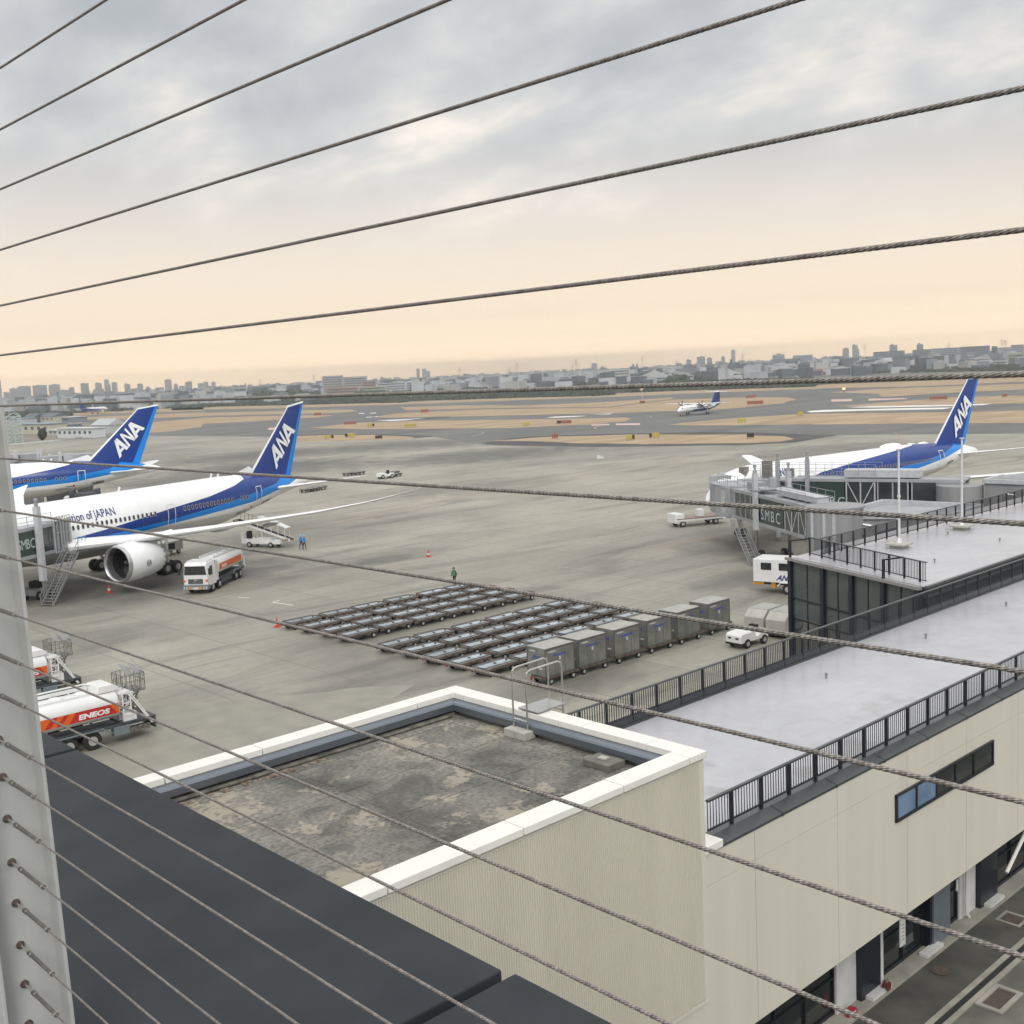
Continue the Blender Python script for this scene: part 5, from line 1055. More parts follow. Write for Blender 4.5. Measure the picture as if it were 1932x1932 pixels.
pc=at(574.5,1037,0); p_=person('second person in blue jacket, right of the first, by the belt loader',(pc[0],pc[1],0),-60,(m_hairm,m_skin,m_bl,m_nv,m_bk),1); helmet(p_,_m['helmet_blue'])
pg_=at(858,1105,0); p_=person('lone person in dark clothes and green safety vest behind the dolly block',(pg_[0],pg_[1],0),200,(m_hairm,m_skin,m_bk,m_bk,m_bk),0); helmet(p_,mat('helmet_dark',(.03,.04,.035),.5))
MB().loft([[(.02+.16*math.cos(a),.2*math.sin(a),.98) for a in [2*pi*i/14 for i in range(14)]],[(.02+.14*math.cos(a),.19*math.sin(a),1.3) for a in [2*pi*i/14 for i in range(14)]],[(.02+.10*math.cos(a),.16*math.sin(a),1.42) for a in [2*pi*i/14 for i in range(14)]]]).build('vest',m_gv,p_,smooth=True)
m_cone=mat('cone_red',(.50,.045,.03),.5)
def cone(label,loc,h=.7):
    c_=thing('traffic_cone',label,'traffic cone',loc,0,'red traffic cones'); bevel(MB().box(-.26,.26,-.26,.26,0,.05).build('base',m_cone,c_),.01); MB().lathe([(.05,.19),(h,.04),(h+.03,.0)],ax='z',n=18).build('body',m_cone,c_,smooth=True)
    MB().lathe([(.26*h+.05,.155),(.48*h+.05,.117)],ax='z',n=18).build('band',m_wht,c_); return c_
cone('red and white cone on the open apron below the round engine',at(206.5,1118,0),.75); cone('red and white cone alone in the middle of the open apron',at(808.5,1050.5,0),.72)
cone('red cone at the left corner of the dolly block',at(523,1183,0),.75)
# ------------------------------------------------------------------ vehicles
m_vw=mat('vehicle_white',(.66,.665,.66),.35,var=.05,scale=.8); m_chas=mat('chassis_dark',(.04,.045,.052),.6,c2=(.07,.075,.08),scale=2); m_gg=mat('fender_grey',(.17,.20,.22),.45,.2); m_wsc=mat('windscreen',(.02,.023,.025),.08,spec=.8); m_orr=mat('band_orange',(.62,.11,.015),.4,var=.04); m_rdd=mat('band_red',(.42,.02,.015),.4,var=.04)
def wheels(root,xs,y=1.0,r=.5,w=.32,dual=False):
    for x in xs:
        for s in (1,-1):
            a=MB();b_=MB(); wheel(a,b_,x,s*y,r,w*(1.6 if dual else 1)); o=a.build('wheel',m_tyre,root,smooth=True); b_.build('rim',mat('truck_rim',(.42,.42,.42),.4,.3),o,smooth=True)
def tank(root,x0,x1,z0,z1,hw,m=None):
    def ring(x,k=1.): 
        pts=[]; cz=(z0+z1)/2; hh=(z1-z0)/2
        for i in range(28):
            a=2*pi*i/28; ca,sa=math.cos(a),math.sin(a); pts.append((x,k*hw*math.copysign(abs(ca)**.62,ca),cz+k*hh*math.copysign(abs(sa)**.72,sa)))
        return pts
    return MB().loft([ring(x0,.90),ring(x0+.06,.97),ring(x0+.14,1),ring(x1-.14,1),ring(x1-.06,.97),ring(x1,.90)]).build('tank',m or m_vw,root,smooth=True)
def band(root,x0,x1,z0,z1,y,s,text=None,th=.4,pos=0):
    mb=MB(); Y=s*(y+.022); n=10; P=lambda x,z:(x,Y,z)
    L=x1-x0; mb.m=0; mb.add([P(x0,z0),P(x1,z0),P(x1,z1),P(x0,z1)],[(0,1,2,3)])
    mb.m=1; Y2=s*(y+.027); h=z1-z0
    dirn=pos
    def par(a,b_,sh): mb.add([(a,Y2,z0),(b_,Y2,z0),(b_+sh,Y2,z1),(a+sh,Y2,z1)],[(0,1,2,3)])
    if dirn>0: # slanted darker stripes, then the red field under the letters
        for q0,q1 in ((-6.3,-5.9),(-5.2,-4.9),(-4.55,-4.3)): par(q0,q1,h*.9)
        mb.add([(-3.85,Y2,z0),(-1.15,Y2,z0),(-1.55,Y2,z1),(-3.45,Y2,z1)],[(0,1,2,3)]); mb.add([(x0,Y2,z0),(x0+.3,Y2,z1),(x0,Y2,z1)],[(0,1,2)])
    o=mb.build('colour_band',[m_orr,m_rdd],root,fixn=False)
    if text:
        mb=MB(); vs,fs,w=textmesh(text,.045,.12); hh=(z1-z0)*.78; wid=w*hh
        kk=1.75/(w) if dirn>0 else 0
        if s<0: f=lambda u,v:(-3.32+u*kk,s*(y+.034),z0+(z1-z0)*.20+v*hh*.86)
        else: f=lambda u,v:(x0+L*.9-u*hh*.93,s*(y+.034),z0+(z1-z0)*.20+v*hh*.86)
        mb.add([f(u,v) for u,v in vs],fs); mb.build('lettering',mat('letter_white',(.75,.75,.75),.4),o,fixn=False)
def fuel_rear(label,ax,ay):
    # parked tanker seen from its right rear; local +x is the rear
    r_=thing('fuel_truck',label,'fuel truck',(ax,ay,0),0,'parked fuel tankers at the left edge')
    tk=tank(r_,-9.2,-.95,1.42,2.98,1.22); band(r_,-8.6,-1.05,1.80,2.36,1.215,-1,'ENEOS',pos=1)
    mb=MB(); mb.box(-9.2,.9,-.45,.45,.75,1.05); mb.box(-9.0,.95,-1.15,-1.0,.95,1.12); mb.box(-9.0,.95,1.0,1.15,.95,1.12); mb.box(-.9,.95,-1.2,1.2,1.05,1.16); mb.box(.95,1.05,-1.2,1.2,.45,1.16); mb.build('chassis',m_chas,r_)
    mb=MB(); mb.prism([(-4.6,.98),(-4.45,1.12),(-2.0,1.12),(-1.45,.70),(-1.55,.70),(-2.05,1.04),(-4.3,1.04)],-1.25,-.9); mb.prism([(-4.6,.98),(-4.45,1.12),(-2.0,1.12),(-1.45,.70),(-1.55,.70),(-2.05,1.04),(-4.3,1.04)],.9,1.25); mb.build('fender',m_gg,r_)
    bevel(MB().box(-1.42,-.5,-1.22,-.75,.48,.98).build('valve_box',m_gg,r_),.03); mb=MB()
    for x in (-.35,-.1,.15,.4,.6): mb.lathe([(-.08,.01),(-.08,.12),(.08,.12),(.08,.01)],c=(x,-1.05,.62+.08*math.sin(x*9)),ax='y',n=12)
    mb.box(-.5,.8,-1.0,-.8,.5,.75); mb.build('pipe_valves',m_dsteel,r_)
    wheels(r_,(-2.6,-3.9,-8.3),.98,.52,.28,False)
    # roof rail and hatches
    mb=MB(); mb.box(-9.2,-1.9,.55,.62,3.03,3.22); mb.box(-9.2,-1.9,-.62,-.55,2.92,3.06)
    for k in range(8): mb.box(-9.1+k,-9.04+k,.5,.66,2.9,3.2)
    mb.path([(-9.2,.72,3.3),(-2.2,.72,3.3),(-1.8,.3,3.3)],.05); mb.build('roof_rail',m_vw,r_)
    mb=MB()
    for x in (-8.4,-7.0,-5.6,-4.0,-2.6): mb.lathe([(2.95,.38),(3.04,.38),(3.07,.30),(3.08,.01)],c=(x,0,0),ax='z',n=18)
    mb.build('hatch',m_vw,r_,smooth=True)
    bevel(MB().prism([(-2.0,2.95),(-1.0,2.95),(-.75,3.12),(-1.1,3.35),(-1.9,3.35)],-.8,.8).build('rear_canopy',m_vw,r_),.03)
    # ladder house and lift basket at the back
    mb=MB(); 
    for y in (-1.1,-.55):
        for x in (-.75,-.3): mb.bar((x,y,1.15),(x,y,2.75),.06)
    for z in (1.5,1.85,2.2): mb.bar((-.75,-1.1,z),(-.3,-1.1,z),.05); mb.bar((-.3,-1.1,z),(-.3,-.55,z),.05)
    for o_ in (0,.16): mb.bar((-.55+o_,-1.12,2.9),(.85+o_*.4,-1.12,.75),.06,.07)
    mb.bar((-.8,-1.1,2.75),(-.1,-1.1,2.75),.07); mb.box(-.7,.0,-1.08,-.5,1.16,1.62); mb.box(-.9,-.2,-1.0,.3,2.72,2.80); mb.build('access_ladder',m_vw,r_)
    mb=MB(); rnd=random.Random(1)
    for k in range(5):
        mb.bar((-.2+.1*k,.9,1.3+.3*k),(.7-.08*k,.9,1.5+.3*k),.06); mb.bar((-.2+.1*k,-.2,1.3+.3*k),(.7-.08*k,-.2,1.5+.3*k),.06)
    for s in (1,-1): mb.bar((-.1,s*.45+.3,1.2),(.7,s*.45+.3,2.6),.08); mb.bar((.7,s*.45+.3,1.2),(-.1,s*.45+.3,2.6),.08)
    mb.build('scissor_lift',m_dsteel,r_)
    mb=MB(); frame_rail(mb,[(-.35,-.35,2.55),(.95,-.35,2.55),(.95,1.05,2.55),(-.35,1.05,2.55),(-.35,-.35,2.55)],1.0,.22,.016); mb.box(-.35,.95,-.35,1.05,2.5,2.56); bk=mb.build('lift_basket',m_dsteel,r_)
    mb=MB(); mb.add([(-.15,-.4,3.7),(.35,-.4,3.45),(.35,.5,3.85),(-.15,.5,4.1)],[(0,1,2,3)]); mb.add([(.45,-.4,3.55),(1.0,-.3,3.3),(1.0,.7,3.7),(.45,.6,3.95)],[(0,1,2,3)]); mb.add([(1.0,-.3,3.3),(1.12,-.2,3.35),(1.12,.8,3.75),(1.0,.7,3.7)],[(0,1,2,3)]); so_=mb.build('sun_screens',mat('screen_plate',(.28,.285,.28),.45,.3),bk,fixn=False); sm=so_.modifiers.new('s','SOLIDIFY'); sm.thickness=.02
    MB().tube((.95,-.3,3.6),(.3,-.3,4.4),.008).build('aerial',m_dsteel,bk)
    bevel(MB().box(-11.8,-9.5,-1.2,1.2,.6,2.9).build('cab',m_vw,r_),.12); return r_
fuel_rear('white tanker at the left edge, nearer of two, with orange band and lettering',26.35,60.35+1.1); fuel_rear('white tanker behind the nearer one at the left edge, only its rear showing',27.1,72.6+1.1)
# tanker driving toward the viewer
h_=math.degrees(math.atan2(98.5-107.2,51-59.9))
h_=math.degrees(math.atan2(-(104.6-98.3),-(58.6-51.0)))
fv=at(371,1122,0); r_=thing('fuel_truck','white tanker facing the viewer beside the round engine, dark windscreen and orange band','fuel truck',(fv[0],fv[1],0),R(h_+0))
tank(r_,-9.6,-2.75,1.35,3.02,1.22); band(r_,-8.9,-3.0,1.85,2.42,1.215,1,'ENEOS',pos=0)
mb=MB(); mb.box(-9.9,-.3,-.5,.5,.7,1.0); mb.box(-9.8,-2.4,1.0,1.15,.95,1.1); mb.box(-9.8,-2.4,-1.15,-1.0,.95,1.1); mb.box(-6.4,-3.4,.55,1.12,.42,.98); mb.box(-6.4,-3.4,-1.12,-.55,.42,.98); mb.build('chassis',m_chas,r_)
mb=MB()
for s in (1,-1): mb.prism([(-9.3,.85),(-9.1,1.12),(-6.9,1.12),(-6.5,.8),(-6.6,.8),(-6.95,1.04),(-9.0,1.04)],min(s*.85,s*1.25),max(s*.85,s*1.25))
mb.build('fender',m_gg,r_)
cab=MB().loft([[(-2.15,y,z) for y,z in ((-1.22,.75),(1.22,.75),(1.22,2.35),(1.10,3.02),(-1.10,3.02),(-1.22,2.35))],[(-.35,y,z) for y,z in ((-1.22,.75),(1.22,.75),(1.22,2.2),(1.10,3.0),(-1.10,3.0),(-1.22,2.2))],[(-.04,y,z) for y,z in ((-1.18,.75),(1.18,.75),(1.18,1.85),(1.02,2.78),(-1.02,2.78),(-1.18,1.85))]]).build('cab',m_vw,r_); bevel(cab,.06,3)
MB().loft([[(-.035+.0,y,z) for y,z in ((-1.10,1.88),(1.10,1.88),(1.0,2.72),(-1.0,2.72))],[(-.0,y,z) for y,z in ((-1.06,1.9),(1.06,1.9),(.97,2.70),(-.97,2.70))]]).build('windscreen',m_wsc,cab)
for s in (1,-1): 
    MB().prism([(-1.25,1.75),(-.42,1.75),(-.42,2.3),(-.8,2.62),(-1.25,2.62)],min(s*1.19,s*1.235),max(s*1.19,s*1.235)).build('side_window',m_wsc,cab)
    MB().bar((-.1,s*1.25,2.5),(.15,s*1.5,2.45),.03).build('mirror_arm',m_seam,cab); bevel(MB().box(.08,.16,s*1.5-.12,s*1.5+.12,1.95,2.5).build('mirror',m_seam,cab),.02)
    MB().prism([(.01,1.22),(.01,1.42),(-.2,1.42)],min(s*1.0,s*1.2),max(s*1.0,s*1.2)).build('turn_signal',m_orr,cab)
mb=MB(); mb.box(-.02,.02,-.72,.72,1.05,1.48); gr=mb.build('grille',m_seam,cab); mb=MB(); 
for z in (1.13,1.24,1.35): mb.box(.02,.035,-.68,.68,z-.015,z+.015)
mb.box(.02,.045,-.14,.14,1.3,1.44); mb.build('grille_bars',m_galv,gr)
bu=bevel(MB().box(-.5,.14,-1.24,1.24,.48,.95).build('bumper',m_gg,r_),.04); mb=MB(); 
for y in (-1.1,-.85,.85,1.1): mb.add([(.145,y-.09,.52),(.145,y,.52),(.145,y+.09,.78),(.145,y,.78)],[(0,1,2,3)])
mb.box(.142,.148,-.3,.3,.53,.74); mb.m=1; mb.box(.142,.149,.36,.62,.52,.76); mb.box(.142,.149,-.62,-.36,.52,.76); mb.build('plates',[m_wht,mat('plate_amber',(.55,.28,.03),.5)],bu,fixn=False)
MB().box(-2.05,-.5,-1.0,1.0,3.0,3.12).build('cab_roof_pod',m_vw,r_); mb=MB(); mb.box(-2.7,-2.2,-1.2,1.2,.95,1.3)
for x in (-2.65,-2.4,-2.25): mb.bar((x,1.2,1.0),(x,1.2,2.95),.05); mb.bar((x,-1.2,1.0),(x,-1.2,2.95),.05)
mb.build('side_cabinet_frame',m_vw,r_); MB().box(-2.62,-2.28,-1.15,1.15,1.3,2.9).build('hose_cabinet',m_gg,r_); MB().lathe([(-.05,.02),(-.05,.24),(.02,.24),(.02,.17)],c=(-2.45,1.22,1.45),ax='y',n=18).build('hose_reel',m_vw,r_)
mb=MB()
for x in (-4.2,-5.3,-6.4,-7.5,-8.6): mb.lathe([(2.98,.36),(3.08,.36),(3.12,.26),(3.13,.01)],c=(x,0,0),ax='z',n=16)
mb.build('hatch',m_vw,r_,smooth=True); mb=MB(); mb.box(-9.5,-2.9,-.72,-.65,3.0,3.2); mb.box(-9.5,-2.9,.65,.72,3.0,3.1); mb.build('roof_rail',m_vw,r_)
mb=MB(); mb.bar((-9.7,1.1,1.1),(-9.8,.9,2.9),.07); mb.bar((-10.2,1.1,1.1),(-9.8,.9,2.9),.07); mb.box(-10.3,-9.7,-1.1,1.1,.9,1.05); mb.box(-10.1,-9.7,.6,1.1,1.1,2.0); mb.build('rear_frame',m_vw,r_)
wheels(r_,(-1.35,-3.0,-7.4,-8.6),1.02,.5,.3)
# belt loader
lc=(at(483,1031.5,0)+at(523,1032.5,0))/2; hb=math.degrees(math.atan2(118.3-121.1,70.85-69.59)); r_=thing('belt_loader','white belt loader with raised canopy and tan belt, beside two workers','belt loader',(lc[0],lc[1]+.6,0),R(hb))
mb=MB(); mb.box(-2.5,2.7,-.85,.85,.42,.62); mb.prism([(-2.5,.5),(-2.5,1.0),(-1.9,1.0),(-1.7,.75),(-1.2,.75),(-1.0,1.05),(1.1,1.0),(1.3,.75),(1.9,.75),(2.1,.95),(2.9,.9),(2.9,.45)],-.9,.9); bevel(mb.build('body',m_vw,r_),.03)
bevel(MB().box(-2.6,-2.3,-.85,.85,.5,1.7).build('rear_guard',m_vw,r_),.03); bevel(MB().box(-2.2,-1.75,-.3,.3,1.0,1.9).build('seat',m_seam,r_),.05)
wheels(r_,(-1.45,1.6),.8,.36,.24)
a=Vector((-3.6,0,3.25)); b_=Vector((4.1,0,.95)); mb=MB()
mb.bar(a,b_,.85,.12); mb.build('belt',m_seam,r_); mb=MB()
for s in (1,-1): mb.bar(a+Vector((0,s*.45,-.05)),b_+Vector((0,s*.45,-.05)),.08,.26)
mb.build('boom',m_vw,r_); mb=MB(); 
for k in range(6): 
    p=a.lerp(b_,.02+.07*k)+Vector((0,.45,0)); mb.bar(p,p+Vector((0.18,0,1.0)),.04)
mb.bar(a+Vector((.2,.45,1)),a.lerp(b_,.40)+Vector((.18,.45,1.)),.04); mb.box(-3.9,-3.5,-.45,.45,3.05,3.3); mb.box(3.4,3.9,-.5,.5,.85,1.1); mb.build('boom_rail',mat('tan_rail',(.32,.25,.13),.5),r_)
mb=MB(); 
c0=a.lerp(b_,.42);c1=a.lerp(b_,.92); up=Vector((0,0,1.15))
for s in (1,-1):
    for k in range(5): p=c0.lerp(c1,k/4)+Vector((0,s*.5,0)); mb.bar(p,p+up*(1.15 if k<3 else 1.0),.05)
mb.build('canopy_posts',m_vw,r_); cm=c0.lerp(c1,.62); mb=MB(); mb.bar(c0+up*1.2,cm+up*1.25,1.15,.09); mb.bar(cm+up*1.2,c1+up*1.05+Vector((.2,0,0)),1.05,.08); bevel(mb.build('canopy',m_vw,r_),.02)
mb=MB(); mb.bar((-1.1,.3,1.0),(-.9,.3,2.0),.06); mb.bar((.2,.3,1.0),(-.1,.3,2.1),.08); mb.bar((.2,-.3,1.0),(-.1,-.3,2.1),.08); mb.build('lift_arms',m_vw,r_)
# cargo van body truck with lettering
ab=at((2050+690/3.864)*K,(1300+1640/3.864)*K,1.0)
r_=thing('box_truck','white box truck with two dark windows and blue lettering by the glass wing','box truck',(80.0,56.0,0),R(-75))
bx=bevel(MB().box(0,6.2,-1.1,1.3,1.0,2.95).build('box_body',m_vw,r_),.05)
for x0,x1 in ((.7,1.6),(2.25,3.1)): MB().box(x0,x1,-1.13,-1.10,2.05,2.65).build('side_window',m_wsc,bx)
mb=MB(); lettering(mb,'ANA',lambda u,v:(2.0+u*.62,-1.125,1.22+v*.62),.03,.45); mb.build('lettering',m_blink,bx,fixn=False)
mb=MB(); mb.box(.1,6.0,-.8,.9,.75,1.1); mb.build('chassis',m_chas,r_); mb=MB(); mb.box(.0,.9,-1.0,-.2,.75,1.05); mb.box(1.55,1.9,-1.0,-.7,.5,1.1); mb.build('jack',mat('jack_amber',(.45,.22,.02),.5),r_)
mb=MB(); mb.bar((2.1,-1.1,.7),(2.4,-1.1,1.02),.08); mb.bar((2.4,-1.1,1.02),(3.6,-1.1,1.02),.3,.06); mb.build('fender',m_vw,r_); wheels(r_,(2.95,),.9,.46,.3)
bevel(MB().box(6.3,8.0,-1.05,1.2,.7,2.6).build('cab',m_vw,r_),.1); wheels(r_,(7.2,),.85,.46,.3)
# white baggage tractor
r_=thing('baggage_tractor','small white baggage tractor beyond the balustrade, nose to the left','baggage tractor',(64.0,45.65,0),R(176))
mb=MB(); mb.prism([(-1.3,.45),(-1.3,1.0),(-.5,.95),(-.3,.72),(.0,.72),(.2,1.12),(1.45,1.05),(1.62,.9),(1.62,.40)],-.68,.68); bevel(mb.build('body',m_vw,r_),.05)
mb=MB(); mb.box(1.625,1.635,-.45,-.2,.68,.8); mb.box(1.625,1.635,.2,.45,.68,.8); mb.build('headlight',m_seam,r_); MB().box(1.5,1.66,-.66,.66,.3,.42).build('bumper',m_seam,r_)
bevel(MB().box(-.75,-.35,-.3,.3,.9,1.35).build('seat',m_seam,r_),.05); MB().tube((-.1,.05,1.05),(-.25,.05,1.35),.03).build('steering_column',m_seam,r_); MB().lathe([(-.015,.17),(.015,.19),(.015,.15)],c=(-.25,.05,1.36),ax='z',n=14).build('steering_wheel',m_seam,r_)
wheels(r_,(.95,-.85),.62,.33,.22)
m_cv=mat('cart_cover',(.36,.345,.315),.6,c2=(.42,.40,.365),scale=2)
for i,(x,y,l) in enumerate(((67.6,46.9,'beige covered baggage cart, left of the two behind the white tractor'),(67.6,45.1,'beige covered baggage cart, right of the two, by the dark column'))):
    q=thing('baggage_cart',l,'baggage cart',(x,y,0),R(3),'covered baggage carts'); bevel(MB().prism([(-1.3,.55),(1.3,.55),(1.3,1.85),(-.7,1.85),(-1.3,1.35)],-.78,.78).build('cover',m_cv,q),.02)
    bevel(MB().prism([(-.7,1.853),(1.32,1.853),(1.32,1.88),(-.7,1.88)],-.8,.8).build('cover_top',m_boxt,q),.01)
    MB().box(-1.25,1.25,-.7,.7,.38,.5).build('deck',m_fr,q); wheels(q,(-.85,.85),.6,.24,.16)
    if i: mb=MB(); mb.box(.2,.8,-.795,-.785,1.0,1.3); mb.build('sticker',m_lblb,q)
# tow bar loader by the nose, far tractor with dollies, dark dolly trains
p=at(1312,990,0); r_=thing('cargo_loader','low white cargo loader in front of the right airliner nose','cargo loader',(p[0],p[1],0),R(-25))
mb=MB(); mb.box(-3,3.2,-1.2,1.2,.7,.95); mb.box(-3.2,-2.0,-1.1,1.1,.5,1.6); mb.box(1.2,3.8,-.9,.9,.5,.7); bevel(mb.build('deck',m_vw,r_),.03); MB().box(-3,3.1,-1.22,1.22,.95,1.05).build('trim',mat('trim_red',(.22,.15,.13),.5),r_); bevel(MB().box(.2,1.0,-.5,.4,1.05,1.9).build('control_box',m_vw,r_),.04); wheels(r_,(-2.2,2.2),1.0,.4,.3)
p=at(728,902.5,0); r_=thing('baggage_tractor','small white tractor far out behind the middle airliner, pulling dark dollies','baggage tractor',(p[0],p[1],0),R(170))
mb=MB(); mb.prism([(-1.5,.4),(-1.5,1.0),(-.5,.9),(-.3,.75),(.1,.75),(.3,1.15),(1.7,1.05),(1.8,.4)],-.8,.8); bevel(mb.build('body',m_vw,r_),.05); bevel(MB().box(-.7,-.3,-.3,.3,.9,1.6).build('seat',m_seam,r_),.05); wheels(r_,(1.0,-1.0),.7,.42,.26)
def lowdolly(label,loc,rz):
    c_=copy_tree(cart0); c_.location=loc; c_.rotation_euler[2]=R(rz); c_['label']=label; c_['group']='far dollies on the open apron'; return c_
names=['first dark dolly hitched behind the far white tractor','second dark dolly behind the far white tractor','third dark dolly behind the far white tractor','dark dolly standing left of the far white tractor','second dark dolly left of the far white tractor','third dark dolly left of the far tractor, farthest left','dark dolly just under the tail tip of the middle airliner, left of three','middle one of three dark dollies under the tail tip','right one of three dark dollies under the tail tip']
for (x,y),l in zip(((736,897),(741,894),(745,898),(660,896),(668,895),(676,894.5),(582,927),(592,925),(602,923)),names): 
    p=at(x,y+1,0); lowdolly(l,(p[0],p[1],0),5)
# catering lift truck nose at the far left airliner, loader under its belly
p=far(132,936,187); r_=thing('service_truck','white box on lift by the belly door of the far left airliner','lift truck',(p[0],p[1],0),R(150))
bevel(MB().box(-.75,.75,-1.2,1.2,1.0,p[2]).build('box_body',m_vw,r_),.06); bevel(MB().box(-.8,.8,-1.2,1.2,.6,1.0).build('chassis',m_chas,r_),.02); wheels(r_,(-.6,.6),1.0,.4,.3)
p=at(*zz((0,1000),2.415)(605,1175),0); r_=thing('cargo_loader','dark cargo loader under the belly of the far left airliner','cargo loader',tuple(list(far(160,916,184)[:2])+[0]),R(150))
mb=MB(); mb.box(-2,2,-1.4,1.4,2.6,4.4); mb.box(-2,-1.4,-1.5,1.5,.4,4.9); mb.box(1.5,2.2,-1.4,1.4,.4,5.0); mb.bar((-3,-1.3,.6),(3,-1.3,1.9),.2); mb.bar((3,-1.3,.6),(-3,-1.3,1.9),.2); mb.build('lift_frame',m_chas,r_); wheels(r_,(-3,3),1.1,.45,.3)
# ground unit under the wing of the middle airliner
p=at(352,1049,0); r_=thing('power_unit','small pale ground power cart under the wing root of the middle airliner','ground unit',(p[0]-1,p[1]+3,0),R(20))
bevel(MB().box(-2.0,2.0,-.8,.8,.5,1.6).build('body',mat('unit_beige',(.42,.41,.38),.5),r_),.05); MB().box(-.6,.6,-.82,-.8,.7,1.4).build('grille',m_seam,r_); wheels(r_,(-1.3,1.3),.65,.3,.2)
# ------------------------------------------------------------------ airfield furniture
m_yel=mat('sign_yellow',(.38,.32,.07),.6); m_sred=mat('sign_red',(.26,.095,.07),.6); m_sblk=mat('sign_black',(.02,.02,.02),.5)
def tsign(px,label,m,w=5.,h=1.7,blk=0):
    w*=.58; h=.35+(h-.35)*.66
    p=at(*px,-.02); s_=thing('taxiway_sign',label,'airfield sign',tuple(p),math.atan2(p[1],p[0])-pi/2,'taxiway signs on the dry grass')
    b_=bevel(MB().box(-w/2,w/2,-.25,.25,.35,h).build('board',m,s_),.03)
    if blk: MB().box(*( (w*.22,w/2-.02) if blk>0 else (-w/2+.02,-w*.22)),-.27,-.252,.4,h-.05).build('black_field',m_sblk,b_)
    mb=MB()
    for x in (-w*.4,0,w*.4): mb.box(x-.06,x+.06,-.06,.06,0,.4)
    mb.build('legs',m_sblk,s_); return s_
def legend(s_,txt,h=.9):
    w=textmesh(txt)[2]*h; mb=MB(); lettering(mb,txt,lambda u,v:(-w/2+u*h,-.275,.62+v*h)); mb.build('lettering',m_sblk,s_,fixn=False)
tsign(R2(900,716),'yellow sign with black right end on the island, left of three',m_yel,5.2,1.9,1); tsign(R2(1048,706),'yellow sign with black left end on the island, middle of three',m_yel,6.,2.1,-1); tsign(R2(1253,718),'short dark yellow sign on the island, right of three',m_sblk,4,1.7)
tsign(R2(1050,615),'low red sign on the grass behind the middle blue tail',m_sred,9,1.9); tsign(R2(1197,632),'yellow sign with black right end on the second grass strip',m_yel,5,2.1,1); tsign(R2(1480,632),'wide yellow sign farther right on the second grass strip',m_yel,8,1.9)
tsign(R3(577,958),'red box sign at the left tip of the right island',m_sred,3.2,2.2,0); tsign(R3(1115,968),'yellow sign with black ends in the middle of the right island',m_yel,4,2.2,1); tsign(R3(1285,953),'yellow sign with black left end, right of the middle of the right island',m_yel,4.6,2.1,-1)
tsign(R3(643,852),'long dark red sign with black left end on the middle strip',m_sred,9,2.,-1); tsign(R3(375,862),'small yellow sign on the middle strip left of the red one',m_yel,3.6,1.7); tsign(R4(338,792),'small yellow sign at the left end of the right grass strip',m_yel,3.,2.2); tsign(T3(1255,800),'yellow sign on the grass strip below the propeller plane',m_yel,4.5,1.9)
tsign(T3(1340,950),'black and yellow sign near the right tip of the island',m_sblk,3,1.9); tsign(T4(1150,562),'long faded red sign in the right grass field',m_sred,12,2.2); tsign(T4(1755,538),'small red sign in the right grass field beyond the blue tail',m_sred,3.5,2.); tsign(T3(1385,630),'faded red long sign right of the propeller plane tail',m_sred,12,2.6); tsign(T2(175,640),'small red sign in the far middle grass',m_sred,7,2.6); tsign(T1(1090,540),'small faded red sign on the far left grass tip',m_sred,7,2.4); tsign(T3(1345,568),'small dark red sign at the far edge of the right middle field',m_sred,9,2.2)
p=at(*T3(312,612),-.02); q=thing('windsock','pale windsock on a pole in the middle grass field','windsock',tuple(p)); MB().tube((0,0,0),(0,0,7),.12).build('pole',m_mast,q); MB().tube((0,0,6.8),(-1.,.9,10.5),.9,.5,12).build('sock',mat('sock_orange',(.62,.42,.34),.7),q); MB().box(-1,1,-1,1,0,1.2).build('base',m_sred,q)
p=at(*T4(285,492),-.02); q=thing('beacon_light','small glowing amber light on the far taxiway','light',tuple(p)); MB().tube((0,0,0),(0,0,1.6),.15).build('pole',m_seam,q); MB().lathe([(1.5,.1),(1.7,.75),(2.4,.75),(2.6,.1)],ax='z',n=12).build('lamp',mat('amber_glow',(.8,.5,.2),.5,emit=(1.,.62,.28,2.2)),q)
# white marker on the apron
p=at(*R3(905,1098),0); q=thing('white_marker','small white marker lying on the open apron','marker',tuple(p)); bevel(MB().prism([(-1,0),(.9,0),(.3,.5),(-.9,.9)],-.3,.3).build('body',m_vw,q),.04)
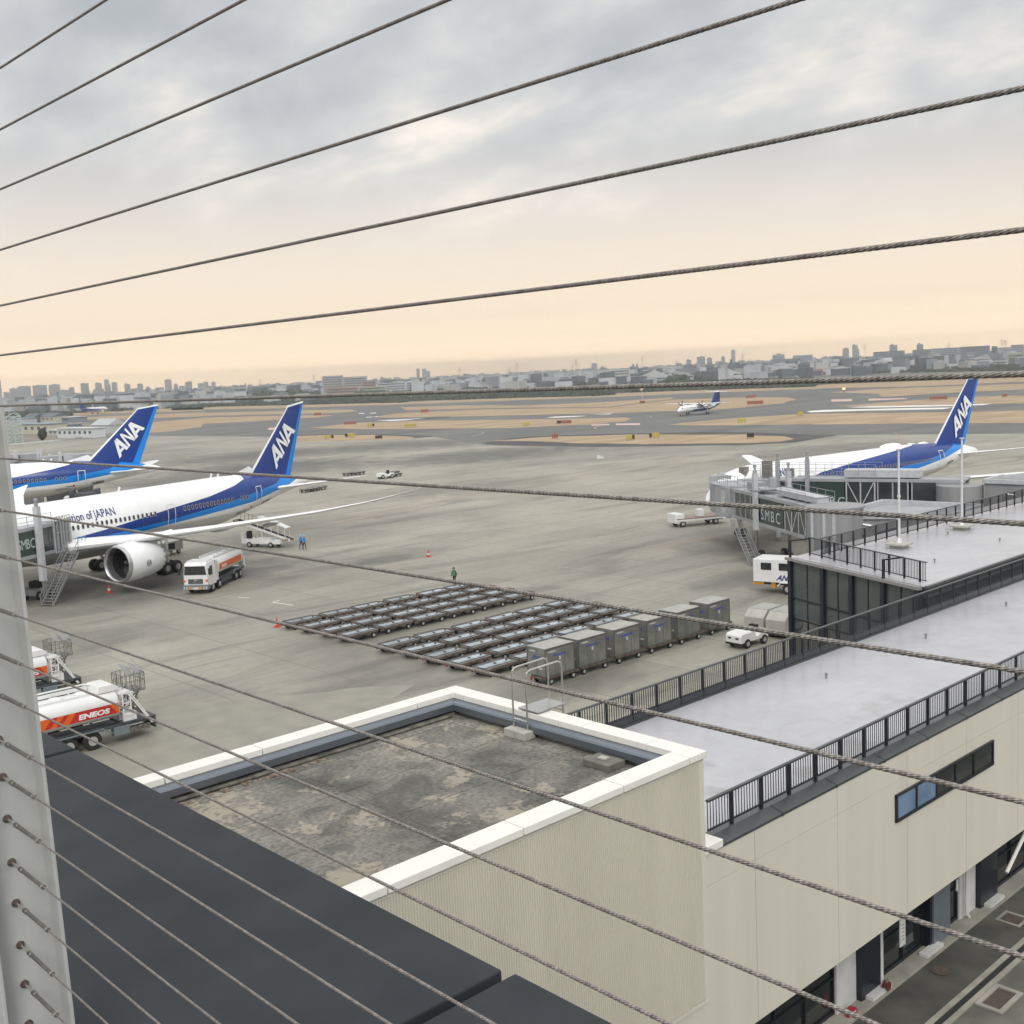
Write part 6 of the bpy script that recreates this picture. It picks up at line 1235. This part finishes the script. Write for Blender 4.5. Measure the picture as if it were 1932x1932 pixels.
# ------------------------------------------------------------------ far city
m_c=[mat('city_%d'%i,c,.8,var=.12,scale=.05) for i,c in enumerate([(.38,.41,.45),(.45,.465,.485),(.21,.235,.265),(.40,.395,.38),(.48,.48,.475),(.33,.235,.21),(.11,.13,.15),(.33,.345,.27)])]
m_w2=mat('city_windows',(.07,.08,.095),.4)
names_=set()
cnt=[0]
def tower(px0,px1,yt,T,dist,mi=0,label=None,name='tower_block',cat='tower block',grp='far towers on the skyline',depth=.8,roof=None,yb=None,win=True,extra=None):
    a=far(*T(px0,yt),dist); b_=far(*T(px1,yt),dist); z=(a[2]+b_[2])/2; d=b_-a; L=math.hypot(d[0],d[1]); ang=math.atan2(d[1],d[0])
    q=thing(name,label or 'x',cat,(a[0],a[1],-.08),ang,grp); dp=max(8,L*depth)
    mb=MB(); mb.box(0,L,0,dp,0,z)
    w_=mb.build('wall',m_c[mi],q)
    if win:
        g_=MB(); fl=max(3.4,z/14); k=fl
        while k<z-1.5: g_.box(L*.06,L*.94,-.25,-.05,k,k+fl*.42); k+=fl
        g_.build('window_rows',m_w2,w_)
    if z>30 or extra: 
        r1_=.15+.3*((px0*7)%10)/10; MB().box(L*r1_,L*(r1_+.4),dp*.2,dp*.7,z,z+max(2.5,z*.035)).build('roof_house',m_c[(mi+2)%3],q)
    if roof is not None: MB().prism([(-.4,z),(L+.4,z),(L*.5,z+roof)],-.4,dp+.4,'y').build('roof',m_c[4],q)
    return q
pos_words={}
def lab(T,i,x,base): return base
sk0=[(30,90,315),(88,165,280),(163,292,260),(305,445,250),(458,570,242),(570,660,295),(655,705,270),(763,842,230),(885,990,285),(900,968,228),(990,1052,235),(1058,1112,222),(1112,1160,310),(1180,1238,237),(1225,1305,280),(1302,1358,235),(1382,1430,267),(1430,1480,290),(1475,1560,270),(1562,1630,195),(1648,1690,240),(1700,1757,255),(1757,1825,215),(1878,1932,233)]
d0=['low hazy block at the left end of the skyline, beside the post','hazy block left of the long flat one','long flat topped hazy block near the post','long hazy block, second of the three broad ones','broad hazy block with straight top, third of the broad ones','lower hazy block right of the broad ones','narrow hazy block before the first separate tower','first separate hazy tower, flat topped','wide lower hazy block under a slim tower','hazy tower rising from a wide lower block','hazy tower with a taller ghostly tower behind','tapered hazy tower right of the paired ones','short hazy block right of the tapered tower','hazy square tower left of a wide low block','wide low hazy block between two towers','slim hazy tower right of the wide low block','small hazy tower at the left of a low group','low hazy block in the middle of a group','broad low hazy block before the tallest left tower','tallest hazy tower of the left skyline','small hazy tower right of the tallest one','stepped low hazy block right of the tallest tower','hazy tower with a notched top above the left blue tail','hazy tower just left of the chimney hill']
for (x0,x1,y),l in zip(sk0,d0): tower(x0,x1,y,T0,5200+(x0*13)%500,0 if x0%2 else 1,l)
tower(988,1034,195,T0,6300,1,'faint ghostly tower behind the left skyline')
for (x0,x1,y),l in zip([(0,48,218),(76,118,220),(275,310,245),(310,345,258),(422,468,242),(1685,1722,170),(1745,1785,178),(1835,1868,172)],['left of two hazy twin towers over the far hedge','right of two hazy twin towers over the far hedge','small hazy tower left of the brick chimney','smaller hazy tower beside it, left of the brick chimney','square hazy block right of the brick chimney','first of three small ghostly towers right of the big depot','second of three small ghostly towers right of the big depot','third of three small ghostly towers right of the big depot']): tower(x0,x1,y,T1,5500,1,l)
for (x0,x1,y),l in zip([(92,125,222),(148,190,222),(190,225,245),(238,265,297),(1758,1815,170),(1838,1885,205)],['slim ghostly tower at the left of the central cluster','widest ghostly tower of the central cluster','lower ghostly tower right of the widest one','shortest ghostly tower of the central cluster','hazy curved top tower right of the pylon pair','small hazy block beside the mast tower']): tower(x0,x1,y,T2,5500,1,l)
m25=2600
for a in [(545,635,330,T2,2300,6,'dark block left of centre behind the first red pylon'),(590,650,285,T2,3600,2,'blue grey stepped block behind the dark one'),(665,715,315,T2,3000,2,'small blue grey block right of the dark one'),(800,870,320,T2,3200,2,'flat grey block between the small block and the pylon pair'),(1690,1728,238,T2,4000,2,'small grey block between pylon and curved tower'),
  (1232,1280,285,T2,4200,2,'low blue grey block on the central ridge'),(572,745,250,T3,2300,2,'long dark blue grey block left of the twin square towers'),(745,845,258,T3,2600,2,'dark block under the twin square towers'),(730,778,200,T3,4200,0,'small stepped hazy tower left of the square one'),(828,910,172,T3,4200,0,'wide square grey tower on the right skyline'),(926,977,183,T3,4200,0,'round topped grey tower right of the wide square one'),(1005,1060,215,T3,4500,0,'low wide hazy block beside a narrow tower'),(1060,1097,170,T3,4500,0,'narrow hazy tower right of the low block'),(1155,1195,108,T3,5600,1,'tall ghostly tower above the right skyline'),(1130,1240,230,T3,1900,6,'dark blocky building with a short chimney'),(1220,1290,205,T3,3800,0,'hazy block by the red chimney'),(1290,1380,215,T3,3400,1,'long low hazy block right of the red chimney'),(1380,1530,210,T3,3400,0,'second long low hazy block, with a small hut'),(1548,1665,150,T3,2900,0,'grey building with a raised top floor'),(1527,1850,190,T3,2600,2,'long dark grey building under the raised one'),(1740,1932,155,T3,3100,0,'broad flat grey building at the middle of the right skyline'),
  (80,138,165,T4,3300,0,'low hazy block left of the paired slim towers'),(148,250,160,T4,3000,2,'low dark hazy block left of the paired slim towers'),(272,332,88,T4,3900,0,'shorter of the paired slim towers at the right'),(360,412,58,T4,3900,0,'taller of the paired slim towers at the right'),(410,426,98,T4,3900,0,'thin wing attached to the taller slim tower'),(553,690,118,T4,2500,2,'long grey apartment block with rounded corner'),(700,775,60,T4,2700,0,'peaked grey apartment tower'),(690,842,110,T4,2400,2,'long block in front of the peaked tower'),(845,910,135,T4,2600,1,'low pale block between peaked tower and long slab'),(912,1100,98,T4,2300,2,'left third of the very long apartment slab'),(950,1012,50,T4,2600,0,'peaked tower over the long apartment slab'),(1080,1340,85,T4,2250,0,'middle third of the very long apartment slab'),(1340,1620,68,T4,2200,2,'right third of the very long apartment slab'),(1635,1690,68,T4,2100,6,'small dark block right of the long slab'),(1690,1810,80,T4,2200,1,'hazy slab at the right skyline'),(1810,1932,55,T4,2100,0,'pale slab at the right edge of the skyline')]:
    tower(*a[:6],a[6],grp='mid distance blocks on the skyline')
# halls, depots and houses nearer the field
for a in [(1125,1330,158,T1,1750,3,'large grey depot with long flat roof, left half',None),(1330,1560,165,T1,1760,3,'large grey depot with long flat roof, right half',None),(1165,1480,262,T1,1600,5,'pinkish low wing in front of the large depot',None),(1515,1640,210,T1,1620,5,'brick red block at the right of the large depot',None),(1475,1740,265,T1,1500,7,'pale yellow green hall before the large depot',None),(1640,1932,228,T1,1650,1,'long grey hall right of the large depot',None),(300,560,290,T1,2300,6,'long dark building with chimneys on the left rise',None),
  (0,62,335,T2,1650,1,'grey hall just left of the ghostly tower cluster',None),(1055,1365,362,T2,1350,4,'long white hangar behind the seventh cable',None),(1365,1487,340,T2,1400,6,'dark low building beside the white hangar',None),(840,945,390,T2,1450,5,'small reddish roofed building left of the white hangar',None),
  (5,192,290,T3,1500,4,'tall white hangar with dark stripe',None),(200,390,310,T3,1700,6,'dark building right of the tall white hangar',None),(272,592,365,T3,1350,4,'white warehouse with low gabled roof',8),(720,800,350,T3,1400,3,'small pale building right of the white warehouse',None),(970,1290,355,T3,1450,3,'pale arched hall behind the cable',9),(1120,1165,305,T3,1900,4,'small white cube on the arched hall',None),(1530,1785,292,T3,1500,3,'pale low pitched hall left of the red sign building',5),(1790,1905,240,T3,1350,6,'dark building with a wide cap roof near the red one',None),
  (-20,95,278,T4,1300,5,'low dark building with orange red front',None),(450,810,222,T4,1700,3,'long pale roofed market hall in front of the woods',5),(640,800,215,T4,1900,3,'pale sloped roof hall under the woods',None),(740,1150,240,T4,1350,6,'long dark roofed depot behind the eighth cable end',7),(100,215,250,T4,1600,1,'grey hall left of the market hall',None),(230,440,262,T4,1500,3,'pale low houses row left of the depot',None),(1480,1620,165,T4,1500,3,'white office block with open floors',None),(1410,1475,130,T4,1800,4,'white and blue small block before the slab',None),(1425,1480,180,T4,1600,4,'pale narrow house before the white office',None),(1640,1790,140,T4,1900,7,'green netted building at the right',None),(1785,1932,125,T4,1500,7,'green and grey five floor building at the right edge',None),(1640,1780,200,T4,1450,4,'white flat roofed shop at the right',None),(1150,1230,215,T4,1500,3,'small pale house right of the dark depot',None),(1240,1400,228,T4,1450,4,'white row of houses before the long slab',None)]:
    tower(*a[:6],a[6],'hall','building','halls and houses beyond the airfield',.5,a[7],extra=False)
m_pyl=mat('pylon_grey',(.20,.20,.21),.6,.3); m_pylr=mat('pylon_red',(.34,.13,.10),.6)
def pylon(px,yt,T,dist,red,label,w=8):
    p=far(*T(px,yt),dist); z=p[2]; q=thing('pylon',label,'pylon',(p[0],p[1],0),math.atan2(p[1],p[0])-pi/2,'lattice pylons beyond the airfield'); mb=MB(); n=8; r=.32 if dist<3000 else .45
    for s in (1,-1):
        for s2_ in (1,-1): mb.bar((s*w/2,s2_*w/2,0),(s*.6,s2_*.6,z),r)
        for k in range(n):
            a=w/2+(.6-w/2)*k/n; b_=w/2+(.6-w/2)*(k+1)/n; mb.bar((-a*s,-a,z*k/n),(b_*s,-b_,z*(k+1)/n),r*.7)
    mb.build('lattice',m_pylr if red else m_pyl,q); mb=MB()
    for f,l in ((.72,1.),(.82,1.1),(.92,.9)): mb.bar((-w*l*.75,0,z*f),(w*l*.75,0,z*f),r*1.2)
    mb.build('cross_arms',m_pylr if red else m_pyl,q)
for a in [(540,198,T1,3000,1,'thin reddish pylon above the left hill'),(1052,150,T1,2600,1,'reddish pylon just left of the large depot'),(168,250,T1,3000,0,'small pylon left of the chimneys'),(505,205,T2,2600,1,'reddish pylon right of the ghostly tower cluster'),(978,205,T2,2000,0,'dark pylon, left of the pylon pair'),(1050,165,T2,2100,1,'red and white pylon, right of the pylon pair'),(1612,125,T2,2200,1,'tall red pylon in the centre right'),(1575,180,T2,3500,0,'thin mast beside the tall red pylon'),(1507,240,T2,3200,0,'small grey pylon left of the tall red one'),(315,160,T3,2400,1,'reddish pylon behind the dark building right of the hangar'),(635,210,T3,3500,0,'small square pylon above the long dark block'),(1262,140,T3,3000,1,'red spire near the short chimney building'),(475,40,T4,2600,0,'grey pylon between slim towers and apartment block'),(1733,0,T4,2500,1,'reddish pylon at the right skyline, taller'),(1762,12,T4,2500,0,'grey pylon at the right skyline, shorter'),(1243,35,T4,3200,0,'small pylon over the very long slab'),(1485,285,T0,2600,0,'hazy pylon before the left skyline'),(1700,285,T0,2600,0,'second hazy pylon before the left skyline'),(845,300,T0,2500,0,'dark lattice mast before the first separate tower')]: pylon(*a)
def chimney(px,w,yt,T,dist,label,mi=6):
    a=far(*T(px-w/2,yt),dist); b_=far(*T(px+w/2,yt),dist); r=np.linalg.norm(b_-a)/2; q=thing('chimney',label,'chimney',(a[0],a[1],0),0,'chimneys beyond the airfield'); MB().tube((0,0,0),(0,0,a[2]),r*1.2,r,12).build('stack',m_c[mi],q); MB().tube((0,0,a[2]),(0,0,a[2]+1.5),r*1.15,r*1.15,12).build('cap',m_c[2],q)
for a in [(365,18,258,T1,2300,'thick dark chimney on the left rise',6),(406,10,232,T1,2400,'thin reddish chimney on the left rise',5),(1097,12,255,T2,2300,'short chimney right of the pylon pair',2),(1870,12,203,T2,1900,'mast tower with a wide head left of the tall white hangar',2),(233,16,248,T3,2000,'left of two stacks beside the tall white hangar',2),(270,16,245,T3,2000,'right of two stacks beside the tall white hangar',2),(1169,24,205,T3,1900,'short square chimney on the dark blocky building',6),(556,18,320,T0,2500,'thin dark chimney before the left skyline',6)]: chimney(*a)
# low city: far too many to count
rnd=random.Random(11); mbs=[MB() for _ in range(5)]
a0=PSI-R(36); a1_=PSI+R(36); _q0=ray(780,720); _q1=ray(590,720); dep0=math.atan2(_q0[1],_q0[0]); dep1=math.atan2(_q1[1],_q1[0])
for k in range(8500):
    dist=(1550 if rnd.random()<.86 else 1180)*math.exp(rnd.random()*1.42) ; an=rnd.uniform(a0,a1_)
    if dep0<an<dep1 and dist<1800: continue
    w=rnd.uniform(6,15)*(1+dist/6000); dpt=rnd.uniform(8,18); h=rnd.choice((4,5,6,6,7,7,8,9,12))*(1+dist/9000*rnd.random()*1.8); x,y=dist*math.cos(an),dist*math.sin(an); th=rnd.uniform(0,pi)
    mb=mbs[rnd.choice((0,0,1,2,2,3))]; c_,s_=math.cos(th),math.sin(th)
    pts=[(x+u*c_-v*s_,y+u*s_+v*c_) for u,v in ((-w/2,-dpt/2),(w/2,-dpt/2),(w/2,dpt/2),(-w/2,dpt/2))]
    mb.add([(*p,-.1) for p in pts]+[(*p,h) for p in pts],[(0,1,5,4),(1,2,6,5),(2,3,7,6),(3,0,4,7)]); mbs[rnd.choice((0,3,4,4,1,2))].add([(*p,h) for p in pts],[(0,1,2,3)])
M=MB(); 
for i,mb in enumerate(mbs): M.m=i; M.add(mb.v,mb.f)
o=M.build('city_houses',[m_c[1],m_c[2],m_c[6],m_c[3],m_c[4]],fixn=False); tag(o,'mass of small hazy houses and low roofs spreading to the horizon','houses',kind='stuff')
m_tree=mat('far_foliage',(.035,.048,.040),.95,c2=(.075,.09,.065),scale=.06); 
def wood(name,label,spans,seed):
    rd=random.Random(seed); mb=MB(); sparse=.45 if name=='garden_trees' else 1.
    for (px0,px1,T,yt,dist) in spans:
        n=int((px1-px0)/3.5*sparse)
        for k in range(n):
            px=px0+(px1-px0)*(k+rd.random())/n; dd=dist*(1+rd.uniform(-.04,.06)); yb_=yt if not isinstance(yt,tuple) else yt[0]+(yt[1]-yt[0])*(px-px0)/(px1-px0); yy_=yb_+rd.uniform(-3,12); p=far(*T(px,yy_),dd)
            if p[2]<3.5: g_=at(T(px,yy_)[0],T(px,yy_)[1]+3.5,0); dd=min(dd,math.hypot(g_[0],g_[1])); p=far(*T(px,yy_),dd)
            zt=max(2.5,p[2]); r=min(rd.uniform(4,8)*(dist/1400),zt*1.1)
            for j in range(3):
                cx_,cy_=p[0]+rd.uniform(-r,r),p[1]+rd.uniform(-r,r); zc_=zt-r*.7-rd.random()*r*.6; rings=[]
                for e in range(5):
                    f=e/4*pi; rr_=r*.75*math.sin(f)+.05; rings.append([(cx_+rr_*math.cos(2*pi*i/7)*rd.uniform(.7,1.25),cy_+rr_*math.sin(2*pi*i/7)*rd.uniform(.7,1.25),zc_-r*.8*math.cos(f)+rd.uniform(-.6,.6)) for i in range(7)])
                mb.loft(rings,cap=False)
            mb.box(p[0]-r*.5,p[0]+r*.5,p[1]-r*.5,p[1]+r*.5,-.1,max(1,zt-r*1.2))
    o=mb.build(name,m_tree,fixn=False); return tag(o,label,'trees',kind='stuff')
wood('wooded_hill','dark wooded rise before the apartment slabs at the right',[(600,820,T4,185,1900),(800,1320,T4,162,1900),(1180,1300,T4,158,1950),(170,450,T4,222,1750)],2)
wood('tree_belt','dark belt of trees along the far edge of the airfield',[(1150,1932,T0,385,1900),(1450,1932,T0,365,2400),(0,250,T1,350,1700),(150,520,T1,325,1900),(520,950,T1,310,1500),(830,880,T1,290,1500),(1000,1050,T1,300,1500),(500,670,T1,262,2400),(1480,1720,T1,300,1450),(1800,1932,T1,300,1500),(0,560,T2,425,1400),(560,760,T2,400,1250),(1130,1700,T2,345,1500),(1590,1680,T2,378,1150),(1770,1860,T2,305,1500),(590,700,T3,345,1300),(850,960,T3,335,1400),(1200,1460,T3,335,1400),(700,1140,T0,470,1250),(1000,1250,T0,462,1300)],4)
wood('field_hedge','low dark hedges and scrub at the field boundary',[(0,1932,T1,(424,384),1180),(0,1932,T2,(498,446),1060),(0,1932,T3,(486,428),980),(0,1932,T4,(392,322),900),(1000,1932,T0,(462,430),1400),(90,650,T0,500,1100)],9)
wood('garden_trees','scattered dark tree clumps among the low houses beyond the airfield',[(0,1932,T2,(452,415),1500),(0,1932,T3,(400,375),1500),(0,1932,T4,(300,262),1500),(200,1932,T1,(385,345),1600),(400,1500,T3,(360,340),2100),(100,1932,T4,(262,232),2000),(300,1800,T2,(400,372),2100)],21)
# near left: buildings beside the apron
sheet('gravel_lot',[G([T0(-200,800),T0(60,835),T0(500,790),T0(1050,735),T0(1240,650),T0(680,590),T0(690,500),T0(200,500),T0(-200,520)])],-.03,mat('gravel_lot',(.15,.145,.125),.95,c2=(.23,.21,.17),scale=.04,world=True))
m_cr=mat('cream_render',(.50,.47,.38),.7); m_rb=mat('roof_blue',(.20,.30,.36),.5); m_rw=mat('roof_white',(.60,.62,.62),.4)
def hut(px0,px1,yt,yb,label,wm,rm,gable=0,win=4,dep=9,name='low_building'):
    a=at(*T0(px0,yb),-.02); b_=at(*T0(px1,yb),-.02); dist=math.hypot(*((a+b_)/2)[:2]); z=far(*T0((px0+px1)/2,yt),dist)[2]; d=b_-a; L=math.hypot(*d[:2]); q=thing(name,label,'building',tuple(a),math.atan2(d[1],d[0]),'buildings beside the apron at the far left')
    w_=MB().box(0,L,0,dep,0,z).build('wall',wm,q)
    if gable: MB().prism([(-.5,z),(dep+.5,z),(dep/2,z+gable)],-.4,L+.4,'x').build('roof',rm,q)
    else: MB().box(-.5,L+.5,-.6,dep+.5,z,z+.35).build('roof',rm,q)
    for k in range(win): x=L*(k+.5)/win; MB().box(x-L/win*.22,x+L/win*.22,-.06,-.01,z*.45,z*.75).build('window',m_w2,w_)
    return q
hut(165,465,622,715,'cream two storey building with flat blue roof at the far left',m_cr,m_rb,0,5,10); hut(550,885,662,752,'long white low shed with a row of dark windows',m_rw,m_rw,0,7,6); hut(875,1035,630,706,'grey barrel like shed right of the long white one',m_c[1],m_c[1],3,1,9); hut(1035,1130,640,690,'small pale roofed shed at the right of the grey one',m_c[1],m_rw,0,2,6)
hut(225,320,560,612,'grey gabled house behind, left one',m_c[2],m_c[6],3,2,10); hut(320,515,548,608,'pale house with dark roof behind the cream building',m_cr,m_c[6],2.5,5,10); hut(515,665,558,603,'wide grey shed beyond the pale house',m_c[2],m_c[1],0,2,12); hut(90,215,570,620,'low grey building behind the lattice tower',m_c[1],m_rb,0,3,10); hut(470,700,625,655,'low dark wall like shed behind the long white one',m_c[2],m_c[2],0,1,5)
hut(465,545,680,728,'small pale shed left of the long white one',m_c[1],m_rw,0,2,5)
a=at(*T0(115,805),0); dist=math.hypot(a[0],a[1]); z=far(*T0(115,520),dist)[2]; q=thing('lattice_tower','pale green steel lattice tower beside the post at the far left','tower',tuple(a),math.atan2(a[1],a[0])-pi/2); mb=MB(); w=4.2
for x in (-w,-1.4,1.4,w): 
    for y in (-w,w): mb.bar((x,y,0),(x*.95,y,z*.92),.45)
for k in range(7):
    zk=z*k/7.4+1
    for y in (-w,w): mb.bar((-w,y,zk),(w,y,zk),.35); mb.bar((-w,y,zk),(-1.4,y,zk+z/8),.28); mb.bar((w,y,zk),(1.4,y,zk+z/8),.28); mb.bar((-1.4,y,zk),(1.4,y,zk+z/8),.28)
    for x in (-w,w): mb.bar((x,-w,zk),(x,w,zk),.35)
mb.build('lattice',mat('pale_green_steel',(.36,.42,.40),.5),q); mb=MB(); 
for s in (-1,0,1): mb.bar((s*w,0,z*.92),(0,0,z+2.5),.3)
mb.build('top_frame',_m['pale_green_steel'],q)
a=at(*T0(408,785),0); q=thing('round_tree','round dark tree before the cream building at the far left','tree',tuple(a)); q.scale=(.42,.42,.5); MB().tube((0,0,0),(0,0,3),.35,.2,8).build('trunk',mat('bark',(.08,.06,.045),.9),q)
mb=MB(); rd=random.Random(8)
for k in range(900):
    u=Vector((rd.gauss(0,1),rd.gauss(0,1),rd.gauss(0,1))).normalized()*(rd.random()**.35); c_=Vector((u.x*4.3,u.y*4.3,6.2+u.z*4.9)); t1=Vector((rd.gauss(0,1),rd.gauss(0,1),rd.gauss(0,1))).normalized()*.6; t2_=t1.cross(u+Vector((.01,0,0))).normalized()*.5; mb.add([c_-t1-t2_,c_+t1-t2_,c_+t1+t2_,c_-t1+t2_],[(0,1,2,3)])
mb.build('crown',m_tree,q,fixn=False)
kb=[at(*T0(x,y),0) for x,y in ((-100,850),(85,820),(500,785),(850,742),(1050,706))]; mb=MB()
for a,b_ in zip(kb,kb[1:]): mb.bar(Vector(a)+Vector((0,0,.3)),Vector(b_)+Vector((0,0,.3)),.5,.6)
tag(mb.build('low_wall',m_rw),'long low white wall along the apron edge at the far left','wall')
# ------------------------------------------------------------------ haze
mh=D.materials.new('haze'); mh.use_nodes=True; t=mh.node_tree; t.nodes.clear(); v=node('ShaderNodeVolumePrincipled'); v.inputs['Color'].default_value=(.86,.94,1.,1); v.inputs['Density'].default_value=.00026; v.inputs['Anisotropy'].default_value=.8
oo=node('ShaderNodeOutputMaterial'); lk(v.outputs[0],oo.inputs['Volume'])
hz=MB().box(-500,6200,-500,6400,-1.2,108).build('haze',mh); tag(hz,kind='stuff',label='thin warm evening haze over the airfield and city',cat='haze')
